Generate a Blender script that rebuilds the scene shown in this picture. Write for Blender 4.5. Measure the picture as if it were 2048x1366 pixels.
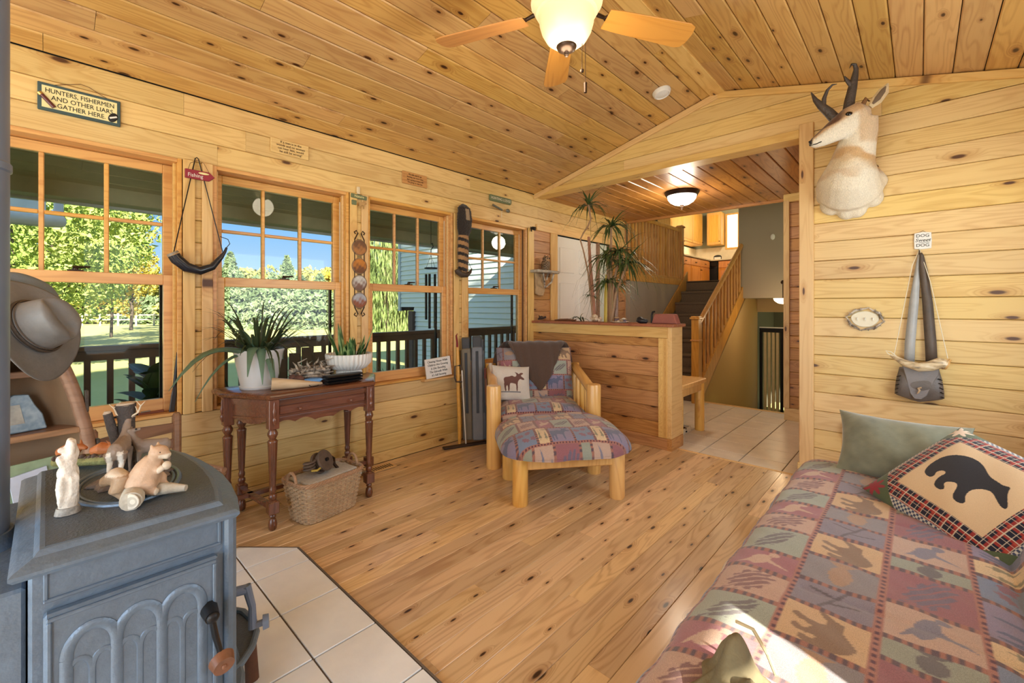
import bpy, bmesh, math, random
import numpy as np
from mathutils import Vector as V, Matrix as Mx, noise as mn
R = math.radians
pi = math.pi
random.seed(7)
rng = np.random.default_rng(7)
S = bpy.context.scene
COL = S.collection
for o in list(bpy.data.objects):
    bpy.data.objects.remove(o)

# ---------------------------------------------------------------- camera, world, light, exposure
cd = bpy.data.cameras.new('camera')
cam = bpy.data.objects.new('camera', cd); COL.objects.link(cam)
cd.sensor_width = 36; cd.lens = 36 * 872 / 2048; cd.shift_y = -70 / 2048
cd.clip_start = .02; cd.clip_end = 600
cam.location = (0, 0, 1.22)
cam.rotation_euler = (R(90), 0, R(43.1 - 90))
S.camera = cam
S.view_settings.view_transform = 'Standard'
S.view_settings.look = 'None'
S.view_settings.exposure = 0.0
S.view_settings.gamma = 1
S.view_settings.use_curve_mapping = False
try:
    S.cycles.max_bounces = 6; S.cycles.diffuse_bounces = 4; S.cycles.glossy_bounces = 3; S.cycles.transparent_max_bounces = 12
    S.cycles.caustics_reflective = False; S.cycles.caustics_refractive = False
except Exception: pass

W = bpy.data.worlds.new('sky'); S.world = W; W.use_nodes = True
wn = W.node_tree; wn.nodes.clear()
# clear autumn sky: pale at the horizon, deeper blue above, the same all round
_tc = wn.nodes.new('ShaderNodeTexCoord'); _sp = wn.nodes.new('ShaderNodeSeparateXYZ'); _rp = wn.nodes.new('ShaderNodeValToRGB')
wn.links.new(_tc.outputs['Generated'], _sp.inputs[0]); wn.links.new(_sp.outputs[2], _rp.inputs[0])
_e = _rp.color_ramp.elements
_e[0].position = 0; _e[0].color = (.66, .84, .98, 1); _e[1].position = .55; _e[1].color = (.28, .48, .88, 1)
_m = _e.new(.16); _m.color = (.26, .56, .97, 1)
_bg = wn.nodes.new('ShaderNodeBackground'); _bg.inputs['Strength'].default_value = 1.15
_wo = wn.nodes.new('ShaderNodeOutputWorld')
wn.links.new(_rp.outputs[0], _bg.inputs[0]); wn.links.new(_bg.outputs[0], _wo.inputs[0])

def lamp(name, kind, loc, power, col=(1, 1, 1), rot=None, size=None, sy=None, **k):
    d = bpy.data.lights.new(name, kind); d.energy = power; d.color = col
    if kind == 'AREA':
        d.shape = 'RECTANGLE'; d.size = size; d.size_y = sy or size
    elif size is not None:
        if kind == 'SUN': d.angle = size
        else: d.shadow_soft_size = size
    o = bpy.data.objects.new(name, d); COL.objects.link(o); o.location = loc
    if rot: o.rotation_euler = rot
    return o
# sun comes in over the right-hand (south) side of the house
_sd = V((.38, 1.0, -.69)).normalized()
sun = lamp('sun', 'SUN', (0, -20, 14), 20.0, (1, .93, .80), size=R(.6))
sun.rotation_euler = _sd.to_track_quat('-Z', 'Y').to_euler()
# area lamps added outside the unseen right-hand and rear openings as daylight fill
DC = (.79, .905, 1)
lamp('side_fill', 'AREA', (-1.6, -.90, 1.32), 68, DC, (R(90), 0, 0), 1.4, 1.4)
lamp('side_fill', 'AREA', (.475, -.90, 1.32), 9, DC, (R(90), 0, 0), .7, 1.4)
lamp('side_fill', 'AREA', (2.45, -.90, 1.32), 38, DC, (R(90), 0, 0), 1.5, 1.4)
lamp('rear_fill', 'AREA', (-2.75, 1.2, 1.12), 98, DC, (R(90), 0, R(-90)), 2.6, 2.0)

# ---------------------------------------------------------------- helpers
def C(r, g, b):
    f = lambda c: (c / 255 / 12.92) if c <= 10 else ((c / 255 + .055) / 1.055) ** 2.4
    return (f(r), f(g), f(b), 1)

class MB:
    def __init__(s): s.v = []; s.f = []
    def add(s, vs, fs):
        n = len(s.v); s.v += [tuple(q) for q in vs]; s.f += [tuple(i + n for i in f) for f in fs]; return s
    def box(s, a, b, rot=None, piv=None):
        x0, y0, z0 = a; x1, y1, z1 = b
        vs = [(x0, y0, z0), (x1, y0, z0), (x1, y1, z0), (x0, y1, z0), (x0, y0, z1), (x1, y0, z1), (x1, y1, z1), (x0, y1, z1)]
        if rot is not None:
            p = V(piv) if piv is not None else (V(a) + V(b)) / 2
            vs = [p + rot @ (V(q) - p) for q in vs]
        return s.add(vs, [(3, 2, 1, 0), (4, 5, 6, 7), (0, 1, 5, 4), (1, 2, 6, 5), (2, 3, 7, 6), (3, 0, 4, 7)])
    def tube(s, pts, rad, n=10, cap=True, sq=None, up=None):
        # sq: per-point (a,b) squash of the section
        pts = [V(p) for p in pts]; k = len(pts)
        if not hasattr(rad, '__len__'): rad = [rad] * k
        base = len(s.v); prev = None
        for i, p in enumerate(pts):
            t = (pts[min(i + 1, k - 1)] - pts[max(i - 1, 0)])
            t = t.normalized() if t.length > 1e-9 else V((0, 0, 1))
            if prev is None:
                r = V(up) if up is not None else (V((0, 0, 1)) if abs(t.z) < .9 else V((1, 0, 0)))
            else: r = prev
            u = (r - t * r.dot(t))
            u = u.normalized() if u.length > 1e-9 else t.orthogonal().normalized()
            w = t.cross(u); prev = u
            a, b = (sq[i] if sq else (1, 1))
            for j in range(n):
                g = 2 * pi * j / n
                s.v.append(tuple(p + u * (math.cos(g) * rad[i] * a) + w * (math.sin(g) * rad[i] * b)))
        for i in range(k - 1):
            for j in range(n):
                q = base + i * n
                s.f.append((q + j, q + (j + 1) % n, q + n + (j + 1) % n, q + n + j))
        if cap:
            s.f.append(tuple(base + j for j in reversed(range(n))))
            s.f.append(tuple(base + (k - 1) * n + j for j in range(n)))
        return s
    def cyl(s, a, b, r0, r1=None, n=16): return s.tube([a, b], [r0, r0 if r1 is None else r1], n)
    def lathe(s, prof, n=24, c=(0, 0, 0), flute=None):
        # prof: (r, z); flute=(count, depth, z0, z1)
        base = len(s.v); k = len(prof)
        for r, z in prof:
            for j in range(n):
                g = 2 * pi * j / n; rr = r
                if flute and flute[2] <= z <= flute[3]: rr = r - flute[1] * (0.5 + .5 * math.cos(g * flute[0]))
                s.v.append((c[0] + rr * math.cos(g), c[1] + rr * math.sin(g), c[2] + z))
        for i in range(k - 1):
            for j in range(n):
                q = base + i * n
                s.f.append((q + j, q + (j + 1) % n, q + n + (j + 1) % n, q + n + j))
        if prof[0][0] > 1e-6: s.f.append(tuple(base + j for j in reversed(range(n))))
        if prof[-1][0] > 1e-6: s.f.append(tuple(base + (k - 1) * n + j for j in range(n)))
        return s
    def ball(s, c, r, n=14, m=9, rot=None):
        if not hasattr(r, '__len__'): r = (r, r, r)
        base = len(s.v); c = V(c)
        for i in range(m + 1):
            a = -pi / 2 + pi * i / m
            for j in range(n):
                g = 2 * pi * j / n
                q = V((r[0] * math.cos(a) * math.cos(g), r[1] * math.cos(a) * math.sin(g), r[2] * math.sin(a)))
                if rot is not None: q = rot @ q
                s.v.append(tuple(c + q))
        for i in range(m):
            for j in range(n):
                q = base + i * n
                s.f.append((q + j, q + (j + 1) % n, q + n + (j + 1) % n, q + n + j))
        return s
    def prism(s, poly, h0, h1, fr=None):
        # polygon in local (x,y), extruded along z; fr maps (x,y,z)->world
        fr = fr or (lambda x, y, z: (x, y, z)); n = len(poly)
        vs = [fr(x, y, h0) for x, y in poly] + [fr(x, y, h1) for x, y in poly]
        return s.add(vs, [tuple(reversed(range(n))), tuple(range(n, 2 * n))] + [(i, (i + 1) % n, n + (i + 1) % n, n + i) for i in range(n)])
    def grid(s, P, flip=False):
        # P: 2D list of points
        a, b = len(P), len(P[0]); base = len(s.v)
        for r in P: s.v += [tuple(q) for q in r]
        for i in range(a - 1):
            for j in range(b - 1):
                q = base + i * b + j
                f = (q, q + 1, q + b + 1, q + b)
                s.f.append(tuple(reversed(f)) if flip else f)
        return s
    def blade(s, pts, w, up=(0, 0, 1), fold=.25):
        # leaf strip along pts with half widths w, slightly folded
        pts = [V(p) for p in pts]; k = len(pts); base = len(s.v)
        for i, p in enumerate(pts):
            t = (pts[min(i + 1, k - 1)] - pts[max(i - 1, 0)]).normalized()
            sd = t.cross(V(up))
            sd = sd.normalized() if sd.length > 1e-4 else t.orthogonal().normalized()
            nn = sd.cross(t)
            s.v += [tuple(p - sd * w[i] + nn * w[i] * fold), tuple(p), tuple(p + sd * w[i] + nn * w[i] * fold)]
        for i in range(k - 1):
            q = base + 3 * i
            s.f += [(q, q + 1, q + 4, q + 3), (q + 1, q + 2, q + 5, q + 4)]
        return s
    def obj(s, name, m=None, parent=None, bev=0, seg=1, ang=35, flat=False, loc=None, fix=True):
        me = bpy.data.meshes.new(name)
        me.from_pydata(s.v, [], s.f)
        if fix or bev:
            b = bmesh.new(); b.from_mesh(me)
            if bev:
                es = [e for e in b.edges if len(e.link_faces) == 2 and e.calc_face_angle(0) > R(40)]
                bmesh.ops.bevel(b, geom=es, offset=bev, segments=seg, affect='EDGES', profile=.6)
            bmesh.ops.recalc_face_normals(b, faces=b.faces)
            b.to_mesh(me); b.free()
        return link(me, name, m, parent, ang, flat, loc)

def link(me, name, m=None, parent=None, ang=35, flat=False, loc=None):
    if not flat:
        me.polygons.foreach_set('use_smooth', [True] * len(me.polygons))
        me.set_sharp_from_angle(angle=R(ang))
    if m: me.materials.append(m)
    o = bpy.data.objects.new(name, me); COL.objects.link(o)
    if parent: o.parent = parent
    if loc: o.location = loc
    return o

def thing(name, label, cat, loc=(0, 0, 0), rz=0, group=None):
    o = bpy.data.objects.new(name, None); COL.objects.link(o)
    o.empty_display_size = .05
    o.location = loc; o.rotation_euler = (0, 0, rz)
    o['label'] = label; o['category'] = cat
    if group: o['group'] = group
    return o
def tag(o, label, cat, group=None):
    o['label'] = label; o['category'] = cat
    if group: o['group'] = group
    return o
def struct(name, label=None):
    o = bpy.data.objects.new(name, None); COL.objects.link(o); o.empty_display_size = .05
    o['kind'] = 'structure'
    if label: o['label'] = label
    return o
def sk(o, label=None):
    o['kind'] = 'structure'
    if label: o['label'] = label
    return o
def stuff(o, label=None, cat=None):
    o['kind'] = 'stuff'
    if label: o['label'] = label; o['category'] = cat or 'plant'
    return o

def organic(mb, name, m, parent=None, voxel=.01, it=6, loc=None):
    """fuse overlapping volumes into one continuous smooth skin"""
    me = bpy.data.meshes.new('t'); me.from_pydata(mb.v, [], mb.f)
    b = bmesh.new(); b.from_mesh(me); bmesh.ops.recalc_face_normals(b, faces=b.faces); b.to_mesh(me); b.free()
    o = bpy.data.objects.new('t', me); COL.objects.link(o)
    r = o.modifiers.new('r', 'REMESH'); r.mode = 'VOXEL'; r.voxel_size = voxel
    s_ = o.modifiers.new('s', 'SMOOTH'); s_.factor = .5; s_.iterations = it
    bpy.context.view_layer.update()
    dg = bpy.context.evaluated_depsgraph_get()
    me2 = bpy.data.meshes.new_from_object(o.evaluated_get(dg))
    bpy.data.objects.remove(o); bpy.data.meshes.remove(me)
    me2.name = name; me2.materials.clear()
    return link(me2, name, m, parent, 180, False, loc)

def vcol(o, fn):
    me = o.data; n = len(me.vertices)
    co = np.empty(n * 3, np.float32); me.vertices.foreach_get('co', co); co = co.reshape(-1, 3)
    c = np.ones((n, 4), np.float32); c[:, :3] = fn(co)
    a = me.color_attributes.new('Col', 'FLOAT_COLOR', 'POINT')
    a.data.foreach_set('color', c.ravel()); return o

def text(parent, s, size, loc, m, name='lettering', rot=(pi / 2, 0, 0), ext=.0006, align='CENTER', shear=0, sx=1, space=1.0):
    c = bpy.data.curves.new('t', 'FONT'); c.body = s; c.size = size; c.extrude = ext
    c.align_x = align; c.align_y = 'CENTER'; c.shear = shear; c.resolution_u = 3; c.space_line = space
    o = bpy.data.objects.new('t', c); COL.objects.link(o)
    bpy.context.view_layer.update()
    me = bpy.data.meshes.new_from_object(o.evaluated_get(bpy.context.evaluated_depsgraph_get()))
    bpy.data.objects.remove(o)
    if sx != 1: me.transform(Mx.Diagonal((sx, 1, 1, 1)))
    me.materials.clear(); me.materials.append(m); me.name = name
    q = bpy.data.objects.new(name, me); COL.objects.link(q); q.parent = parent
    q.location = loc; q.rotation_euler = rot; return q

def inpoly(x, y, poly):
    r = np.zeros(x.shape, bool); n = len(poly)
    for i in range(n):
        x0, y0 = poly[i]; x1, y1 = poly[i - 1]
        if y0 == y1: continue
        c = ((y0 > y) != (y1 > y)) & (x < (x1 - x0) * (y - y0) / (y1 - y0) + x0)
        r ^= c
    return r

# ---------------------------------------------------------------- materials
class N:
    def __init__(s, name):
        s.m = bpy.data.materials.new(name); s.m.use_nodes = True
        s.t = s.m.node_tree; s.t.nodes.clear()
        s.out = s.t.nodes.new('ShaderNodeOutputMaterial')
        s.b = s.t.nodes.new('ShaderNodeBsdfPrincipled'); s.t.links.new(s.b.outputs[0], s.out.inputs[0])
    def n(s, kind, **k):
        q = s.t.nodes.new('ShaderNode' + kind)
        for a, v in k.items(): setattr(q, a, v)
        return q
    def l(s, a, b): s.t.links.new(a, b)
    def setv(s, sock, v):
        if hasattr(v, 'node'): s.l(v, sock)
        else: sock.default_value = v
    def math(s, op, a, b=0, c=0, clamp=False):
        q = s.n('Math', operation=op, use_clamp=clamp)
        for i, v in enumerate((a, b, c)): s.setv(q.inputs[i], v)
        return q.outputs[0]
    def vm(s, op, a, b):
        q = s.n('VectorMath', operation=op); s.setv(q.inputs[0], a); s.setv(q.inputs[1], b); return q.outputs[0]
    def mix(s, f, a, b, mode='MIX'):
        q = s.n('Mix', data_type='RGBA', blend_type=mode)
        s.setv(q.inputs[0], f); s.setv(q.inputs[6], a); s.setv(q.inputs[7], b); return q.outputs[2]
    def noise(s, vec, sc, det=2, rough=.5, dist=0):
        q = s.n('TexNoise'); s.setv(q.inputs['Vector'], vec); q.inputs['Scale'].default_value = sc
        q.inputs['Detail'].default_value = det; q.inputs['Roughness'].default_value = rough; q.inputs['Distortion'].default_value = dist
        return q.outputs[0]
    def ramp(s, f, stops):
        q = s.n('ValToRGB'); s.setv(q.inputs[0], f); e = q.color_ramp.elements
        while len(e) < len(stops): e.new(.5)
        for i, (p, c) in enumerate(stops): e[i].position = p; e[i].color = c
        return q.outputs[0]
    def sm(s, x, lo, hi):
        q = s.n('MapRange', interpolation_type='SMOOTHSTEP'); s.setv(q.inputs[0], x)
        q.inputs[1].default_value = lo; q.inputs[2].default_value = hi; return q.outputs[0]
    def bump(s, h, st=.3, d=.01):
        q = s.n('Bump'); q.inputs['Strength'].default_value = st; q.inputs['Distance'].default_value = d
        s.l(h, q.inputs['Height']); s.l(q.outputs[0], s.b.inputs['Normal'])
    def base(s, c, rough=.5, metal=0, spec=.5):
        s.setv(s.b.inputs['Base Color'], c); s.setv(s.b.inputs['Roughness'], rough)
        s.b.inputs['Metallic'].default_value = metal; s.b.inputs['Specular IOR Level'].default_value = spec
    def objvec(s, rnd=True):
        tc = s.n('TexCoord').outputs['Object']
        if not rnd: return tc
        oi = s.n('ObjectInfo').outputs['Random']
        cb = s.n('CombineXYZ')
        for i, k in enumerate((371.3, 91.7, 53.9)): s.l(s.math('MULTIPLY', oi, k), cb.inputs[i])
        s.rand = oi
        return s.vm('ADD', tc, cb.outputs[0])

def wood(name, ca, cb, knot=(.06, .025, .01, 1), kd=.45, ks=(3.0, 7.0), rough=.45, var=.25, ax=0, ring=16, rc=.45, dims='2D', coat=0, kr=.10):
    """planed board: long grain on local axis ax, cathedral rings, knots; colour varies from piece to piece"""
    n = N(name); v = n.objvec()
    if ax:
        sp = n.n('SeparateXYZ'); n.l(v, sp.inputs[0]); cbn = n.n('CombineXYZ')
        order = (2, 0, 1) if ax == 2 else (1, 0, 2)
        for i, k in enumerate(order): n.l(sp.outputs[k], cbn.inputs[i])
        v = cbn.outputs[0]
    kv = n.vm('MULTIPLY', v, (ks[0], ks[1], ks[1]))
    vo = n.n('TexVoronoi', voronoi_dimensions=dims); n.l(kv, vo.inputs['Vector']); vo.inputs['Scale'].default_value = 1
    sp = n.n('SeparateXYZ'); n.l(vo.outputs['Color'], sp.inputs[0])
    on = n.math('LESS_THAN', sp.outputs[0], kd)
    sz = n.math('MULTIPLY_ADD', sp.outputs[1], .75, .45)
    d = n.math('DIVIDE', vo.outputs['Distance'], sz)
    k0 = n.math('MULTIPLY', n.sm(d, kr, kr * .45), on)
    k1 = n.math('MULTIPLY', n.sm(d, kr * 3.0, kr * .6), on)
    g = n.noise(n.vm('MULTIPLY', v, (.55, 5.5, 5.5)), 1.5, 2, .5, .3)
    g = n.math('ADD', g, n.math('MULTIPLY', k1, .22))
    r = n.math('SINE', n.math('MULTIPLY', g, ring * 6.283))
    r = n.math('POWER', n.math('MULTIPLY_ADD', r, .5, .5), 2.2)
    fib = n.noise(n.vm('MULTIPLY', v, (3.0, 160, 160)), 1.0, 2, .6)
    lo = n.noise(n.vm('MULTIPLY', v, (.8, 3.0, 3.0)), 1.0, 1)
    f = n.math('ADD', n.math('MULTIPLY', r, rc), n.math('MULTIPLY', n.math('SUBTRACT', fib, .5), .55))
    f = n.math('ADD', f, n.math('MULTIPLY', n.math('SUBTRACT', lo, .5), .9), clamp=True)
    c = n.mix(f, ca, cb)
    hs = n.n('HueSaturation'); n.l(c, hs.inputs['Color'])
    rn = n.math('FRACT', n.math('MULTIPLY', n.rand, 7.13))
    n.l(n.math('MULTIPLY_ADD', n.rand, var, 1 - var * .5), hs.inputs['Value'])
    n.l(n.math('MULTIPLY_ADD', rn, .008, .497), hs.inputs['Hue'])
    n.l(n.math('MULTIPLY_ADD', rn, .12, .92), hs.inputs['Saturation'])
    c = n.mix(n.math('MULTIPLY', k1, .45), hs.outputs[0], cb, 'MULTIPLY')
    c = n.mix(k0, c, knot)
    n.base(c, n.math('MULTIPLY_ADD', fib, .15, rough - .07))
    n.b.inputs['Coat Weight'].default_value = coat; n.b.inputs['Coat Roughness'].default_value = .18
    n.bump(fib, .09, .003)
    return n.m

def plain(name, c, rough=.5, metal=0, var=.12, sc=8, bump=0, bs=60, spec=.5, sheen=0, coat=0, stretch=None):
    n = N(name); v = n.objvec()
    if stretch: v = n.vm('MULTIPLY', v, stretch)
    f = n.noise(v, sc, 3, .6)
    dk = tuple(x * (1 - var * 1.6) for x in c[:3]) + (1,); lt = tuple(min(1, x * (1 + var)) for x in c[:3]) + (1,)
    n.base(n.mix(f, dk, lt), n.math('MULTIPLY_ADD', f, .2, rough - .1), metal, spec)
    if bump: n.bump(n.noise(v, bs, 2, .6), bump, .006)
    if sheen: n.b.inputs['Sheen Weight'].default_value = sheen
    if coat: n.b.inputs['Coat Weight'].default_value = coat; n.b.inputs['Coat Roughness'].default_value = .1
    return n.m

def painted(name, rough=.8, weave=0, ws=420, bump=0, bs=40, sheen=0, stretch=None, var=.25):
    """colour printed / dyed into the piece (point colours) with a woven or furry grain"""
    n = N(name); a = n.n('Attribute', attribute_name='Col'); v = n.objvec()
    if stretch: v = n.vm('MULTIPLY', v, stretch)
    f = n.noise(v, ws, 2, .7)
    c = n.mix(1.0, a.outputs[0], n.ramp(f, [(.25, (1 - var * 1.4,) * 3 + (1,)), (.75, (1 + var * .4,) * 3 + (1,))]), 'MULTIPLY')
    n.base(c, rough, 0, .25)
    if bump: n.bump(n.noise(v, bs, 2, .65), bump, .008)
    if sheen: n.b.inputs['Sheen Weight'].default_value = sheen
    return n.m

def emis(name, c, st, base=None):
    n = N(name); n.base(base or c, .35); n.b.inputs['Emission Color'].default_value = c; n.b.inputs['Emission Strength'].default_value = st
    return n.m

def glass(name, tint=(.8, .82, .8, 1), rough=0.0):
    n = N(name); n.t.nodes.remove(n.b)
    tr = n.n('BsdfTransparent'); tr.inputs[0].default_value = tint
    gl = n.n('BsdfGlossy'); gl.inputs['Roughness'].default_value = rough
    fr = n.n('Fresnel'); fr.inputs[0].default_value = 1.25
    ms = n.n('MixShader'); n.l(fr.outputs[0], ms.inputs[0]); n.l(tr.outputs[0], ms.inputs[1]); n.l(gl.outputs[0], ms.inputs[2])
    n.l(ms.outputs[0], n.out.inputs[0]); return n.m

m_wall = wood('pine_wall', C(226, 192, 126), C(196, 148, 82), C(84, 50, 26), .36, (2.6, 7.5), .42, .2, ring=14, rc=.42)
m_ceil = wood('pine_ceiling', C(208, 164, 98), C(174, 122, 62), C(62, 30, 12), .62, (3.2, 7.5), .40, .2, ring=12, rc=.5)
m_part = wood('pine_partition', C(196, 142, 84), C(154, 98, 50), C(60, 32, 16), .5, (2.6, 7.5), .42, .25, ring=14, rc=.55)
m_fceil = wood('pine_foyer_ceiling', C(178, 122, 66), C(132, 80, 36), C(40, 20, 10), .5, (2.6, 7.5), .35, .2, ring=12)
m_floor = wood('pine_floor', C(228, 194, 148), C(184, 140, 96), C(50, 24, 12), .55, (3.6, 10.5), .32, .42, ring=12, rc=.5, coat=.35)
m_trim = wood('pine_trim', C(230, 190, 122), C(204, 152, 84), C(84, 46, 20), .3, (2.2, 9), .42, .12, ring=10, rc=.4)
m_sash = wood('fir_sash', C(228, 172, 98), C(194, 124, 56), C(90, 50, 20), .0, (2, 9), .34, .1, ring=10, rc=.45, coat=.2)
m_log = wood('peeled_log', C(236, 186, 106), C(206, 142, 66), C(110, 62, 26), .3, (2.2, 7), .34, .12, ax=2, dims='3D', ring=8, rc=.4, coat=.3, kr=.13)
m_oak = wood('oak_rail', C(212, 156, 82), C(168, 108, 46), C(100, 60, 26), .0, (2, 9), .35, .12, ax=2, ring=10, rc=.5, coat=.2)
m_mahog = wood('mahogany', C(118, 70, 48), C(74, 42, 28), C(40, 18, 10), 0, (2, 9), .26, .1, ring=9, rc=.5, coat=.5)
m_mahog_z = wood('mahogany_leg', C(118, 70, 48), C(74, 42, 28), C(40, 18, 10), 0, (2, 9), .26, .1, ax=2, ring=9, rc=.5, coat=.5)
m_brownwood = wood('brown_wood', C(150, 112, 84), C(108, 78, 56), C(60, 30, 16), .1, (2, 9), .4, .1, ring=9)
m_ply = plain('shelf_back_board', C(140, 112, 84), .7, 0, .12, 14, .1, 200)
m_iron = plain('cast_iron', C(110, 130, 152), .42, .35, .16, 30, .25, 90, .5)
m_iron2 = plain('cast_iron_rough', C(90, 102, 116), .5, .35, .2, 60, .6, 160, .5)
m_pipe = plain('stove_pipe_steel', C(112, 128, 154), .38, .1, .1, 6)
m_black = plain('black_metal', C(28, 28, 30), .42, .3, .2, 20)
m_bronze = plain('oil_rubbed_bronze', C(62, 46, 36), .36, .7, .25, 25)
m_white = plain('white_paint', C(232, 230, 224), .5, 0, .03, 6)
m_offw = plain('ivory_plastic', C(226, 216, 190), .4, 0, .06, 10)
m_glass = glass('window_glass', (.94, .96, .955, 1))
m_tile = plain('ceramic_tile', C(232, 222, 204), .36, 0, .16, 7, .06, 40)
m_hearth = plain('stone_tile', C(242, 246, 252), .5, 0, .10, 6, .12, 50)
m_grout = plain('grout', C(110, 98, 86), .9, 0, .1, 40)
m_grey = plain('grey_painted_wall', C(160, 148, 130), .75, 0, .03, 3)
m_tan = plain('tan_painted_wall', C(186, 158, 110), .75, 0, .03, 3)
m_carpet = plain('stair_carpet', C(128, 110, 92), .95, 0, .35, 160, .8, 300, .1)
m_leather = plain('brown_leather', C(96, 78, 62), .5, 0, .35, 12, .35, 160)
m_dleather = plain('dark_leather', C(70, 58, 48), .5, 0, .35, 16, .35, 160)
m_print = painted('patchwork_fabric', .85, 1, 520, .25, 500, .3, var=.3)
m_fur = painted('fur', .9, 1, 240, .6, 200, .3, (1, 1, .35), .2)
m_paint = painted('painted_resin', .42, 1, 30, .2, 120, 0, None, .15)
m_dark = plain('dark_void', C(20, 18, 16), .9, 0, .1, 5)

# ---------------------------------------------------------------- boards
def board(name, parent, m, o, ax, ay, quad, th=.018, ch=.004, ends=0):
    """one board: front face on the plane (o, ax, ay), chamfered long edges, back th behind"""
    ax = V(ax); ay = V(ay); az = ax.cross(ay)
    cx = sum(q[0] for q in quad) / 4; cy = sum(q[1] for q in quad) / 4
    q = [(x - cx, y - cy) for x, y in quad]
    vs = [(x, y, -th) for x, y in q] + [(x, y, -ch) for x, y in q]
    s = (1, 1, -1, -1)
    e = (1, -1, -1, 1)
    vs += [(x + e[i] * ends, y + s[i] * ch, 0) for i, (x, y) in enumerate(q)]
    fs = [(i, (i + 1) % 4, 4 + (i + 1) % 4, 4 + i) for i in range(4)] + [(4 + i, 4 + (i + 1) % 4, 8 + (i + 1) % 4, 8 + i) for i in range(4)] + [(8, 9, 10, 11)]
    me = bpy.data.meshes.new(name); me.from_pydata(vs, [], fs)
    me.materials.append(m)
    ob = bpy.data.objects.new(name, me); COL.objects.link(ob); ob.parent = parent
    mt = Mx((ax, ay, az)).transposed().to_4x4(); mt.translation = V(o) + ax * cx + ay * cy
    ob.matrix_local = mt
    return ob

def rows(parent, m, o, ax, ay, x0, x1, y0, y1, w, lens=(1.6, 3.2), seed=1, name='plank', gap=.0012, ch=.004, th=.018, cut=None, ends=0, phase=0):
    rd = random.Random(seed); y = y0 - phase
    while y < y1 - .004:
        yb, yt = max(y, y0), min(y + w, y1)
        if yt - yb > .012:
            sp = cut(yb, yt) if cut else [(x0, x1, x0, x1)]
            for (a0, a1, b0, b1) in sp:
                xs = [a0]; x = a0 + rd.uniform(.3, 1) * lens[1]
                while x < a1 - .5 and x < b1 - .3: xs.append(x); x += rd.uniform(*lens)
                xs.append(a1)
                for i in range(len(xs) - 1):
                    l, r = xs[i], xs[i + 1]
                    tl = b0 if i == 0 else l; tr = b1 if i == len(xs) - 2 else r
                    g = gap
                    board(name, parent, m, o, ax, ay, [(l + g * .4, yb + g), (r - g * .4, yb + g), (tr - g * .4, yt - g), (tl + g * .4, yt - g)], th, min(ch, (yt - yb) / 4), ends)
        y += w
YW, YR, XE, XB, XF = 3.07, -.73, 3.65, -2.6, 5.65      # window wall, right wall, far wall, rear wall, end of foyer
RY, RZ, EZ = 1.17, 2.925, 2.44                         # ridge and eave
SL = (RZ - EZ) / (YW - RY)
PW = .1295

# floor
fl_ = struct('floor', 'knotty pine plank floor of the sitting room')
MB().box((XB, YR, -.12), (3.70, YW + .1, -.021)).obj('subfloor', m_dark, fl_)
rows(fl_, m_floor, (0, 0, 0), (1, 0, 0), (0, 1, 0), XB, 3.70, YR, YW, .0865, (1.1, 2.6), 5, 'floorboard', .0006, .0016, .02)
# foyer tiles
ff = struct('floor_foyer', 'beige ceramic tile floor of the entry')
MB().box((3.70, .45, -.12), (5.75, YW + .1, -.006)).obj('grout_bed', m_grout, ff)
xs = [3.705, 3.92] + [3.92 + .305 * i for i in range(1, 7)]
ys = [.45, .747, 1.0465, 1.346, 1.645, 1.945, 2.245, 2.545, 2.845, YW]
for i in range(len(xs) - 1):
    for j in range(len(ys) - 1):
        if xs[i] > 5.72: continue
        a, b = xs[i], min(xs[i + 1], 5.72)
        board('tile', ff, m_tile, (0, 0, .001), (1, 0, 0), (0, 1, 0), [(a + .003, ys[j] + .003), (b - .003, ys[j] + .003), (b - .003, ys[j + 1] - .003), (a + .003, ys[j + 1] - .003)], .008, .002, .002)
MB().box((5.72, 1.06, -.03), (5.78, YW, .004)).obj('nosing', m_trim, ff, .003)
MB().box((3.69, .6, -.01), (3.712, 1.54, .004)).obj('threshold_strip', m_trim, ff, .002)

# hearth
hp = struct('floor_hearth', 'pale stone tile hearth pad under the stove')
hpoly = [(-.95, .75), (.86, .75), (.86, 2.268), (.655, 2.49), (-.95, 2.49)]
MB().prism([(x, y) for x, y in hpoly], -.015, .010).obj('grout_bed', m_grout, hp)
MB().prism([(.86, .75), (.867, .75), (.867, 2.271), (.86, 2.268)], -.01, .016).obj('edge_strip', m_grout, hp)
MB().prism([(.86, 2.268), (.867, 2.271), (.66, 2.497), (.655, 2.49)], -.01, .016).obj('edge_strip', m_grout, hp)
def clip_chamfer(poly):
    # keep the side x*a+y*b<=c of the chamfer line through (.86,2.268),(.655,2.49)
    a, b = .222, .205; c = a * .86 + b * 2.268
    out = []
    for i in range(len(poly)):
        p, q = poly[i - 1], poly[i]; fp = a * p[0] + b * p[1] - c; fq = a * q[0] + b * q[1] - c
        if (fp <= 0) != (fq <= 0):
            t = fp / (fp - fq); out.append((p[0] + t * (q[0] - p[0]), p[1] + t * (q[1] - p[1])))
        if fq <= 0: out.append(q)
    return out
hx = [-.9, -.60, -.295, .01, .315, .625, .86]; hy = [.75, .905, 1.21, 1.515, 1.82, 2.124, 2.262, 2.49]
for i in range(6):
    for j in range(7):
        g = .0035
        p = clip_chamfer([(hx[i] + g, hy[j] + g), (hx[i + 1] - g, hy[j] + g), (hx[i + 1] - g, hy[j + 1] - g), (hx[i] + g, hy[j + 1] - g)])
        if len(p) > 2: MB().prism(p, .0, .016).obj('tile', m_hearth, hp, .0015)

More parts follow.
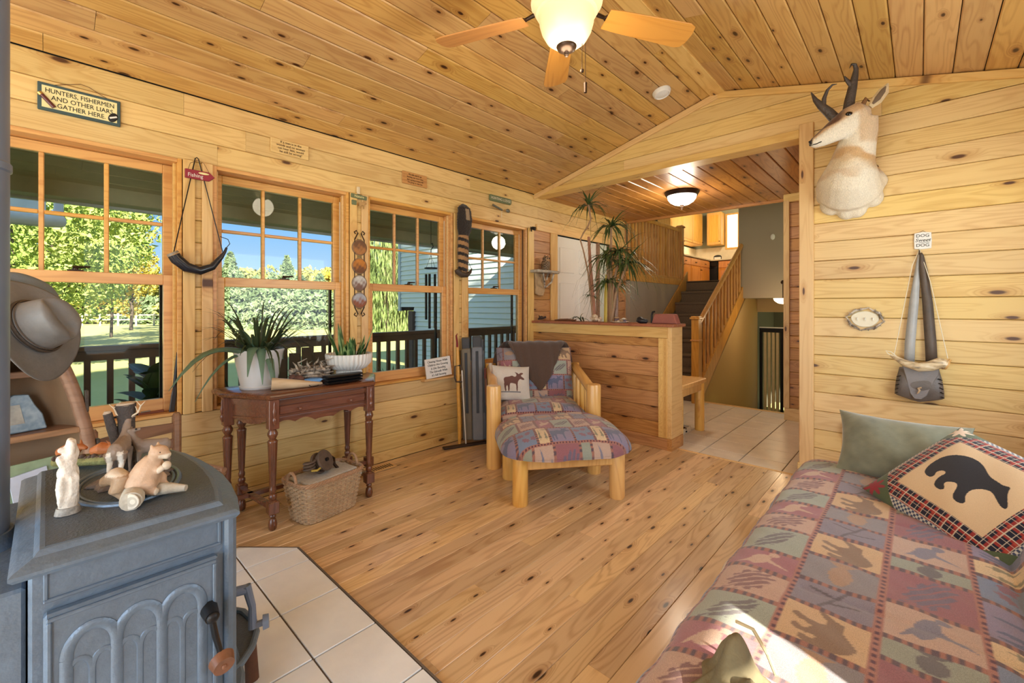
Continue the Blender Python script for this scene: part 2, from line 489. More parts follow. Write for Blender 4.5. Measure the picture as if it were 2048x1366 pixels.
# ceiling
ce = struct('ceiling', 'vaulted knotty pine plank ceiling')
LS = math.hypot(YW - RY, RZ - EZ)
sl1 = V((0, -(YW - RY), RZ - EZ)).normalized(); sl2 = V((0, -(YW - RY), -(RZ - EZ))).normalized()
rows(ce, m_ceil, (0, YW, EZ), (1, 0, 0), sl1, XB, XE + .05, 0, LS, .1305, (2.2, 4.2), 11, gap=.002, ch=.006)
rows(ce, m_ceil, (0, RY, RZ), (1, 0, 0), sl2, XB, XE + .05, 0, LS, .1305, (2.2, 4.2), 12, gap=.002, ch=.006, phase=.085)
b = MB()
b.add([(XB - .1, YW + .3, EZ + .03 - .05), (XE + .1, YW + .3, EZ - .02), (XE + .1, RY, RZ + .05), (XB - .1, RY, RZ + .05)], [(0, 1, 2, 3)])
b.add([(XB - .1, YR - .3, EZ - .02), (XE + .1, YR - .3, EZ - .02), (XE + .1, RY, RZ + .05), (XB - .1, RY, RZ + .05)], [(3, 2, 1, 0)])
b.obj('deck', m_dark, ce, flat=True)
MB().box((XB, RY - .055, RZ - .028), (XE, RY + .055, RZ - .010)).obj('ridge_board', m_trim, ce, .003)

# window wall (left)
wl = struct('wall_left', 'knotty pine plank wall with four windows')
FX = (1, 0, 0); FZ = (0, 0, 1)
OP = [(-.325, .530), (.676, 1.525), (1.671, 2.503), (2.665, 3.520)]     # window openings
ZS, ZH = .605, 2.06
rows(wl, m_wall, (0, YW, 0), FX, FZ, XB, 3.60, .0, ZS, PW, (1.8, 3.4), 21, phase=.045)
rows(wl, m_wall, (0, YW, 0), FX, FZ, XB, XF, ZH, EZ + .01, .127, (1.8, 3.4), 22, ch=.005)
rows(wl, m_wall, (0, YW, 0), FX, FZ, XB, -.50, ZS, ZH, PW, (1.8, 3.4), 23, phase=.05)
for a, c in ((.575, .635), (1.57, 1.63), (2.548, 2.61)):
    rows(wl, m_wall, (0, YW, 0), FX, FZ, a, c, ZS, ZH, PW, (1.8, 3.4), 24, phase=.05)
rows(wl, m_part, (0, YW, 0), FX, FZ, 3.60, 3.92, 0, ZH, PW, (1.8, 3.4), 25)
rows(wl, m_part, (0, YW, 0), FX, FZ, 5.24, XF, 0, ZH, PW, (1.8, 3.4), 26)
b = MB()
for x0, x1, z0, z1 in [(XB - .1, 3.62, -.3, ZS - .01), (XB - .1, XF, ZH + .01, 2.7), (XB - .1, -.335, ZS - .01, ZH + .01), (.54, .666, ZS - .01, ZH + .01), (1.535, 1.661, ZS - .01, ZH + .01), (2.513, 2.655, ZS - .01, ZH + .01), (3.53, 3.92, -.3, ZH + .01), (5.24, XF, -.3, ZH + .01)]:
    b.box((x0, YW + .019, z0), (x1, YW + .16, z1))
b.obj('backing', m_dark, wl)
# window casings: trim boards
tn = [0]
def trimb(a, c, m=m_trim, label=None, bev=.003):
    tn[0] += 1
    ctr = (V(a) + V(c)) / 2; d = V(c) - V(a)
    # local x along the longest side so the grain runs with the board
    k = max(range(3), key=lambda i: d[i])
    o = MB().box(tuple(-d / 2), tuple(d / 2)).obj('trim_%d' % tn[0], m, None, bev)
    if k == 2: o.data.transform(Mx.Rotation(pi / 2, 4, 'Y')); o.rotation_euler = (0, -pi / 2, 0)
    elif k == 1: o.data.transform(Mx.Rotation(-pi / 2, 4, 'Z')); o.rotation_euler = (0, 0, pi / 2)
    o.location = ctr; sk(o, label); return o
for a, c in ((-.39, -.328), (.532, .588), (.622, .675), (1.527, 1.580), (1.617, 1.670), (2.505, 2.562), (2.600, 2.664), (3.522, 3.612)):
    trimb((a, YW - .019, ZS), (c, YW, ZH), label='pale pine casing board, number %d from the left along the windows' % (tn[0] + 1))
trimb((3.914, YW - .019, 0), (4.034, YW, 2.052), label='pine door casing left of the white door')
trimb((3.66, YW - .022, 2.052), (XF, YW, 2.12), label='pine head casing above the white door')

# windows
def window(i, x0, x1):
    w = struct('window_%d' % i, '%s wooden double-hung window from the left, six panes above one' % ('first', 'second', 'third', 'fourth')[i - 1])
    z0, z1 = ZS, ZH
    for nm, a, c in (('jamb', (x0, YW, z0), (x0 + .022, YW + .15, z1)), ('jamb', (x1 - .022, YW, z0), (x1, YW + .15, z1)), ('head_jamb', (x0 + .022, YW, z1 - .022), (x1 - .022, YW + .15, z1)), ('sill', (x0 + .022, YW - .004, z0), (x1 - .022, YW + .19, z0 + .018))):
        MB().box(a, c).obj(nm, m_sash, w, .002)
    for x in (x0 + .022, x1 - .036):
        MB().box((x, YW + .035, z0 + .018), (x + .014, YW + .055, z1 - .022)).obj('stop', m_trim, w, .002)
    for x in (x0 + .022, x1 - .028):
        MB().box((x, YW + .092, 1.36), (x + .006, YW + .10, z1 - .06)).obj('jamb_liner', m_offw, w)
    def sash(nm, xa, xb, za, zb, ya, yb, st, rt, rb):
        b = MB().box((xa, ya, za), (xa + st, yb, zb)).box((xb - st, ya, za), (xb, yb, zb))
        b.box((xa + st, ya, za), (xb - st, yb, za + rb)).box((xa + st, ya, zb - rt), (xb - st, yb, zb))
        return b.obj(nm, m_sash, w, .003)
    xa, xb = x0 + .024, x1 - .024
    us = sash('upper_sash', xa, xb, 1.345, z1 - .024, YW + .102, YW + .138, .048, .05, .05)
    ls = sash('lower_sash', xa, xb, z0 + .02, 1.400, YW + .058, YW + .094, .052, .058, .075)
    gx0, gx1, gz0, gz1 = xa + .048, xb - .048, 1.395, z1 - .074
    cw = (gx1 - gx0) / 3; mz = (gz0 + gz1) / 2
    for k in (1, 2):
        MB().box((gx0 + cw * k - .010, YW + .104, gz0), (gx0 + cw * k + .010, YW + .132, gz1)).obj('muntin', m_sash, us, .004)
    for k in range(3):
        MB().box((gx0 + cw * k + (.010 if k else 0), YW + .105, mz - .010), (gx0 + cw * (k + 1) - (.010 if k < 2 else 0), YW + .131, mz + .010)).obj('muntin', m_sash, us, .004)
        for za, zb in ((gz0, mz - .010), (mz + .010, gz1)):
            MB().box((gx0 + cw * k + .009, YW + .118, za), (gx0 + cw * (k + 1) - .009, YW + .121, zb)).obj('pane', m_glass, us)
    MB().box((xa + .052, YW + .074, z0 + .095), (xb - .052, YW + .077, 1.342)).obj('pane', m_glass, ls)
    MB().box((xb - .056, YW + .15, z0 + .02), (xb - .040, YW + .17, 1.36)).obj('screen_frame', m_black, w)
    xc = (x0 + x1) / 2
    lk = MB().box((xc - .03, YW + .062, 1.400), (xc + .03, YW + .092, 1.408)).cyl((xc, YW + .077, 1.408), (xc, YW + .077, 1.418), .012).tube([(xc - .01, YW + .07, 1.420), (xc + .055, YW + .062, 1.424)], [.008, .004], 8)
    lk.obj('sash_lock', m_bronze, ls)
for i, (a, c) in enumerate(OP): window(i + 1, a, c)

# far wall with the gable (planks run across, -Y)
wf = struct('wall_far', 'knotty pine plank gable wall with the mounted head')
FY = (0, -1, 0)
def far_cut(zb, zt):
    def lim(z):
        if z <= EZ: return YW, YR
        return YW - (z - EZ) / SL, YR + (z - EZ) / SL
    hb, lb = lim(zb); ht, lt = lim(zt)
    if zb < 2.46 - .03: hb = ht = .565
    if hb - lb < .05: return []
    ht = max(ht, lt + .01)
    return [(-hb, -lb, -ht, -lt)]
rows(wf, m_wall, (XE, 0, 0), FY, FZ, 0, 0, 0, 2.442, PW, (1.5, 3.0), 31, cut=far_cut, phase=.02)
rows(wf, m_wall, (XE, 0, 0), FY, FZ, 0, 0, 2.442, RZ, PW, (1.5, 3.0), 32, cut=far_cut)
b = MB().box((XE + .019, YR - .1, -.3), (XE + .12, .57, 2.442))
b.prism([(YR - .1, 2.442), (YW + .05, 2.442), (RY, RZ + .05)], XE + .019, XE + .12, lambda x, y, z: (z, x, y))
b.obj('backing', m_dark, wf)
trimb((XE - .028, .538, 0), (XE + .13, .622, 2.50), label='pale pine corner post at the end of the far wall')
trimb((XE - .03, .528, 0), (XE + .135, .632, .12), m_wall, label='plinth block under the pine corner post')
trimb((XE - .022, .622, 2.408), (XE + .13, YW - .001, 2.470), label='pine header beam over the foyer opening')
# rake trims along the gable
for sg, nm in ((1, 'left'), (-1, 'right')):
    L = LS
    tn[0] += 1
    o = MB().box((0, -.024, -.024), (L, .0, .024)).obj('trim_%d' % tn[0], m_trim, None, .003)
    o.rotation_euler = (0, 0, 0)
    d = V((0, sg * (YW - RY), -(RZ - EZ))).normalized(); up = V((0, 0, 1)) - d * d.z; up.normalize()
    nx = V((1, 0, 0))
    mt = Mx((d, nx, d.cross(nx))).transposed().to_4x4()
    mt.translation = V((XE - .001, RY, RZ - .030)); o.matrix_world = mt
    sk(o, 'pine rake trim along the %s slope of the gable' % nm)

# right wall and rear wall (behind the lens): planked, with window openings
wr = struct('wall_right', 'knotty pine plank wall with sunny windows')
BX = (-1, 0, 0)
ROP = [(-2.3, -.9), (.25, .85), (1.7, 3.2)]
rows(wr, m_wall, (0, YR, 0), BX, FZ, -XE, -XB, 0, .62, PW, (1.8, 3.4), 41)
rows(wr, m_wall, (0, YR, 0), BX, FZ, -XE, -XB, 2.02, EZ + .01, PW, (1.8, 3.4), 42)
for a, c in ((XB, -2.3), (-.9, .25), (.85, 1.7), (3.2, XE)):
    rows(wr, m_wall, (0, YR, 0), BX, FZ, -c, -a, .62, 2.02, PW, (1.8, 3.4), 43)
b = MB().box((XB - .1, YR - .12, -.3), (XE + .1, YR - .019, .62)).box((XB - .1, YR - .12, 2.02), (XE + .1, YR - .019, 2.6))
for a, c in ((XB - .1, -2.3), (-.9, .25), (.85, 1.7), (3.2, XE + .1)): b.box((a, YR - .12, .62), (c, YR - .019, 2.02))
b.obj('backing', m_dark, wr)
for k, (a, c) in enumerate(ROP):
    w = struct('window_%d' % (5 + k), '%s plain wooden window in the right wall' % ('rear', 'middle', 'far')[k])
    b = MB().box((a, YR - .12, .62), (a + .05, YR + .02, 2.02)).box((c - .05, YR - .12, .62), (c, YR + .02, 2.02)).box((a, YR - .12, .62), (c, YR + .03, .66)).box((a, YR - .12, 1.98), (c, YR + .02, 2.02))
    b.obj('frame', m_sash, w, .003)
wb = struct('wall_rear', 'plank wall with an added patio door behind the camera')
GX = (0, 1, 0)
rows(wb, m_wall, (XB, 0, 0), GX, FZ, YR, YW, 2.12, 2.44, PW, (1.8, 3.4), 44)
rows(wb, m_wall, (XB, 0, 0), GX, FZ, YR, -.1, 0, 2.12, PW, (1.8, 3.4), 45)
rows(wb, m_wall, (XB, 0, 0), GX, FZ, 2.5, YW, 0, 2.12, PW, (1.8, 3.4), 46)
b = MB().box((XB - .12, YR - .1, -.3), (XB - .019, -.1, 2.5)).box((XB - .12, 2.5, -.3), (XB - .019, YW + .1, 2.5)).box((XB - .12, -.1, 2.12), (XB - .019, 2.5, 2.5))
b.prism([(YR - .1, 2.42), (YW + .1, 2.42), (RY, RZ + .05)], XB - .12, XB - .005, lambda x, y, z: (z, x, y)); b.obj('backing', m_wall, wb)
d1 = struct('door_2', 'wide patio door added behind the camera to let light in')
MB().box((XB - .1, -.1, 0), (XB + .01, -.03, 2.12)).box((XB - .1, 2.43, 0), (XB + .01, 2.5, 2.12)).box((XB - .1, 1.165, 0), (XB + .01, 1.235, 2.12)).box((XB - .1, -.1, 2.05), (XB + .01, 2.5, 2.12)).obj('frame', m_white, d1, .003)  # unseen door, put in to bring light from behind

# low partition / planter wall
wp = struct('wall_partition', 'low knotty pine planter wall behind the armchair')
HX, HY, HT = 3.60, 1.52, 1.045
rows(wp, m_part, (HX, 0, 0), FY, FZ, -YW + .02, -HY - .12, .095, HT - .095, PW, (2, 3), 51)
board('top_rail', wp, m_trim, (HX - .012, 0, 0), FY, FZ, [(-YW + .02, HT - .095), (-HY - .04, HT - .095), (-HY - .04, HT), (-YW + .02, HT)], .02, .002)
MB().box((HX - .012, HY + .04, .10), (HX + .01, HY + .12, HT - .097)).obj('corner_stile', m_trim, wp, .002)
MB().box((HX - .008, HY + .005, .10), (HX + .22, HY + .04, HT)).obj('end_panel', m_trim, wp, .002)
board('baseboard', wp, m_part, (HX - .014, 0, 0), FY, FZ, [(-YW + .02, 0), (-HY, 0), (-HY, .098), (-YW + .02, .098)], .02, .003)
MB().box((HX - .016, HY - .002, 0), (HX + .225, HY + .04, .10)).obj('baseboard', m_part, wp, .002)
MB().box((HX + .0195, HY + .04, 0), (HX + .21, YW - .02, HT - .04)).obj('core', m_wall, wp)
# cap with a trough of soil
m_cap = wood('cap_wood', C(170, 98, 52), C(128, 66, 32), C(60, 30, 14), .1, (2, 8), .4, .1)
b = MB().box((HX - .032, HY - .02, HT), (HX + .06, YW - .02, HT + .024)).box((HX + .17, HY - .02, HT), (HX + .235, YW - .02, HT + .024)).box((HX + .06, HY - .02, HT), (HX + .17, HY + .36, HT + .024))
b.obj('cap', m_cap, wp, .003)
m_soil = plain('soil', C(62, 48, 36), .95, 0, .4, 60, .8, 90)
P_ = [[(HX + .055 + .12 * i / 8, HY + .36 + (YW - HY - .38) * j / 60, HT + .012 + .008 * mn.noise(V((i * .7, j * .6, 0)))) for j in range(61)] for i in range(9)]
MB().grid(P_).obj('soil', m_soil, wp, fix=False)

# foyer: ceiling, walls
fc = struct('ceiling_foyer', 'darker flat plank ceiling of the entry')
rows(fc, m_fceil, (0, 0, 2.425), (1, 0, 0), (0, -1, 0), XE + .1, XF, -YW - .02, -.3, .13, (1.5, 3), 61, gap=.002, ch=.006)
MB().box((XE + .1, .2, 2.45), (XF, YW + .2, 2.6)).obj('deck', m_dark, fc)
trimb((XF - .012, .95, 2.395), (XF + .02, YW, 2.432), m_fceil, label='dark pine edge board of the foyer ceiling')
wq = struct('wall_foyer', 'plank stub wall at the back of the entry')
rows(wq, m_part, (5.45, 0, 0), FY, FZ, -1.02, -.3, .13, 2.425, PW, (2, 3), 62)
MB().box((5.469, .3, 0), (5.6, 1.02, 2.425)).obj('backing', m_dark, wq)
board('baseboard', wq, m_wall, (5.435, 0, 0), FY, FZ, [(-1.07, 0), (-.3, 0), (-.3, .13), (-1.07, .13)], .03, .004)
trimb((5.428, 1.02, .13), (5.62, 1.075, 2.36), m_wall, label='pine end trim of the foyer stub wall')
trimb((5.428, .4, 2.34), (5.62, 1.075, 2.425), m_wall, label='pine head trim of the foyer stub wall')
wk = struct('wall_entry_right', 'plank wall on the right side of the entry')
rows(wk, m_part, (0, .45, 0), (-1, 0, 0), FZ, -5.45, -XE - .13, 0, 2.425, PW, (1.8, 3), 63)
MB().box((XE + .1, .35, 0), (5.5, .431, 2.5)).obj('backing', m_dark, wk)
# white door and sidelight
d = struct('door_1', 'white six-panel entry door')
MB().box((4.036, YW + .03, .01), (4.925, YW + .07, 2.045)).obj('slab', m_white, d, .002)
for cx0, cx1 in ((4.13, 4.43), (4.53, 4.83)):
    for cz0, cz1 in ((1.62, 1.92), (.95, 1.50), (.2, .80)):
        b = MB().box((cx0, YW + .022, cz0), (cx1, YW + .031, cz1)); b.obj('panel', m_white, d, .008)
MB().ball((4.10, YW - .02, 1.0), .03).cyl((4.10, YW, 1.0), (4.10, YW + .03, 1.0), .012).obj('knob', m_bronze, d)
MB().box((4.925, YW - .005, 0), (4.965, YW + .09, 2.05)).obj('mullion', m_brownwood, d, .003)
MB().box((5.215, YW - .005, 0), (5.24, YW + .09, 2.05)).obj('mullion', m_brownwood, d, .003)
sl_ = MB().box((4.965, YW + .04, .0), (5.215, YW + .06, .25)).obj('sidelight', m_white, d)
MB().box((4.965, YW + .048, .25), (5.215, YW + .052, 2.05)).obj('pane', plain('pale_pane', C(226, 236, 226), .3, 0, .05, 8), sl_)  # opaque pane, brightness of the outdoor view put into its pale colour
MB().box((4.965, YW + .045, .85), (5.215, YW + .055, .865)).box((4.965, YW + .045, 1.25), (5.215, YW + .055, 1.265)).box((4.965, YW + .045, 1.65), (5.215, YW + .055, 1.665)).obj('muntin', m_white, sl_)

trimb((XF - .02, YW - .005, 0), (XF + .015, YW + .24, 2.43), m_part, label='pine corner board where the entry wall meets the stair')

# ---------------------------------------------------------------- beyond the foyer: stair, upper hall, kitchen, lower stairwell
st = struct('staircase', 'carpeted stair rising from the entry to the kitchen level')
RS = 1.66 / 9
for k in range(1, 10):
    x0 = 7.63 - (9 - k) * .25
    b = MB().box((x0 + .02, 2.085, RS * (k - 1) - (.0 if k == 1 else .02)), (x0 + .30, 2.975, RS * k - .03)).box((x0, 2.085, RS * k - .04), (x0 + .29, 2.975, RS * k))
    b.obj('step', m_carpet, st, .014, 2)
def sloped(x0, z0, x1, z1, h, y0, y1):
    return MB().add([(x0, y0, z0), (x1, y0, z1), (x1, y0, z1 + h), (x0, y0, z0 + h), (x0, y1, z0), (x1, y1, z1), (x1, y1, z1 + h), (x0, y1, z0 + h)], [(0, 1, 2, 3), (7, 6, 5, 4), (0, 4, 5, 1), (1, 5, 6, 2), (2, 6, 7, 3), (3, 7, 4, 0)])
sloped(5.55, -.02, 7.70, 1.56, .27, 2.976, 2.996).obj('wall_skirt', m_oak, st, .002)
sloped(5.78, .06, 7.56, 1.33, .24, 2.035, 2.083).obj('stringer', m_oak, st, .003)
ws = struct('wall_stair', 'grey painted wall below the upper railing')
MB().box((XF, 2.998, -.3), (7.63, 3.10, 1.60)).obj('panel', m_grey, ws)
wt = struct('wall_stairwell', 'tan painted wall of the stair going down')
b = MB().prism([(5.78, -1.6), (8.32, -1.6), (8.32, 1.9), (7.6, 1.33), (5.78, .05)], 2.03, 2.06, lambda x, y, z: (x, z, y)); b.obj('panel', m_tan, wt)
b = MB().box((8.30, .2, 1.126), (8.36, 2.06, 2.2)).obj('header', m_tan, wt)
MB().box((9.6, -.5, -1.6), (9.66, 2.6, 1.6)).box((8.36, 2.06, -1.6), (9.6, 2.1, 1.6)).obj('far_panel', plain('dark_green_wall', C(92, 88, 72), .8), wt)
MB().box((5.78, 1.0, -1.6), (8.3, 1.04, 1.35)).box((8.30, .2, -1.6), (8.34, 1.1, 1.2)).obj('side_panel', m_tan, wt)
MB().box((5.75, .2, -1.62), (9.7, 2.1, -1.6)).obj('lower_floor', m_carpet, wt)
wg = struct('wall_bulkhead', 'grey painted bulkhead wall right of the stair')
MB().box((7.50, .3, 1.35), (8.2, 2.10, 4.2)).obj('panel', m_grey, wg)
MB().box((5.6, .3, 2.43), (7.5, .35, 4.2)).obj('side_panel', m_grey, wg)
tag(MB().ball((7.485, 1.62, 2.27), (.012, .03, .045)).obj('door_chime', m_white), 'small white oval chime on the grey bulkhead wall', 'chime')
# upper hall floor, walls, ceiling
fu = struct('floor_upper', 'upper level floor edge behind the stair')
MB().box((XF, 3.10, 1.50), (13.8, 7.0, 1.66)).box((7.63, 2.1, 1.50), (13.8, 3.10, 1.66)).obj('slab', m_carpet, fu)
MB().box((XF, 2.99, 1.585), (7.66, 3.12, 1.685)).obj('edge_board', m_oak, fu, .004)
wu = struct('wall_upper', 'pale green painted walls of the upper hall')
m_pg = plain('pale_green_wall', C(168, 170, 148), .75, 0, .03, 3)
MB().box((XF, 5.9, 1.6), (13.8, 6.0, 4.2)).box((13.75, 1.9, 1.6), (13.85, 6.0, 4.2)).box((XF - .05, 3.10, 1.5), (XF, 6.0, 4.2)).box((8.2, 2.0, 1.6), (13.8, 2.1, 4.2)).obj('panel', m_pg, wu)
cu = struct('ceiling_upper', 'white ceiling of the upper level')
MB().box((5.55, .2, 4.15), (13.9, 6.1, 4.25)).box((5.55, .2, 2.44), (5.64, 3.2, 4.2)).obj('panel', m_white, cu)
# upper railing
ur = thing('upper_railing', 'slatted oak guard railing of the upper hall above the stair', 'railing', (0, 0, 0))
MB().box((-.93, -.028, -.03), (.93, .028, .03)).obj('top_rail', m_oak, ur, .006, loc=(6.58, 3.05, 2.535))
MB().box((-.93, -.02, -.018), (.93, .02, .018)).obj('bottom_rail', m_oak, ur, .004, loc=(6.58, 3.05, 1.705))
bal = MB().box((-.022, -.014, -.395), (.022, .014, .395)).obj('baluster', m_oak, ur, .002, loc=(5.72, 3.05, 2.115))
for k in range(1, 18):
    q = bal.copy(); COL.objects.link(q); q.location = (5.72 + k * .104, 3.05, 2.115)
def newel(name, label, x, y, z0, z1):
    t = thing(name, label, 'post', (x, y, z0)); h = z1 - z0
    MB().box((-.045, -.045, 0), (.045, .045, h - .03)).obj('post', m_oak, t, .004)
    for z in (h * .30, h * .72): MB().box((-.055, -.055, z), (.055, .055, z + .018)).obj('collar', m_oak, t, .003)
    MB().box((-.062, -.062, h - .03), (.062, .062, h - .008)).box((-.05, -.05, h - .008), (.05, .05, h + .008)).obj('cap', m_oak, t, .004)
    return t
newel('newel_post', 'square oak newel post with cap at the foot of the stair', 5.60, 2.06, 0, 1.09)
newel('newel_post', 'oak newel post at the top end of the upper railing', 7.56, 3.05, 1.66, 2.62)
sr = thing('stair_railing', 'sloping oak stair balustrade beside the lower stairwell', 'railing', (0, 0, 0))
MB().tube([(5.66, 2.06, .99), (7.50, 2.06, 2.18)], .034, 12, sq=[(1.15, .9)] * 2).obj('handrail', m_oak, sr)
for k in range(13):
    x = 5.74 + k * .138; t = (x - 5.66) / 1.84
    zb = .06 + (x - 5.78) / 1.78 * 1.27 + .22; zt = .99 + t * 1.19 - .02
    MB().box((-.016, -.016, -(zt - zb) / 2), (.016, .016, (zt - zb) / 2)).obj('baluster', m_oak, sr, .002, loc=(x, 2.06, (zb + zt) / 2))
# lower stairwell: accordion curtain and lamp
cu_ = thing('accordion_curtain', 'black and cream folded curtain in the lower doorway', 'curtain', (8.42, 1.78, -1.6))
m_cream = plain('cream_cloth', C(214, 196, 158), .85); m_blk = plain('black_cloth', C(24, 22, 24), .85)
for k in range(7):
    y = .22 - k * .062
    MB().tube([(0, y, 0), (0, y, 2.38)], [.032, .030], 12, sq=[(1, .8)] * 2).obj('fold', m_blk if k in (0, 5, 6) else m_cream, cu_)
MB().box((-.03, -.20, 2.38), (.03, .24, 2.46)).obj('heading', m_blk, cu_, .01)
tag(MB().cyl((8.4, 2.02, .86), (8.4, .9, .86), .012).obj('curtain_rod', m_white), 'white rod across the lower doorway', 'rod')
lo = thing('stairwell_lamp', 'small white bowl lamp hanging in the lower stairwell', 'lamp', (7.05, 1.40, 1.26))
m_lglow = emis('lamp_glow', C(255, 236, 200), 3.0)
MB().lathe([(.01, -.005), (.06, .005), (.105, .04), (.12, .075), (.112, .075), (.0, .06)], 24).obj('bowl', m_lglow, lo)
MB().cyl((0, 0, .06), (0, 0, .30), .008).ball((0, 0, .30), .03).obj('stem', m_bronze, lo)
lamp('stairwell_bulb', 'POINT', (7.05, 1.40, 1.10), 9, (1, .74, .42), size=.08)
# kitchen
m_kcab = wood('maple_cabinet', C(240, 190, 104), C(214, 152, 64), C(120, 80, 40), 0, (2, 9), .35, .06, ax=2, ring=8, rc=.4, coat=.2)
m_kcab2 = wood('maple_base_cabinet', C(226, 150, 80), C(190, 108, 46), C(120, 80, 40), 0, (2, 9), .35, .06, ax=2, ring=8, rc=.4, coat=.2)
def cabinet(label, loc, rz, w, h, dep, m, nd, drawers=False, knob=-1):
    t = thing('kitchen_cabinet', label, 'cabinet', loc, rz)
    MB().box((-w / 2, 0, 0), (w / 2, dep, h)).obj('body', m, t, .004)
    dw = w / nd; dz = .2 if drawers else 0
    for i in range(nd):
        xa = -w / 2 + i * dw + .01; xb = xa + dw - .02
        dr = MB().box((xa, -.02, .015), (xb, 0, h - dz - .015)).obj('door', m, t, .004)
        MB().box((xa + .06, -.026, .075), (xb - .06, -.018, h - dz - .075)).obj('panel', m, dr, .006)
        kx = xb - .03 if i % 2 == 0 else xa + .03
        MB().ball((kx, -.035, .09 if knob < 0 else h - dz - .1), .014).obj('knob', m_bronze, dr)
        if drawers:
            dq = MB().box((xa, -.02, h - dz), (xb, 0, h - .02)).obj('drawer', m, t, .004)
            MB().box(((xa + xb) / 2 - .05, -.04, h - dz / 2 - .02), ((xa + xb) / 2 + .05, -.02, h - dz / 2 - .005)).obj('handle', m_bronze, dq, .003)
    return t
cabinet('tall double-door maple wall cabinet above the left kitchen counter', (12.22, 4.75, 3.03), 0, 2.3, .95, .33, m_kcab, 3)
cabinet('single-door maple wall cabinet beside the bright kitchen window', (13.40, 4.42, 3.03), -pi / 2, .40, .95, .33, m_kcab, 1)
cabinet('orange maple base cabinets with drawers on the left of the kitchen', (11.6, 4.42, 1.66), 0, 2.8, .86, .6, m_kcab2, 4, True, 1)
cabinet('orange maple base cabinet right of the black dishwasher', (13.1, 3.9, 1.66), -pi / 2, .6, .86, .6, m_kcab2, 1, True, 1)
ct = thing('countertop', 'pale kitchen countertop turning the corner', 'countertop', (0, 0, 2.525))
MB().prism([(10.1, 4.38), (13.05, 4.38), (13.05, 2.6), (13.75, 2.6), (13.75, 5.1), (10.1, 5.1)], 0, .04).obj('slab', plain('countertop', C(216, 200, 172), .4), ct, .006)
MB().prism([(10.1, 5.06), (13.72, 5.06), (13.72, 2.6), (13.75, 2.6), (13.75, 5.1), (10.1, 5.1)], .04, .46).obj('backsplash', plain('backsplash', C(232, 220, 196), .5), ct)
dwm = thing('dishwasher', 'black dishwasher between the maple base cabinets', 'dishwasher', (13.07, 4.38, 1.68), -pi / 2)
MB().box((-.19, 0, .0), (.17, .5, .83)).obj('body', m_black, dwm, .004)
MB().box((-.18, -.02, .02), (.16, 0, .66)).obj('door', m_black, dwm, .006)
MB().box((-.18, -.025, .68), (.16, 0, .82)).obj('control_panel', plain('gloss_black', C(16, 16, 18), .2), dwm, .006)
MB().box((-.12, -.05, .64), (.10, -.02, .66)).obj('handle', m_black, dwm, .005)
ks = thing('counter_plaque', 'small round-arched plaque on the kitchen counter', 'plaque', (13.5, 4.35, 2.565), -pi / 2)
MB().prism([(-.11, 0), (.11, 0), (.11, .12)] + [(.11 * math.cos(a), .12 + .05 * math.sin(a)) for a in np.linspace(0, pi, 9)] + [(-.11, .12)], 0, .012, lambda x, y, z: (x, z, y)).obj('board', m_black, ks)
MB().prism([(-.09, .02), (.09, .02), (.09, .11), (-.09, .11)], -.003, .0, lambda x, y, z: (x, z, y)).obj('face', m_white, ks)
kw = struct('window_8', 'bright kitchen window beside the wall cabinet')
MB().box((13.70, 3.80, 2.9), (13.745, 4.20, 3.95)).obj('frame', m_kcab, kw, .005)
MB().box((13.695, 3.86, 2.95), (13.70, 4.14, 3.9)).obj('pane', emis('bright_window', (1, .97, .92, 1), 1.2), kw)
lamp('kitchen_ceiling_light', 'POINT', (11.8, 3.4, 3.9), 90, (1, .80, .52), size=.15)
lamp('hall_ceiling_light', 'POINT', (7.9, 4.4, 3.9), 42, (1, .84, .60), size=.15)
lamp('under_cabinet_light', 'AREA', (12.6, 4.9, 3.02), 6, (1, .8, .5), (0, 0, 0), 1.2, .1)

# foyer flush light
fl2 = thing('foyer_ceiling_light', 'flush white glass bowl light on the foyer ceiling', 'ceiling light', (4.57, 1.83, 2.425))
MB().lathe([(.0, 0), (.168, 0), (.172, -.015), (.155, -.045), (.0, -.045)], 36).obj('rim', m_bronze, fl2)
MB().lathe([(.145, -.045), (.138, -.075), (.115, -.105), (.075, -.13), (.0, -.14)], 36).obj('bowl', emis('bowl_glow', C(255, 244, 224), 5.0), fl2)
MB().lathe([(.022, -.132), (.02, -.142), (.012, -.15), (.016, -.158), (.004, -.185), (0, -.187)], 16).obj('finial', m_bronze, fl2)
lamp('foyer_bulb', 'POINT', (4.57, 1.83, 2.16), 22, (1, .88, .70), size=.10)

# ---------------------------------------------------------------- outside
GZ = -.62
n = N('lawn_grass'); v = n.n('NewGeometry').outputs['Position']
f1 = n.noise(v, .35, 4, .6); f2 = n.noise(n.vm('MULTIPLY', v, (1, 1, 1)), 22, 4, .7)
c = n.mix(f1, C(186, 184, 112), C(214, 206, 142)); c = n.mix(n.math('MULTIPLY', f2, .5), c, C(146, 152, 84)); n.base(c, .95, 0, .1); n.bump(f2, .3, .02)
m_lawn = n.m
gr = sk(MB().add([(-150, -60, GZ), (160, -60, GZ), (160, 200, GZ), (-150, 200, GZ)], [(0, 1, 2, 3)]).obj('ground', m_lawn, flat=True), 'mown green lawn behind the house')
m_olive = plain('olive_stain', C(200, 190, 150), .7, 0, .12, 10)
m_deck = plain('dark_brown_stain', C(122, 98, 76), .65, 0, .2, 10, stretch=(1, 1, 1))
pd = struct('porch_floor', 'dark stained porch deck outside the windows')
rows(pd, m_deck, (0, 0, -.08), (1, 0, 0), (0, 1, 0), -3.2, 5.45, 3.24, 4.75, .14, (2, 4), 71, 'deck_board', .003, .004, .03)
pc = struct('porch_ceiling', 'olive porch ceiling and beam outside the windows')
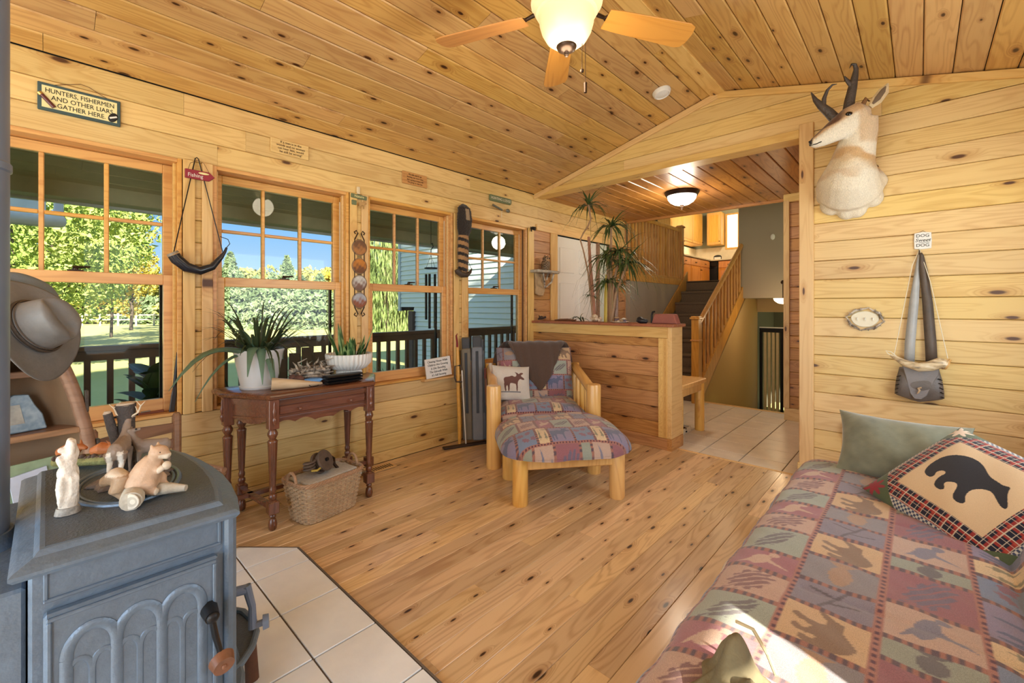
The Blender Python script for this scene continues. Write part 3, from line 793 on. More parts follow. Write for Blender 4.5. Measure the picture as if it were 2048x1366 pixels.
ps = V((0, -(4.62 - 3.24), .33)).normalized()
rows(pc, m_olive, (0, 4.62, 2.12), (1, 0, 0), ps, -3.2, 5.45, 0, 1.42, .14, (4, 6), 72, gap=.002, ch=.004)
MB().box((-3.3, 4.56, 2.02), (5.45, 4.72, 2.16)).obj('beam', m_olive, pc, .005)
MB().box((-3.3, 4.72, 2.00), (5.45, 4.76, 2.24)).obj('fascia', plain('white_fascia', C(210, 212, 206), .6), pc)
MB().add([(-3.3, 4.95, 2.2), (5.5, 4.95, 2.2), (5.5, 3.1, 2.7), (-3.3, 3.1, 2.7)], [(0, 1, 2, 3)]).obj('roof_deck', m_olive, pc, flat=True)
dr = thing('deck_railing', 'dark brown porch railing with square balusters', 'railing', (0, 4.62, -.08))
MB().box((-3.0, -.06, .96), (5.40, .06, .995)).obj('cap_rail', m_deck, dr, .004)
MB().box((-3.0, -.02, .885), (5.40, .02, .958)).obj('top_rail', m_deck, dr, .003)
MB().box((-3.0, -.02, .06), (5.40, .02, .14)).obj('bottom_rail', m_deck, dr, .003)
bal = MB().box((-.019, -.019, .0), (.019, .019, .75)).obj('baluster', m_deck, dr, .002, loc=(-1.2, 0, .138))
for k in range(1, 52):
    q = bal.copy(); COL.objects.link(q); q.location = (-1.2 + k * .1285, 0, .138)
# siding wing
sw = struct('wall_siding', 'pale blue-grey lapped vinyl siding of the house wing')
m_sid = plain('vinyl_siding', C(234, 236, 224), .55, 0, .04, 5)
z = GZ; k = 0
lap = {}
while z < 3.05:
    y1 = 8.62 if z > 1.12 else 8.05
    if y1 not in lap:
        lap[y1] = MB().add([(x_, y_, z_) for x_, z_ in ((0, 0), (-.024, 0), (-.024, .004), (-.008, .092), (0, .093), (0, .1016)) for y_ in (3.15, y1)], [(2 * k_, 2 * k_ + 1, 2 * k_ + 3, 2 * k_ + 2) for k_ in range(5)]).obj('siding_board', m_sid, sw, flat=True, loc=(5.49, 0, z))
    else:
        q = lap[y1].copy(); COL.objects.link(q); q.location = (5.49, 0, z)
    z += .1016
MB().box((5.495, 3.24, GZ), (5.56, 8.05, 3.2)).box((5.495, 8.0, 1.13), (5.56, 8.62, 3.2)).obj('sheathing', m_dark, sw)
MB().box((5.45, 8.56, 1.12), (5.56, 8.64, 3.1)).obj('corner_board', plain('corner_white', C(206, 212, 208), .6), sw)
MB().box((5.40, 8.0, GZ), (5.56, 8.16, 1.12)).obj('brick_pier', plain('brick', C(104, 84, 74), .85, 0, .3, 20), sw)
# roofs over the rest of the house (shade the lawn, close the shell)
rf = struct('roof_house', 'roof and upper walls of the house')
MB().box((5.5, -4.5, 4.26), (14.5, 8.7, 4.4)).prism([(-4.8, 4.3), (9.0, 4.3), (2.1, 7.6)], 5.3, 14.8, lambda x, y, z: (z, x, y)).obj('main_roof', m_dark, rf)
MB().box((5.56, -4.5, GZ), (5.62, .3, 4.3)).obj('main_wall', m_sid, rf)
b = MB().add([(XB - .6, -2.04, 2.10), (5.5, -2.04, 2.10), (5.5, RY, 3.10), (XB - .6, RY, 3.10), (XB - .6, 3.3, 2.62), (5.5, 3.3, 2.62)], [(0, 1, 2, 3), (3, 2, 5, 4)]); b.obj('room_roof', m_dark, rf, flat=True)  # unseen south overhang, depth set to trim the sun patch
MB().prism([(-4.0, GZ), (-4.0, 3.6), (-8.0, 6.4), (-12, 3.6), (-12, GZ)], 5.2, 9.5, lambda x, y, z: (x, z, y)).obj('garage_block', m_sid, rf)
# eave of the garage wing seen through the first window
ge = struct('roof_garage_eave', 'pale soffit and gutter of the garage wing')
m_sof = plain('soffit_vinyl', C(240, 234, 214), .6)
for k in range(5):
    MB().box((-3.5, 6.1 + k * .16, 2.10 + k * .02), (.05, 6.25 + k * .16, 2.13 + k * .02)).obj('soffit_board', m_sof, ge, .004)
MB().tube([(-3.5, 6.04, 2.03), (.0, 6.04, 2.03), (.10, 6.12, 2.05)], .06, 10).obj('gutter', m_sof, ge)
MB().box((.05, 6.2, 2.03), (.12, 6.3, 2.5)).obj('downspout', m_white, ge, .01)
MB().box((-3.5, 6.9, 2.15), (.0, 6.95, 3.0)).obj('frieze', m_sof, ge)

# trees
def leafmat(name, cols, sc):
    n = N(name); v = n.n('NewGeometry').outputs['Position']
    f = n.noise(v, sc, 3, .7); f2 = n.noise(v, sc * 7, 2, .7)
    f = n.math('ADD', n.math('MULTIPLY', f, .6), n.math('MULTIPLY', f2, .4))
    c = n.ramp(f, [(.30, cols[0]), (.5, cols[1]), (.68, cols[2])]); n.base(c, .7, 0, .2)
    n.b.inputs['Subsurface Weight'].default_value = 0
    return n.m
lm_maple = leafmat('maple_leaf', [C(96, 120, 48), C(156, 176, 84), C(206, 206, 124)], .8)
lm_spr = leafmat('spruce_needle', [C(72, 88, 60), C(118, 136, 96), C(168, 176, 132)], .7)
lm_dec = leafmat('deciduous_leaf', [C(106, 118, 60), C(164, 166, 90), C(212, 196, 116)], .25)
lm_yel = leafmat('yellow_leaf', [C(120, 116, 44), C(186, 164, 66), C(220, 190, 100)], .6)
lm_wil = leafmat('willow_leaf', [C(70, 90, 46), C(118, 134, 76), C(170, 176, 116)], .8)
m_bark = plain('bark', C(92, 78, 64), .9, 0, .3, 12, .6, 30)
def cards(P, size, rnd, stretch=(1, 1, 1), droop=None):
    n_ = len(P); a = rnd.normal(size=(n_, 3)); a /= np.linalg.norm(a, axis=1)[:, None] + 1e-9
    b_ = np.cross(a, rnd.normal(size=(n_, 3))); b_ /= np.linalg.norm(b_, axis=1)[:, None] + 1e-9
    if droop: a = a * .25 + np.array([0, 0, -1.0]) * droop; a /= np.linalg.norm(a, axis=1)[:, None]
    sz = size * rnd.uniform(.6, 1.3, n_)[:, None]
    ea = a * sz * stretch[0]; eb = b_ * sz * stretch[1]
    Q = np.stack([P - ea, P + eb * .6, P + ea, P - eb * .6], 1).reshape(-1, 3)
    return Q
def cardmesh(Q, name, m, parent=None, loc=None):
    n_ = len(Q) // 4; me = bpy.data.meshes.new(name)
    me.vertices.add(4 * n_); me.vertices.foreach_set('co', Q.astype(np.float32).ravel())
    me.loops.add(4 * n_); me.loops.foreach_set('vertex_index', np.arange(4 * n_, dtype=np.int32))
    me.polygons.add(n_); me.polygons.foreach_set('loop_start', np.arange(0, 4 * n_, 4, dtype=np.int32)); me.polygons.foreach_set('loop_total', np.full(n_, 4, np.int32))
    me.update(); me.materials.append(m)
    o = bpy.data.objects.new(name, me); COL.objects.link(o)
    if parent: o.parent = parent
    if loc: o.location = loc
    return o
_c, _s = math.cos(R(43.1)), math.sin(R(43.1))
def at(u, dep):
    t = (u - 1024) / 872
    return ((_c + t * _s) * dep, (_s - t * _c) * dep)
def tree(label, u, dep, h, rad, kind, seed, nleaf=2600, size=.22, z0=.25, group=None, trunk=.12):
    rd = np.random.default_rng(seed); x, y = at(u, dep)
    t = thing('garden_tree', label, 'tree', (x, y, GZ), 0, group)
    H = h - GZ
    if kind == 'spruce':
        k = nleaf; zz = rd.uniform(.04, 1, k) ** 1.25; rr = (1 - zz) ** .85 * rad * (.55 + .45 * rd.uniform(size=k) ** .5)
        rr *= 1 + .18 * np.sin(zz * 34 + rd.uniform(0, 6))
        an = rd.uniform(0, 2 * pi, k)
        P = np.stack([rr * np.cos(an), rr * np.sin(an), zz * H - .12 * rr], 1); m = lm_spr; st_ = (1.2, .7, 1); dp = None
    else:
        nc = 26; cz = rd.uniform(z0 + .05, .93, nc); cr = np.sin(np.clip((cz - z0) / (1 - z0), .05, 1) * pi * .85 + .25) * rad * .8
        an = rd.uniform(0, 2 * pi, nc); ce_ = np.stack([cr * np.cos(an), cr * np.sin(an), cz * H], 1)
        ci = rd.integers(0, nc, nleaf); off = rd.normal(size=(nleaf, 3)); off /= np.linalg.norm(off, axis=1)[:, None]
        P = ce_[ci] + off * (rad * .42 * rd.uniform(.5, 1, nleaf) ** .5)[:, None] * np.array([1, 1, .75])
        m = {'maple': lm_maple, 'dec': lm_dec, 'yellow': lm_yel, 'willow': lm_wil}[kind]; st_ = (1, .8, 1); dp = None
        if kind == 'willow':
            P[:, 2] -= rd.uniform(0, 1, nleaf) ** 1.2 * H * .45; P[:, 2] = np.maximum(P[:, 2], .4); st_ = (2.2, .4, 1); dp = 1
    cardmesh(cards(P, size, rd, st_, dp), 'crown', m, t)
    b = MB().tube([(0, 0, -.1), (.1, 0, H * .4), (0, .1, H * .85)], [trunk, trunk * .7, trunk * .15], 8)
    if kind != 'spruce':
        for j in range(7):
            q = ce_[j]; b.tube([(0, 0, H * .28), tuple(q * .55 + np.array([0, 0, .1])), tuple(q)], [trunk * .5, trunk * .3, .01], 5)
    b.obj('trunk', m_bark, t); return t
tree('broad green maple close outside the first window', 10, 12.5, 6.2, 3.6, 'maple', 1, 24000, .085, .28, trunk=.2)
tree('green maple boughs behind the garage eave', 125, 19, 6.6, 2.9, 'maple', 2, 16000, .10, .30, trunk=.15)
tree('thin yellowing tree with sparse leaves right of the maple', 222, 26, 7.3, 2.3, 'yellow', 3, 2600, .14, .25, trunk=.08)
tree('pale gold tree at the right edge of the first window', 262, 34, 6.6, 1.7, 'yellow', 4, 2400, .16, .1)
for i, (u, h, r_, kd) in enumerate([(60, 4.6, 3.2, 'dec'), (118, 4.6, 3.0, 'dec'), (165, 4.4, 2.8, 'yellow'), (205, 4.6, 2.8, 'dec'), (245, 4.5, 2.6, 'yellow'), (282, 4.1, 2.6, 'spruce'), (318, 4.4, 2.7, 'spruce'), (352, 4.2, 2.6, 'dec')]):
    tree(['autumn-tinted tree in the far hedge line, number %s from the left' % w for w in ('one', 'two', 'three', 'four', 'five', 'six', 'seven', 'eight')][i], u, 47, h, r_, kd, 20 + i, 3200, .30, .02, 'hedge trees behind the rail fence')
tree('small dark spruce top at the right of the first window', 312, 62, 6.4, 1.3, 'spruce', 40, 1600, .22)
tree('tall dark spruce at the left of the second window', 461, 44, 6.6, 2.3, 'spruce', 41, 5000, .24)
tree('second tall dark spruce in the middle of the second window', 574, 44, 6.2, 2.2, 'spruce', 42, 5000, .24)
for i, (u, h, r_, kd, dd) in enumerate([(400, 5.0, 3.0, 'dec', 52), (432, 5.4, 3.0, 'yellow', 54), (500, 5.6, 3.2, 'dec', 54), (535, 5.8, 3.2, 'dec', 56), (606, 5.6, 3.0, 'dec', 52), (640, 5.7, 3.0, 'dec', 54), (678, 5.4, 3.2, 'yellow', 52)]):
    tree('leafy tree in the line behind the spruces, %s from the left' % ('first', 'second', 'third', 'fourth', 'fifth', 'sixth', 'seventh')[i], u, dd, h, r_, kd, 50 + i, 2600, .32, .02, 'trees behind the spruces')
for i, (u, h, r_) in enumerate([(445, 3.6, 2.6), (480, 3.9, 2.6), (512, 3.7, 2.6), (545, 4.0, 3.0), (600, 3.8, 2.8), (640, 3.9, 2.8), (690, 4.0, 2.8)]):
    tree('blue-green spruce at the edge of the lawn, %s from the left' % ('first', 'second', 'third', 'fourth', 'fifth', 'sixth', 'seventh')[i], u, 37, h, r_, 'spruce', 70 + i, 4200, .22, 0, 'spruces at the lawn edge')
tree('large weeping willow in the third window', 768, 25, 7.6, 2.0, 'willow', 80, 9000, .13, .35, trunk=.25)
tree('weeping willow half hidden by the siding', 815, 30, 7.8, 2.4, 'willow', 81, 6000, .14, .35, trunk=.25)
for i, u in enumerate((735, 765, 795)):
    tree('low bush under the willow, %s from the left' % ('first', 'second', 'third')[i], u, 33, 1.3, 1.9, 'dec', 90 + i, 2400, .18, .0, 'bushes under the willow')
xt_, yt_ = 1.05, -4.5  # unseen tree added to keep sun from the far window off the floor
t = thing('garden_tree', 'unseen spruce added outside the right-hand window to block the sun', 'tree', (xt_, yt_, GZ))
_rd = np.random.default_rng(99); _z = _rd.uniform(.03, 1, 9000); _r = (1 - _z) ** .6 * 1.25 * _rd.uniform(.2, 1, 9000) ** .5; _a = _rd.uniform(0, 2 * pi, 9000)
cardmesh(cards(np.stack([_r * np.cos(_a), _r * np.sin(_a), _z * 6.2], 1), .2, _rd), 'crown', lm_spr, t)
MB().tube([(0, 0, 0), (0, 0, 5)], [.12, .03], 8).obj('trunk', m_bark, t)
# unseen trees added as sun blockers, high crowns shade the siding and near lawn
for i, (x_, y_) in enumerate(((-15, -12), (-11.5, -12.6), (-8.2, -11.8), (-5, -12.5), (-2, -12), (1, -12.4))):
    rd_ = np.random.default_rng(200 + i); t = thing('garden_tree', 'unseen shade tree added south of the house, %s from the left' % ('first', 'second', 'third', 'fourth', 'fifth', 'sixth')[i], 'tree', (x_, y_, GZ), 0, 'added shade trees south of the house')
    o_ = rd_.normal(size=(5200, 3)); o_ /= np.linalg.norm(o_, axis=1)[:, None]; o_ *= (rd_.uniform(0, 1, 5200) ** .4)[:, None] * np.array([2.9, 2.6, 4.2]); o_[:, 2] += 15.6
    cardmesh(cards(o_[:350] if i > 3 else o_, .2 if i > 3 else .5, rd_), 'crown', lm_dec, t); MB().tube([(0, 0, 0), (.2, 0, 9), (0, 0, 17)], [.3, .22, .05], 10).obj('trunk', m_bark, t)
# split rail fence
fe = thing('rail_fence', 'weathered split-rail fence at the far side of the lawn', 'fence', (0, 0, GZ))
m_fence = plain('weathered_rail', C(206, 196, 170), .8, 0, .15, 6)
pts = [at(u, 42) for u in range(20, 380, 36)]
for i, (x, y) in enumerate(pts):
    MB().box((x - .07, y - .07, 0), (x + .07, y + .07, 1.2)).obj('post', m_fence, fe)
    if i + 1 < len(pts):
        x2, y2 = pts[i + 1]
        for zz in (.55, 1.0): MB().tube([(x, y, zz), (x2, y2, zz + .03)], .06, 6).obj('rail', m_fence, fe)

# ---------------------------------------------------------------- printed patchwork fabric
def ell(cx, cy, rx, ry, n=20, ser=0, k=9, rot=0):
    r = []
    for i in range(n * 3):
        a = 2 * pi * i / (n * 3); q = 1 + ser * math.cos(a * k)
        x, y = rx * q * math.cos(a), ry * q * math.sin(a)
        r.append((cx + x * math.cos(rot) - y * math.sin(rot), cy + x * math.sin(rot) + y * math.cos(rot)))
    return r
MOOSE = [(.05, .62), (.1, .71), (.28, .74), (.42, .81), (.52, .74), (.60, .78), (.60, .90), (.52, .98), (.64, .95), (.70, .87), (.80, .97), (.93, .93), (.80, .84), (.79, .78), (.92, .69), (.94, .62), (.85, .61), (.75, .66), (.67, .56), (.64, .44), (.63, .06), (.58, .06), (.57, .40), (.50, .42), (.34, .45), (.30, .36), (.29, .06), (.24, .06), (.22, .34), (.15, .30), (.17, .06), (.12, .06), (.07, .34), (.08, .5)]
BEAR = [(.03, .50), (.05, .66), (.14, .80), (.28, .88), (.42, .84), (.56, .72), (.68, .70), (.74, .69), (.80, .72), (.82, .65), (.86, .57), (.97, .42), (.93, .38), (.84, .44), (.74, .52), (.66, .50), (.60, .40), (.62, .26), (.70, .16), (.66, .10), (.56, .12), (.50, .30), (.46, .36), (.40, .33), (.36, .26), (.44, .18), (.40, .12), (.30, .15), (.26, .30), (.28, .42), (.22, .44), (.18, .36), (.22, .28), (.18, .22), (.08, .26), (.04, .38)]
def chai(p, it=2):
    for _ in range(it): p = [q for i in range(len(p)) for q in ((p[i - 1][0] * .25 + p[i][0] * .75, p[i - 1][1] * .25 + p[i][1] * .75), (p[i][0] * .75 + p[(i + 1) % len(p)][0] * .25, p[i][1] * .75 + p[(i + 1) % len(p)][1] * .25))]
    return p
BEAR = chai(BEAR); MOOSE = chai(MOOSE, 1)
PINE = [(.5, .97), (.62, .75), (.56, .75), (.72, .5), (.6, .5), (.82, .2), (.54, .2), (.54, .06), (.46, .06), (.46, .2), (.18, .2), (.4, .5), (.28, .5), (.44, .75), (.38, .75)]
LEAF = ell(.5, .5, .42, .24, 20, .16, 11, .5)
MOT = {'moose': [MOOSE], 'bear': [BEAR], 'pine': [[(x * .4 + .05, y * .8 + .1) for x, y in PINE], [(x * .42 + .5, y * .6 + .1) for x, y in PINE], ell(.7, .85, .2, .04)],
       'leaf': [LEAF, [(.05, .18), (.09, .14), (.4, .42), (.36, .46)]], 'leaves': [ell(.25, .65, .16, .12, 12, .2, 7), ell(.62, .75, .15, .11, 12, .2, 7, .6), ell(.45, .3, .18, .10, 12, .2, 7, -.4), ell(.82, .35, .13, .12, 12, .2, 5)],
       'fish': [ell(.45, .5, .32, .16), [(.7, .5), (.92, .72), (.92, .28)]], 'duck': [ell(.5, .45, .3, .14, 14, 0, 1, .25), ell(.83, .62, .09, .09), [(.45, .5), (.3, .95), (.62, .55)], [(.4, .45), (.15, .15), (.55, .35)]],
       'feather': [ell(.5, .5, .44, .17, 20, .08, 15, .55), [(.02, .16), (.05, .12), (.3, .36), (.27, .4)]], 'branch': [[(.05, .3), (.95, .62), (.95, .68), (.05, .36)], [(.3, .4), (.45, .85), (.5, .85), (.37, .42)], [(.6, .5), (.75, .15), (.8, .17), (.66, .52)]]}
def _c3(*a): return np.array(C(*a)[:3])
def _dye(*a):
    g = sum(a) / 3; return np.array(C(*[min(255, .80 * x + .20 * g + 8) for x in a])[:3])
COLS = [[(.20, (158, 92, 100), 'leaf', (92, 100, 128)), (.09, (150, 156, 138), 'fish', (84, 70, 88)), (.16, (196, 160, 138), 'duck', (84, 106, 146))],
        [(.10, (224, 192, 142), 'pine', (88, 100, 84)), (.19, (140, 128, 160), 'moose', (70, 92, 128)), (.16, (118, 136, 168), 'leaves', (156, 78, 88))],
        [(.15, (198, 156, 132), 'leaf', (112, 56, 72)), (.13, (170, 98, 106), 'duck', (216, 182, 146)), (.17, (158, 166, 148), 'feather', (92, 72, 90))],
        [(.17, (214, 172, 122), 'bear', (104, 74, 64)), (.13, (134, 124, 140), 'branch', (84, 72, 80)), (.15, (140, 132, 136), 'fish', (190, 140, 96))]]
def patch(u, v, cw=.19, sc=1.0, ou=0., ov=0.):
    u = (u + ou) / sc; v = (v + ov) / (cw); out = np.zeros((len(u), 3)); out[:] = _c3(190, 150, 126)
    ci = np.floor(v).astype(int); b = v - ci; bw = .045
    per = .45
    for k in range(4):
        col = COLS[k]; msk = (ci % 4) == k
        ph = k * .11; uu = (u + ph) % per; a0 = 0
        for (ln, bg, mo, mc) in col:
            sel = np.nonzero(msk & (uu >= a0) & (uu < a0 + ln))[0]
            if len(sel):
                a = (uu[sel] - a0) / ln; bb = (b[sel] - bw) / (1 - 2 * bw)
                c_ = np.tile(_dye(*bg), (len(sel), 1))
                hit = np.zeros(len(sel), bool)
                for p in MOT[mo]: hit |= inpoly(a, bb, p)
                if mo in ('leaf', 'feather'): hit &= ~((np.abs(((a - bb) * 6) % 1 - .5) < .13) & (np.abs(a - .5) < .4))
                c_[hit] = .72 * _dye(*mc) + .28 * _dye(*bg)
                edge = (a < .05 * .2 / ln) | (a > 1 - .05 * .2 / ln)
                dash = (np.floor(bb * 16) % 2 == 0)
                c_[edge] = _c3(170, 116, 100); c_[edge & dash] = _c3(104, 84, 92)
                out[sel] = c_
            a0 += ln
    ed = (b < bw) | (b > 1 - bw); ds = (np.floor(u / .012) % 2 == 0)
    out[ed] = _c3(176, 122, 108); out[ed & ds & ((b < bw * .55) | (b > 1 - bw * .55))] = _c3(100, 62, 76)
    return out

def gridmesh(name, P, m, parent=None, wrap=False, ang=180, loc=None):
    """P: (a,b,3) array -> quad grid"""
    a, b = P.shape[:2]; me = bpy.data.meshes.new(name)
    idx = np.arange(a * b).reshape(a, b)
    if wrap: idx = np.concatenate([idx, idx[:, :1]], 1)
    F = np.stack([idx[:-1, :-1], idx[:-1, 1:], idx[1:, 1:], idx[1:, :-1]], -1).reshape(-1, 4)
    me.vertices.add(a * b); me.vertices.foreach_set('co', P.reshape(-1).astype(np.float32))
    n_ = len(F); me.loops.add(4 * n_); me.loops.foreach_set('vertex_index', F.ravel().astype(np.int32))
    me.polygons.add(n_); me.polygons.foreach_set('loop_start', np.arange(0, 4 * n_, 4, dtype=np.int32)); me.polygons.foreach_set('loop_total', np.full(n_, 4, np.int32))
    me.update(); me.validate()
    return link(me, name, m, parent, ang, False, loc)
def setcol(o, c):
    n = len(o.data.vertices); q = np.ones((n, 4), np.float32); q[:, :3] = c
    at_ = o.data.color_attributes.new('Col', 'FLOAT_COLOR', 'POINT'); at_.data.foreach_set('color', q.ravel())

def wob(x, y, f, s=0.):
    return np.sin(x * f + 1.3 + s) * np.sin(y * f * .9 + .4 + 2 * s) * .6 + np.sin(x * f * 2.1 + y * f * 1.7 + s) * .4

def pillow(name, w, h, t, m, parent, colfn, res=160, pinch=.06, p=2.4, wr=.004, ws=22, seed=0., edge=.0):
    """stuffed pillow, local x width, z height, thick along y; front is -y"""
    s = np.linspace(-1, 1, res); U, Vv = np.meshgrid(s, s, indexing='ij')
    tk = np.clip(1 - np.abs(U) ** p, 0, 1) ** .55 * np.clip(1 - np.abs(Vv) ** p, 0, 1) ** .55
    X = U * w / 2 * (1 - pinch * (1 - U * U) * 0 - pinch * (1 - Vv * Vv) * np.abs(U) ** 4); Z = Vv * h / 2 * (1 - pinch * (1 - U * U) * np.abs(Vv) ** 4)
    W_ = wob(X, Z, ws, seed) * wr * (.3 + tk)
    fr = np.stack([X, -tk * t / 2 - edge + W_, Z], -1); bk = np.stack([X, tk * t / 2 + edge + W_, Z], -1)
    o = gridmesh(name, np.concatenate([fr, bk[::-1]], 0), m, parent)
    c = colfn(np.concatenate([U, U[::-1]], 0).ravel(), np.concatenate([Vv, Vv[::-1]], 0).ravel())
    setcol(o, c); return o

def smoothpath(pts, n, it=3):
    P = np.array(pts, float)
    for _ in range(it):
        Q = [P[0]]
        for i in range(len(P) - 1): Q += [P[i] * .75 + P[i + 1] * .25, P[i] * .25 + P[i + 1] * .75]
        Q.append(P[-1]); P = np.array(Q)
    d = np.r_[0, np.cumsum(np.linalg.norm(np.diff(P, axis=0), axis=1))]
    s = np.linspace(0, d[-1], n)
    return np.stack([np.interp(s, d, P[:, k]) for k in range(P.shape[1])], 1), s

# ---------------------------------------------------------------- futon sofa
FX0, FX1 = .62, 2.74
fu_ = thing('futon_sofa', 'patchwork wildlife-print futon along the right wall', 'sofa', (1.7, 0, 0))
sec, ss = smoothpath([(.40, .10), (.455, .16), (.475, .26), (.465, .38), (.42, .445), (.30, .458), (.05, .452), (-.12, .455), (-.185, .44), (-.20, .43), (-.215, .46), (-.25, .53), (-.35, .66), (-.43, .74), (-.48, .76), (-.54, .73), (-.56, .62), (-.56, .35), (-.54, .16)], 430)
nx = 560; xs_ = np.linspace(FX0, FX1, nx)
X, I = np.meshgrid(xs_, np.arange(len(ss)), indexing='ij')
Y = sec[I, 0].copy(); Z = sec[I, 1].copy()
tg = np.gradient(sec, axis=0); tg /= np.linalg.norm(tg, axis=1)[:, None]; nm_ = np.stack([tg[:, 1], -tg[:, 0]], 1)
e = np.clip((X - (FX1 - .09)) / .09, 0, 1); e0 = np.clip(((FX0 + .09) - X) / .09, 0, 1); e = np.maximum(e, e0)
ins = .09 * (1 - np.sqrt(np.clip(1 - e * e, 0, 1)))
bump_ = .006 * wob(X, ss[I], 9) + .0025 * wob(X, ss[I], 31, 1.)
cr = sum(np.exp(-((X - c_) / .012) ** 2) for c_ in (1.42, 2.05)) * .004 * (ss[I] > .55) * (ss[I] < .95)
for a_, k_ in ((Y, 0), (Z, 1)): a_ += nm_[I, k_] * (ins * -1 + bump_ - cr) * (1)
# keep the roll facing outwards
P = np.stack([X - 1.7, Y, Z], -1)
fo = gridmesh('mattress', P, m_print, fu_)
setcol(fo, patch(X.ravel(), ss[I].ravel(), .185, 1.0, .30, .02))
for k, xe in ((0, FX0 + .012), (nx - 1, FX1 - .012)):
    ring = [(P[k, i, 0], P[k, i, 1], P[k, i, 2]) for i in range(0, len(ss), 6)]
    eo = MB().add(ring, [tuple(range(len(ring)))]).obj('mattress_end', plain('dusty_fabric', C(150, 120, 116), .9), fu_)
b = MB()
for x in (-1.0, -.35, .35, .98): b.box((x - .03, -.42, .30), (x + .03, .36, .34))
b.box((-1.05, .34, .24), (1.0, .38, .36)).box((-1.05, -.44, .24), (1.0, -.40, .36)).obj('slat_frame', m_log, fu_, .004)
for x in (-.98, .95):
    for y in (.33, -.40): MB().cyl((x, y, 0), (x, y, .30), .045).obj('leg', m_log, fu_, .004)
# pillows on the futon
def place(o, loc, X_, Z_):
    """orient: local x -> X_, local z -> Z_ (made orthogonal), -y faces out"""
    X_ = V(X_).normalized(); Z_ = V(Z_); Z_ = (Z_ - X_ * Z_.dot(X_)).normalized(); Y_ = Z_.cross(X_)
    mt = Mx((X_, Y_, Z_)).transposed().to_4x4(); mt.translation = V(loc); o.matrix_world = mt
gp = thing('throw_pillow', 'plain sage green suede pillow at the far end of the futon', 'pillow')
m_sage = painted('sage_suede', .9, 1, 10, .15, 40, .5, None, .28)
pillow('cushion', .46, .30, .15, m_sage, gp, lambda u, v: np.tile(_c3(136, 136, 114), (len(u), 1)), 120, .10, 2.2, .008, 17)
def plaid(u, v):
    # bear pillow: cream centre, plaid border, green corners with leaves
    n_ = len(u); c = np.zeros((n_, 3)); c[:] = _c3(36, 36, 52)
    g1 = (np.floor(u * 26) % 4); g2 = (np.floor(v * 26) % 4)
    red = (g1 == 1) | (g2 == 1); c[red] = _c3(150, 52, 48); c[(g1 == 1) & (g2 == 1)] = _c3(176, 74, 60)
    wl_ = ((u * 26) % 2 < .22) | ((v * 26) % 2 < .22); c[wl_] = _c3(206, 190, 168)
    out_ = (np.abs(u) > .86) | (np.abs(v) > .86)
    lb = (np.floor(u * 30) % 2 == 0) ^ (np.floor(v * 30) % 2 == 0); c[out_] = _c3(70, 78, 104); c[out_ & lb] = _c3(206, 202, 188)
    ctr = (np.abs(u) < .60) & (np.abs(v) < .60); c[ctr] = _c3(216, 188, 150)
    br = inpoly((u + .56) / 1.12, (v + .50) / 1.05, BEAR); c[br & ctr] = _c3(44, 42, 46)
    for sx in (-1, 1):
        for sy in (-1, 1):
            d = (u * sx) + (v * sy); k = d > 1.42
            c[k] = _c3(86, 98, 70)
            rr = np.hypot(u * sx - .86, v * sy - .86); an = np.arctan2(v * sy - .86, u * sx - .86)
            c[k & (rr < .13 + .05 * np.cos(an * 7))] = _c3(226, 202, 176) if (sx, sy) != (-1, -1) else _c3(150, 52, 60)
    return c
bp = thing('throw_pillow', 'large plaid pillow with a black bear on cream', 'pillow')
pillow('cushion', .50, .45, .15, painted('bear_pillow_cloth', .9, 1, 500, .2, 500, .2, None, .10), bp, plaid, 300, .05, 2.6, .004, 15)
place(gp, (2.60, .065, .575), (-.06, -1, .0), (.40, 0, .9))
place(bp, (2.235, -.145, .552), (-.70, -.70, -.20), (.66, -.45, .62))

# cloth bag at the near end
bg_ = thing('cloth_bag', 'crumpled olive canvas bag lying on the sunlit end of the futon', 'bag', (.87, .215, .462))
m_canvas = plain('olive_canvas', C(124, 114, 86), .9, 0, .35, 14, .5, 60)
gx_, gy_ = np.meshgrid(np.linspace(-.15, .13, 110), np.linspace(-.13, .12, 100), indexing='ij')
zz_ = .105 * np.exp(-((gx_ - .075) / .042) ** 2 - ((gy_ - .058) / .036) ** 2) + .066 * np.exp(-((gx_ - .0) / .085) ** 2 - ((gy_ - .0) / .075) ** 2) + .05 * np.exp(-((gx_ + .07) / .06) ** 2 - ((gy_ + .05) / .06) ** 2)
ed_ = np.clip(1 - np.maximum(np.abs(gx_ + .01) / .14, np.abs(gy_ + .005) / .125) ** 4, 0, 1)
zz_ = (zz_ + .006 * np.sin(gx_ * 120 + 50 * gy_ + 2 * np.sin(gy_ * 60)) * np.clip(zz_ * 14, 0, 1) + .004 * np.sin(gy_ * 160 - gx_ * 70)) * ed_ ** .5 - .004 * (1 - ed_)
gridmesh('sack', np.stack([gx_ + .006 * np.sin(gy_ * 90), gy_ + .006 * np.sin(gx_ * 80), zz_], -1), m_canvas, bg_)
MB().tube([(.078, .055, .125), (.10, .03, .11), (.105, .005, .07), (.08, -.015, .055)], .0035, 6).obj('drawstring', plain('strap', C(196, 178, 140), .8), bg_)

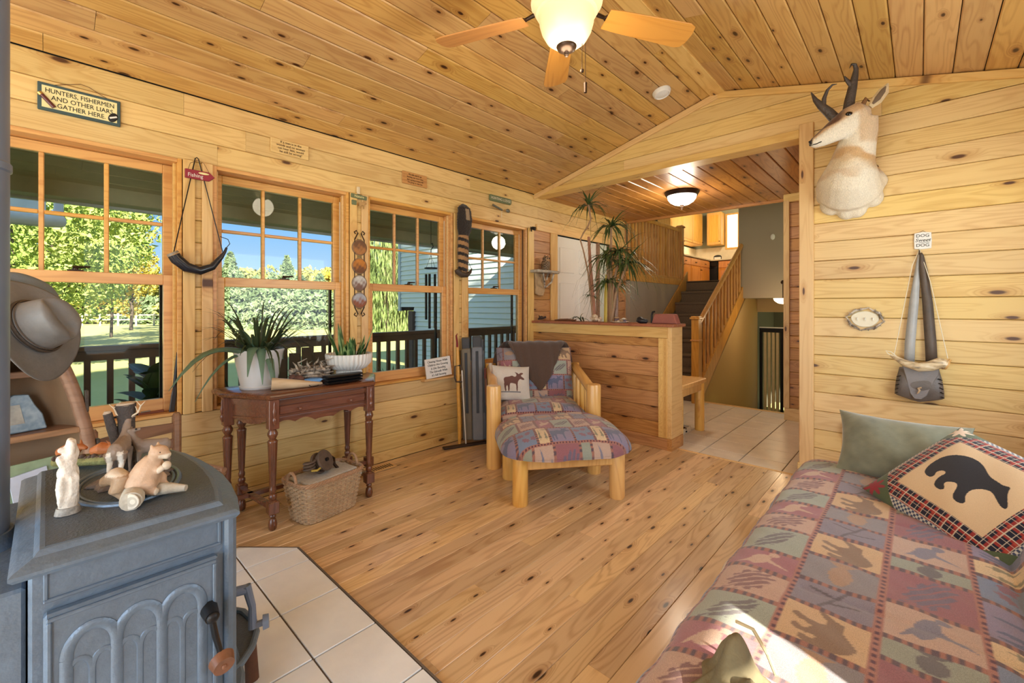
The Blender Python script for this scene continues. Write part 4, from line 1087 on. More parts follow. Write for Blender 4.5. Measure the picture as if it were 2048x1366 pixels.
# ---------------------------------------------------------------- log armchair
ch = thing('log_armchair', 'peeled-log armchair with patchwork wildlife cushions by the planter wall', 'chair', (2.59, 2.085, 0), R(-42.4))
def log(a, b_, r, name, t, n=16):
    a = V(a); b_ = V(b_); d = b_ - a; L = d.length
    mb = MB().lathe([(r * .93, -L / 2), (r, -L / 2 + .012), (r * .985, 0), (r, L / 2 - .012), (r * .93, L / 2)], n)
    o = mb.obj(name, m_log, t, ang=50); q = d.to_track_quat('Z', 'Y')
    o.rotation_mode = 'QUATERNION'; o.rotation_quaternion = q; o.location = (a + b_) / 2; return o
for sx in (-1, 1):
    log((sx * .385, .02, 0), (sx * .385, .02, .62), .056, 'front_post', ch)
    log((sx * .385, .68, 0), (sx * .385, .71, .70), .05, 'rear_post', ch)
    log((sx * .385, .07, .565), (sx * .385, .69, .67), .040, 'arm', ch)
    log((sx * .385, .07, .20), (sx * .385, .67, .20), .036, 'side_rail', ch)
    for y in (.22, .37, .52): log((sx * .385, y, .22), (sx * .385, y, .60), .027, 'arm_spindle', ch)
log((-.33, .03, .24), (.33, .03, .24), .040, 'front_rail', ch)
log((-.33, .69, .24), (.33, .69, .24), .036, 'rear_rail', ch)
log((-.33, .72, .64), (.33, .72, .64), .036, 'back_rail', ch)
for x in (-.2, 0, .2): log((x, .70, .26), (x, .72, .62), .025, 'back_spindle', ch)
MB().box((-.32, .05, .25), (.32, .66, .285)).obj('seat_deck', m_log, ch, .004)
sc_ = pillow('seat_cushion', .70, .64, .17, m_print, ch, lambda u, v: patch(u * .35, v * .32, .15, .8, .2, .45), 190, .02, 5, .004, 14)
sc_.rotation_euler = (R(-90), 0, 0); sc_.location = (0, .34, .365)
bc = pillow('back_cushion', .68, .52, .18, m_print, ch, lambda u, v: patch(u * .34, v * .30, .15, .8, .26, .30), 190, .02, 5, .005, 12)
bc.rotation_euler = (R(-17), 0, 0); bc.location = (0, .565, .600)
# throw blanket over the chair back
tb = thing('throw_blanket', 'dark brown fleece blanket hanging in a point over the chair back', 'blanket', (2.59, 2.085, 0), R(-42.4))
na, nb = 90, 70
A_, B_ = np.meshgrid(np.linspace(-1, 1, na), np.linspace(0, 1, nb), indexing='ij')
pth, s_ = smoothpath([(.72, .62), (.715, .80), (.68, .885), (.61, .89), (.555, .84), (.50, .68), (.455, .53), (.44, .475)], 200)
wid = .37; hang = np.clip(1 - np.abs(A_ - .08) ** 1.15 * .88, .1, 1)
sB = s_[-1] * (.06 + (.26 + .66 * hang) * B_)
yy = np.interp(sB, s_, pth[:, 0]); zz_ = np.interp(sB, s_, pth[:, 1])
fold = .010 * np.sin(A_ * 9 + B_ * 3) * B_ + .006 * np.sin(A_ * 23 - 4 * B_)
Pb = np.stack([A_ * wid * (1 - .22 * B_ * 0) * (1 - .35 * B_ ** 2 * np.abs(A_)), yy - .012 + fold, zz_ + .012 + fold * .4], -1)
m_fleece = plain('brown_fleece', C(88, 70, 60), .95, 0, .12, 60, .3, 300, .1, .5)
bo = gridmesh('cloth', Pb, m_fleece, tb); sm_ = bo.modifiers.new('thick', 'SOLIDIFY'); sm_.thickness = .008; sm_.offset = 1
# moose pillow
mp = thing('moose_pillow', 'small cream pillow printed with a brown moose on the armchair', 'pillow')
def moosep(u, v):
    c = np.tile(_c3(216, 208, 196), (len(u), 1)); h = inpoly((u + .55) / 1.25, (v + .62) / 1.2, MOOSE); c[h] = _c3(112, 78, 70)
    g = (np.abs(v + .58) < .02) & (np.abs(u + .15) < .55); c[g] = _c3(90, 96, 112); return c
pillow('cushion', .33, .30, .11, painted('cream_tapestry', .9, 1, 300, .25, 500, .2, None, .15), mp, moosep, 170, .05, 2.8, .004, 18)
chm = Mx.Translation((2.59, 2.085, 0)) @ Mx.Rotation(R(-42.4), 4, 'Z')
mp.matrix_world = chm @ Mx.Translation((-.225, .375, .575)) @ Mx.Rotation(R(12), 4, 'Z') @ Mx.Rotation(R(-24), 4, 'X') @ Mx.Rotation(R(5), 4, 'Y')
# ottoman
ot = thing('log_ottoman', 'log-legged ottoman with patchwork wildlife cushion in front of the armchair', 'ottoman', (2.375, 1.775, 0), R(-37.4))
for sx in (-1, 1):
    for y in (-.21, .21): log((sx * .315, y, 0), (sx * .315, y, .315 if y < 0 else .29), .050, 'leg', ot)
    log((sx * .315, -.2, .24), (sx * .315, .2, .24), .03, 'side_rail', ot)
MB().box((-.30, -.235, .215), (.30, -.195, .305)).obj('front_rail', m_log, ot, .006)
MB().box((-.30, .195, .215), (.30, .235, .30)).obj('rear_rail', m_log, ot, .006)
# domed cushion whose front rolls over
s1 = np.linspace(-1, 1, 240); U, Vv = np.meshgrid(s1, s1, indexing='ij')
tk = np.clip(1 - np.abs(U) ** 4, 0, 1) ** .5 * np.clip(1 - np.abs(Vv) ** 4, 0, 1) ** .5
fw = .43 * (1 - .12 * np.clip(-Vv, 0, 1) ** 4 * 0) * (1 - .16 * np.abs(Vv) ** 5)
X = U * fw; Yq = Vv * .36 * (1 - .22 * np.abs(U) ** 4)
top = .315 + tk * .135 + .012 * Vv + .004 * wob(X, Yq, 16) - .012 * np.exp(-((Vv - .55) / .06) ** 2) * (tk > .1); bot = .315 - tk * .03 * (tk > 0)
Pt = np.concatenate([np.stack([X, Yq, top], -1), np.stack([X, Yq, bot], -1)[::-1]], 0)
oc = gridmesh('cushion', Pt, m_print, ot)
uu_ = np.concatenate([X, X[::-1]], 0).ravel(); vv_ = np.concatenate([Yq, Yq[::-1]], 0).ravel()
setcol(oc, patch(uu_, vv_, .165, .8, .13, .47))

# ---------------------------------------------------------------- wood stove
sv = thing('wood_stove', 'black cast-iron wood stove with arched side door on the hearth', 'stove', (.15, 1.6, .016))
def part(mb, nm, m, t, **k):
    return mb.obj(nm, m, t, loc=tuple(-V(t.location)), **k)
part(MB().box((-.025, 1.295, .14), (.315, 1.90, .70)), 'firebox', m_iron, sv, bev=.006)
part(MB().box((-.085, 1.30, .12), (-.028, 1.89, .66)), 'rear_shield', m_iron, sv, bev=.006)
part(MB().prism([(-.05, 1.265), (.335, 1.265), (.40, 1.45), (.415, 1.6), (.40, 1.75), (.335, 1.93), (-.05, 1.93)], .10, .15), 'base', m_iron, sv, bev=.008)
part(MB().prism([(.315, 1.30), (.345, 1.46), (.352, 1.6), (.345, 1.74), (.315, 1.89)], .15, .69), 'front', m_iron, sv, bev=.004)
# lid: stacked mouldings
lidp = [(-.05, 1.25), (.332, 1.246), (.352, 1.34), (.366, 1.457), (.370, 1.56), (.365, 1.66), (.352, 1.78), (.335, 1.87), (.307, 1.955), (-.05, 1.935)]
cx_, cy_ = .155, 1.6
def insetp(d): 
    return [(x + (cx_ - x) * d / .19 * (1 if True else 1), y + (cy_ - y) * d / .345) for x, y in lidp]
b = MB(); lay = [(.006, .692), (0, .700), (.0, .706), (.006, .711), (.010, .713), (.030, .722), (.034, .728), (.038, .732), (.046, .733)]
n_ = len(lidp)
for d, z in lay: b.v += [(x, y, z) for x, y in insetp(d)]
for i in range(len(lay) - 1):
    for j in range(n_): b.f.append((i * n_ + j, i * n_ + (j + 1) % n_, (i + 1) * n_ + (j + 1) % n_, (i + 1) * n_ + j))
b.f.append(tuple(range(n_ - 1, -1, -1)))
part(b, 'lid_moulding', m_iron, sv, ang=30)
part(MB().prism(insetp(.045), .70, .7335), 'lid_top', m_iron2, sv)
for rx_, ry_, rr in ((.110, .178, .006), (.098, .160, .004)):
    b = MB(); pts = [(.155 + rx_ * math.cos(a), 1.60 + ry_ * math.sin(a), .734) for a in np.linspace(0, 2 * pi, 49)]
    part(b.tube(pts, rr, 8, cap=False), 'griddle_ring', m_iron, sv)
# side face: frieze frame, door
def frame(x0, x1, z0, z1, y, w, t_, nm, m=m_iron):
    b = MB().box((x0, y - t_, z0), (x1, y, z0 + w)).box((x0, y - t_, z1 - w), (x1, y, z1)).box((x0, y - t_, z0 + w), (x0 + w, y, z1 - w)).box((x1 - w, y - t_, z0 + w), (x1, y, z1 - w))
    return part(b, nm, m, sv, bev=.0015)
frame(-.004, .303, .618, .688, 1.297, .007, .006, 'frieze_frame')
dr_ = part(MB().box((-.004, 1.272, .20), (.292, 1.296, .602)), 'side_door', m_iron, sv, bev=.005)
def dpart(mb, nm, m, **k): return mb.obj(nm, m, dr_, **k)
b = MB().box((.0, 1.266, .206), (.288, 1.273, .214)).box((.0, 1.266, .588), (.288, 1.273, .596)).box((.0, 1.266, .214), (.008, 1.273, .588)).box((.280, 1.266, .214), (.288, 1.273, .588))
dpart(b, 'door_bead', m_iron, bev=.002)
px_ = [.028, .105, .182, .259]
for i, x in enumerate(px_):
    dpart(MB().tube([(x, 1.272, .22), (x, 1.272, .50)], .0105, 10, sq=[(.55, 1)] * 2, up=(0, 1, 0)), 'tracery_bar', m_iron)
    if i < 3:
        c0 = (x + px_[i + 1]) / 2; r0 = (px_[i + 1] - x) / 2
        dpart(MB().tube([(c0 - r0 * math.cos(a), 1.272, .50 + r0 * 1.35 * math.sin(a)) for a in np.linspace(0, pi, 17)], .0105, 10, sq=[(.55, 1)] * 17, up=(0, 1, 0)), 'tracery_arch', m_iron)
        dpart(MB().tube([(c0, 1.272, .22), (c0, 1.272, .47)], .006, 8, sq=[(.45, 1)] * 2, up=(0, 1, 0)), 'tracery_bar', m_iron)
        dpart(MB().tube([(c0 - r0 * .5 - r0 * .5 * math.cos(a), 1.272, .46 + r0 * .8 * math.sin(a)) for a in np.linspace(0, pi, 11)], .006, 8, sq=[(.45, 1)] * 11, up=(0, 1, 0)), 'tracery_arch', m_iron)
        dpart(MB().tube([(c0 + r0 * .5 - r0 * .5 * math.cos(a), 1.272, .46 + r0 * .8 * math.sin(a)) for a in np.linspace(0, pi, 11)], .006, 8, sq=[(.45, 1)] * 11, up=(0, 1, 0)), 'tracery_arch', m_iron)
m_knob = plain('worn_wood_knob', C(128, 84, 58), .45, 0, .35, 40)
dpart(MB().tube([(-.004, 1.268, .37), (-.022, 1.262, .365), (-.040, 1.270, .35)], [.012, .014, .012], 10).tube([(-.034, 1.268, .385), (-.034, 1.268, .315)], .010, 10), 'hinge', m_iron)
dpart(MB().cyl((.272, 1.272, .480), (.272, 1.235, .476), .019, .015).ball((.272, 1.233, .476), (.013, .008, .013)), 'handle_boss', m_black)
dpart(MB().tube([(.272, 1.240, .470), (.278, 1.238, .43), (.286, 1.228, .39), (.288, 1.222, .375)], [.011, .012, .010, .008], 10, sq=[(.6, 1.2)] * 4), 'handle_lever', m_black)
dpart(MB().tube([(.288, 1.226, .372), (.289, 1.205, .366)], [.027, .022], 20).ball((.289, 1.204, .366), (.006, .004, .006)), 'handle_knob', m_knob)
# front: corner columns, second handle, ash lip, feet
part(MB().tube([(.322, 1.298, .15), (.322, 1.298, .69)], .016, 10), 'corner_column', m_iron, sv)
part(MB().tube([(.352, 1.42, .412), (.392, 1.41, .410)], .013, 10).tube([(.392, 1.41, .42), (.404, 1.40, .36), (.404, 1.395, .30)], [.012, .010, .012], 10).tube([(.404, 1.395, .305), (.430, 1.385, .308)], .009, 10).tube([(.428, 1.385, .308), (.442, 1.38, .309)], [.020, .018], 16), 'front_handle', m_pipe, sv)
lp = [(.35, 1.46), (.40, 1.49), (.445, 1.54), (.475, 1.60), (.485, 1.66), (.475, 1.74), (.44, 1.80), (.35, 1.86)]
part(MB().prism(lp, .128, .142), 'ash_lip', m_iron2, sv, bev=.003)
part(MB().tube([(x, y, .145) for x, y in lp], .010, 8), 'ash_lip_rim', m_iron, sv)
for x, y in ((.0, 1.33), (.30, 1.33), (.0, 1.86), (.30, 1.86)): part(MB().tube([(x, y, .016), (x, y, .105)], [.022, .032], 12), 'foot', m_iron, sv)
part(MB().tube([(.455, 1.575, .016), (.452, 1.585, .128)], [.020, .018], 12), 'lip_foot', plain('rusty_foot', C(104, 68, 50), .7, .2, .3, 40), sv)
pp = thing('stove_pipe', 'dark steel stove pipe rising from the wood stove', 'stove pipe', (-.137, 1.6, .60))
MB().lathe([(.078, .06), (.078, 2.20)], 40).obj('pipe', m_pipe, pp)
MB().lathe([(.078, .0), (.105, .0), (.105, .05), (.084, .09), (.078, .09)], 40).obj('collar', m_iron, pp)
for z in (.95, 1.50): MB().lathe([(.078, z - .012), (.082, z - .008), (.082, z + .008), (.078, z + .012)], 40).obj('seam_band', m_pipe, pp)
MB().box((.02, -.07, -.10), (.075, .07, .02)).lathe([(.09, -.12), (.105, .0)], 24).obj('flue_box', m_iron, pp, .006)

# ---------------------------------------------------------------- hall table by the window
tt = thing('hall_table', 'antique octagonal mahogany table with fluted legs under the window', 'table', (1.13, 2.78, 0))
TP = [(-.31, -.235), (.31, -.235), (.475, .055), (.475, .22), (-.475, .22), (-.475, .055)]
def tin(d): return [(x * (1 - d / .45), y * (1 - d / .23) if y < 0 else y * (1 - d / .23)) for x, y in TP]
b = MB(); lay = [(.012, .712), (.002, .718), (0, .730), (.004, .738), (.012, .743), (.016, .745)]; n_ = 6
for d, z in lay: b.v += [(x, y, z) for x, y in tin(d)]
for i in range(len(lay) - 1):
    for j in range(n_): b.f.append((i * n_ + j, i * n_ + (j + 1) % n_, (i + 1) * n_ + (j + 1) % n_, (i + 1) * n_ + j))
b.f += [tuple(range(n_ - 1, -1, -1)), tuple((len(lay) - 1) * n_ + j for j in range(n_))]
b.obj('top', m_mahog, tt, ang=30)
AP = [(-.275, -.195), (.275, -.195), (.425, .07), (.425, .19), (-.425, .19), (-.425, .07)]
for j in range(6):
    (xa, ya), (xb, yb) = AP[j], AP[(j + 1) % 6]
    a = V((xa, ya, 0)); d = V((xb, yb, 0)) - a; L = d.length; d.normalize(); nn = V((d.y, -d.x, 0))
    npt = 40; low = []
    for k in range(npt + 1):
        s = k / npt; low.append((s * L, .570 + .016 * abs(math.sin(s * pi * (5 if L > .4 else 3))) - .02 * math.exp(-((s - .5) / .12) ** 2)))
    poly = low + [(L, .713), (0, .713)]
    MB().prism(poly, -.018, 0, lambda x, y, z: tuple(a + d * x + nn * z + V((0, 0, y)))).obj('apron', m_mahog, tt)
    for zz, hh, oo in ((.694, .010, .010), (.680, .006, .006), (.600, .006, .005)):
        MB().add([tuple(a + d * s + nn * o_ + V((0, 0, z))) for s in (0, L) for o_ in (0, oo) for z in (zz - hh, zz + hh)], [(0, 1, 3, 2), (4, 6, 7, 5), (0, 4, 5, 1), (2, 3, 7, 6), (1, 5, 7, 3), (0, 2, 6, 4)]).obj('moulding', m_mahog, tt)
dw = MB().box((-.255, -.209, .622), (.255, -.193, .672)).obj('drawer', m_mahog, tt, .005)
for x in (-.15, .15): MB().tube([(x, -.209, .645), (x, -.222, .645), (x, -.232, .645)], [.006, .005, .010], 12).ball((x, -.233, .645), .010).obj('knob', m_mahog, dw)
prof = [(.012, 0), (.020, .008), (.023, .03), (.019, .055), (.012, .066), (.017, .072), (.017, .08), (.014, .085), (.022, .09), (.022, .16), (.014, .165), (.020, .175), (.020, .19), (.013, .20), (.018, .21), (.018, .225), (.014, .235), (.0165, .25), (.025, .475), (.026, .485), (.020, .492), (.014, .497), (.018, .502), (.026, .520), (.026, .530), (.018, .546), (.016, .552)]
lg = MB().lathe(prof, 32, flute=(12, .0035, .25, .48)).obj('leg', m_mahog_z, tt, ang=60, loc=(-.285, -.20, 0))
MB().box((-.027, -.027, .092), (.027, .027, .158)).obj('block', m_mahog_z, lg, .004)
ps_ = MB().box((-.026, -.026, .552), (.026, .026, .713)).obj('post', m_mahog_z, lg, .003)
MB().lathe([(.004, .575), (.010, .59), (.012, .605), (.006, .618), (.009, .63), (.011, .65), (.005, .668), (.007, .68), (.002, .70)], 14, (0, -.027, 0)).obj('drop_ornament', m_mahog_z, lg)
for x, y in ((.285, -.20), (-.43, .07), (.43, .07), (-.33, .185), (.33, .185)):
    q = lg.copy(); COL.objects.link(q); q.location = (x, y, 0)
    for c_ in [o for o in bpy.data.objects if o.parent == lg]:
        r_ = c_.copy(); COL.objects.link(r_); r_.parent = q
        if c_.name.startswith('drop') and abs(x) > .4: r_.rotation_euler = (0, 0, pi / 2 if x > 0 else -pi / 2)
b = MB()
for (xa, ya), (xb, yb) in (((-.285, -.20), (-.33, .185)), ((.285, -.20), (.33, .185)), ((-.43, .07), (.43, .07))):
    a = V((xa, ya, .125)); c_ = V((xb, yb, .125)); d = (c_ - a).normalized(); s_2 = V((d.y, -d.x, 0)) * .014
    o_ = V((0, 0, .012)); b.add([a - s_2 - o_, a + s_2 - o_, c_ + s_2 - o_, c_ - s_2 - o_, a - s_2 + o_, a + s_2 + o_, c_ + s_2 + o_, c_ - s_2 + o_], [(3, 2, 1, 0), (4, 5, 6, 7), (0, 1, 5, 4), (1, 2, 6, 5), (2, 3, 7, 6), (3, 0, 4, 7)])
b.obj('stretcher', m_mahog, tt)

# ---------------------------------------------------------------- ceiling fan
fn = thing('ceiling_fan', 'ceiling fan with wooden blades and frosted bowl light', 'ceiling fan', (1.612, RY, 2.36))
m_blade = wood('fan_blade_wood', C(214, 150, 78), C(180, 112, 50), C(90, 50, 20), 0, (2, 9), .35, .05, ring=8, rc=.4, coat=.2)
MB().lathe([(0, .56), (.07, .56), (.075, .53), (.03, .49), (.013, .485), (.013, .42), (.05, .415), (.10, .39), (.125, .35), (.125, .30), (.10, .262), (.12, .255), (.12, .245), (0, .245)], 40).obj('motor', m_bronze, fn)
n = N('fan_glass'); n.base(C(255, 236, 196), .35); n.b.inputs['Emission Color'].default_value = C(255, 224, 160); n.b.inputs['Emission Strength'].default_value = .5; m_fglass = n.m
MB().lathe([(.10, .248), (.150, .246), (.162, .236), (.160, .224), (.150, .214), (.148, .204), (.140, .196), (.138, .186), (.126, .176), (.122, .14), (.112, .105), (.092, .07), (.06, .045), (.042, .036)], 48).obj('bowl', m_fglass, fn)
MB().lathe([(.046, .046), (.046, .036), (.040, .024), (.026, .016), (.012, .012), (.008, .004), (.011, .0), (.006, -.008), (0, -.01)], 28).obj('finial', m_bronze, fn)
for k, a in enumerate((111, 42, -30, -102, 183)):
    rot = Mx.Rotation(R(a), 4, 'Z')
    out = [(.0, -.052), (.06, -.058), (.30, -.068), (.42, -.072), (.452, -.060), (.465, -.02), (.465, .03), (.452, .062), (.42, .072), (.30, .068), (.06, .058), (.0, .052)]
    bl = MB().prism(out, -.003, .003).obj('blade', m_blade, fn, .001)
    bl.matrix_local = rot @ Mx.Translation((.20, 0, .200)) @ Mx.Rotation(R(-13), 4, 'X')
    ir = MB().tube([(-.09, 0, .03), (-.04, 0, .015), (.0, 0, .006)], [.012, .010, .008], 8)
    ir.tube([(-.01, 0, .006), (.03, .035, .006), (.07, .03, .006), (.085, 0, .006)], .006, 8).tube([(-.01, 0, .006), (.03, -.035, .006), (.07, -.03, .006), (.085, 0, .006)], .006, 8).tube([(-.01, 0, .006), (.085, 0, .006)], .005, 8)
    ir.obj('blade_iron', m_bronze, bl)
for x, y, l, nm in ((.05, -.05, .32, 'ball'), (.085, -.045, .36, 'bar')):
    c_ = MB().cyl((x, y, .25), (x, y, .25 - l), .0015, n=6).obj('pull_chain', m_bronze, fn)
    (MB().ball((x, y, .25 - l), .009) if nm == 'ball' else MB().cyl((x, y, .25 - l), (x, y, .25 - l - .045), .008, .007)).obj('pull', m_bronze, c_)
lamp('fan_bulb', 'POINT', (1.612, RY, 2.30), 10, (1, .84, .60), size=.10)
sd = thing('smoke_detector', 'round white smoke detector on the sloping ceiling', 'detector', (3.20, 1.437, RZ - SL * (1.437 - RY)))
o = MB().lathe([(0, .0), (.068, 0), (.068, -.012), (.058, -.03), (.05, -.033), (.046, -.028), (.02, -.036), (0, -.036)], 36).obj('body', m_white, sd)
o.rotation_euler = (math.atan(SL) * -1, 0, 0)

# ---------------------------------------------------------------- things on the stove
def M3(X_, Z_):
    X_ = V(X_).normalized(); Z_ = V(Z_); Z_ = (Z_ - X_ * Z_.dot(X_)).normalized(); return Mx((X_, Z_.cross(X_), Z_)).transposed()
ZT = .7345
def deer(mb, o, hd, s, neckup=1.0, head=(0, 0, 0)):
    """small standing deer; o = ground point under the body, hd = heading angle, s = shoulder height; returns key points"""
    c, n = math.cos(hd), math.sin(hd)
    def p(f, l, z): return (o[0] + (f * c - l * n) * s, o[1] + (f * n + l * c) * s, o[2] + z * s)
    mb.tube([p(-.52, 0, .80), p(-.42, 0, .80), p(-.15, 0, .80), p(.18, 0, .82), p(.36, 0, .86)], [.06 * s, .20 * s, .205 * s, .22 * s, .14 * s], 12, sq=[(1.05, .8)] * 5)
    mb.tube([p(.28, 0, .88), p(.42, 0, 1.08), p(.50, 0, 1.30)], [.16 * s, .11 * s, .085 * s], 10)
    hx = V(p(.52, 0, 1.36)); q = V((head[0], head[1], head[2])).normalized() if any(head) else V((c, n, -.25)).normalized()
    mb.ball(hx, .095 * s, 12, 8); mb.tube([hx, hx + q * .14 * s, hx + q * .27 * s], [.085 * s, .065 * s, .045 * s], 10)
    for f, l in ((.28, .10), (.30, -.10)): mb.tube([p(f, l, .72), p(f + .02, l, .40), p(f, l, .20), p(f + .03, l, 0)], [.085 * s, .05 * s, .035 * s, .04 * s], 8)
    for f, l in ((-.38, .11), (-.36, -.11)): mb.tube([p(f, l, .76), p(f + .06, l, .50), p(f - .10, l, .28), p(f - .04, l, 0)], [.14 * s, .075 * s, .04 * s, .04 * s], 8)
    sd = V((-q.y, q.x, 0)).normalized()
    for k in (-1, 1):
        b0 = hx + sd * k * .05 * s + V((0, 0, .05 * s)); mb.tube([b0, b0 + sd * k * .09 * s + V((0, 0, .05 * s)), b0 + sd * k * .15 * s + V((0, 0, .04 * s))], [.02 * s, .045 * s, .008 * s], 8, sq=[(.5, 1)] * 3)
    return hx, q, sd, p
df = thing('deer_figurine', 'painted buck and doe figurine standing by a tree stump on the stove', 'figurine', (.15, 1.60, ZT))
mb = MB(); o0 = (-.012, -.02, .020)
hx, q, sd, pf = deer(mb, o0, R(70), .106, head=(.25, .9, .1))
bk = organic(mb, 'buck', m_paint, df, .0028, 3)
def buckcol(co):
    c = np.tile(_c3(150, 132, 118), (len(co), 1)); r = np.hypot(co[:, 0] - o0[0], co[:, 1] - o0[1])
    # white rump patch facing the viewer
    f = (co[:, 0] - o0[0]) * math.cos(R(70)) + (co[:, 1] - o0[1]) * math.sin(R(70))
    l = -(co[:, 0] - o0[0]) * math.sin(R(70)) + (co[:, 1] - o0[1]) * math.cos(R(70))
    w = (f < -.038) & (np.abs(l) > .006) & (np.abs(l) < .017) & (co[:, 2] > .055) & (co[:, 2] < .105); c[w] = _c3(232, 226, 216)
    return c
vcol(bk, buckcol)
m_ant = plain('antler_bone', C(214, 200, 176), .5, 0, .15, 60)
for k in (-1, 1):
    b0 = hx + sd * k * .005 + V((0, 0, .008))
    a = MB().tube([b0, b0 + sd * k * .018 + V((0, 0, .012)), b0 + sd * k * .024 + V((0, 0, .030)), b0 + sd * k * .012 + q * .012 + V((0, 0, .042))], [.0028, .0025, .002, .0008], 8)
    a.tube([b0 + sd * k * .018 + V((0, 0, .012)), b0 + sd * k * .012 + V((0, 0, .030))], [.002, .0006], 6).tube([b0 + sd * k * .024 + V((0, 0, .030)), b0 + sd * k * .034 + V((0, 0, .042))], [.0018, .0006], 6)
    a.obj('antler', m_ant, df)
mb = MB(); o1 = (.055, .0, .018)
hx2, q2, sd2, _ = deer(mb, o1, R(165), .088, head=(.9, -.35, .15))
vcol(organic(mb, 'doe', m_paint, df, .0026, 3), lambda co: np.tile(_c3(146, 130, 118), (len(co), 1)))
MB().ball(hx2 + q2 * .012 + V((.0, -.0065, .003)), .0025).obj('eye', m_black, df)
st_m = plain('stump_bark', C(74, 68, 66), .8, 0, .35, 60, .8, 120)
b = MB().tube([(.005, .045, .0), (.004, .046, .08), (.006, .045, .16), (.004, .046, .208)], [.030, .023, .021, .024], 14, sq=[(1, .85), (1, .9), (.9, 1), (1, .9)])
b.tube([(-.012, .042, .10), (-.026, .04, .15), (-.034, .04, .190)], [.014, .011, .010], 10); b.obj('stump', st_m, df, ang=60)
MB().tube([(.004, .046, .206), (.004, .046, .213)], [.022, .018], 14).tube([(-.034, .04, .188), (-.034, .04, .196)], [.010, .007], 10).obj('stump_top', plain('cut_wood', C(196, 180, 160), .8, 0, .2, 80), df)
T_, Q_ = np.meshgrid(np.linspace(0, 1, 14), np.linspace(0, 2 * pi, 60, endpoint=False), indexing='ij')
rr_ = np.sin(T_ * pi / 2 + .02) * (1 + .10 * np.sin(7 * Q_) + .06 * np.sin(13 * Q_ + 1))
gridmesh('rock_base', np.stack([.015 + .085 * rr_ * np.cos(Q_), .01 + .062 * rr_ * np.sin(Q_), .024 * np.cos(T_ * pi / 2) * (1 + .2 * np.sin(9 * Q_ + 4 * T_))], -1), plain('painted_rock', C(120, 106, 98), .6, 0, .6, 45, .5, 80), df, True)

sq_ = thing('squirrel_figurine', 'brown squirrel figurine on a driftwood log at the front of the stove', 'figurine', (.168, 1.452, ZT))
# sits across the view: log lies toward the camera, tail curls left
ax = V((.73, -.68, 0)); vw = V((-.62, -.78, 0))
def sp(r, t, z): w = (ax * r + vw * t) * .88; return (w.x, w.y, z * .9)
mb = MB().tube([sp(.005, .02, .028), sp(.010, .012, .05), sp(.022, .004, .085), sp(.034, 0, .108)], [.032, .036, .030, .021], 14)
mb.ball(sp(.046, .0, .124), (.022, .022, .019)).tube([sp(.054, 0, .124), sp(.076, .0, .112)], [.016, .008], 10)
for t in (-.012, .012): mb.tube([sp(.036, t, .136), sp(.034, t * 1.3, .152)], [.007, .002], 8)
for t in (-.014, .014): mb.tube([sp(.030, t, .085), sp(.058, t * 1.1, .078), sp(.066, t * .6, .086)], [.012, .009, .007], 8)
for t in (-.022, .026): mb.ball(sp(.022, t, .042), (.028, .018, .022), rot=Mx.Rotation(R(-43), 3, 'Z')).tube([sp(.03, t, .026), sp(.058, t, .022)], [.011, .009], 8)
vcol(organic(mb, 'body', m_paint, sq_, .0032, 4), lambda co: np.where((((co @ np.array(ax)) > .05) & (co[:, 2] < .11))[:, None], _c3(232, 218, 198), _c3(204, 172, 144)))
vcol(organic(MB().tube([sp(-.012, .02, .03), sp(-.03, .03, .012), sp(-.045, .035, .03), sp(-.03, .03, .065), sp(-.052, .025, .072), sp(-.085, .02, .052), sp(-.10, .02, .040)], [.014, .018, .022, .026, .024, .017, .004], 12, sq=[(1, .8)] * 7), 'tail', m_paint, sq_, .0035, 4), lambda co: np.where(((co[:, 2] > .068) | (co @ np.array(ax) < -.09))[:, None], _c3(232, 216, 196), _c3(178, 150, 122)))
for t in (-.013, .013): MB().ball(sp(.058, t * 1.15, .128), .0035).obj('eye', m_black, sq_)
MB().ball(sp(.070, .004, .088), (.010, .010, .011)).obj('nut', plain('pale_nut', C(206, 190, 168), .6, 0, .2, 50), sq_)
m_drift = plain('driftwood', C(196, 188, 172), .8, 0, .35, 22, .7, 60, stretch=(1, 1, 1))
b = MB().tube([sp(-.05, -.02, .02), sp(-.01, .02, .022), sp(.02, .07, .022), sp(.028, .088, .022)], [.016, .022, .024, .022], 14)
b.tube([sp(.02, .0, .018), sp(.07, -.01, .018), sp(.115, -.012, .016)], [.018, .014, .008], 10); b.obj('log', m_drift, sq_, ang=60)
for k in range(3): MB().tube([sp(.028 + .003 * k, .089, .022), sp(.028 + .003 * k, .0905, .022)], [.019 - k * .006, .018 - k * .006], 14).obj('growth_ring', plain('ring_%d' % k, C(222 - 26 * (k % 2), 214 - 26 * (k % 2), 198 - 26 * (k % 2)), .8), sq_)

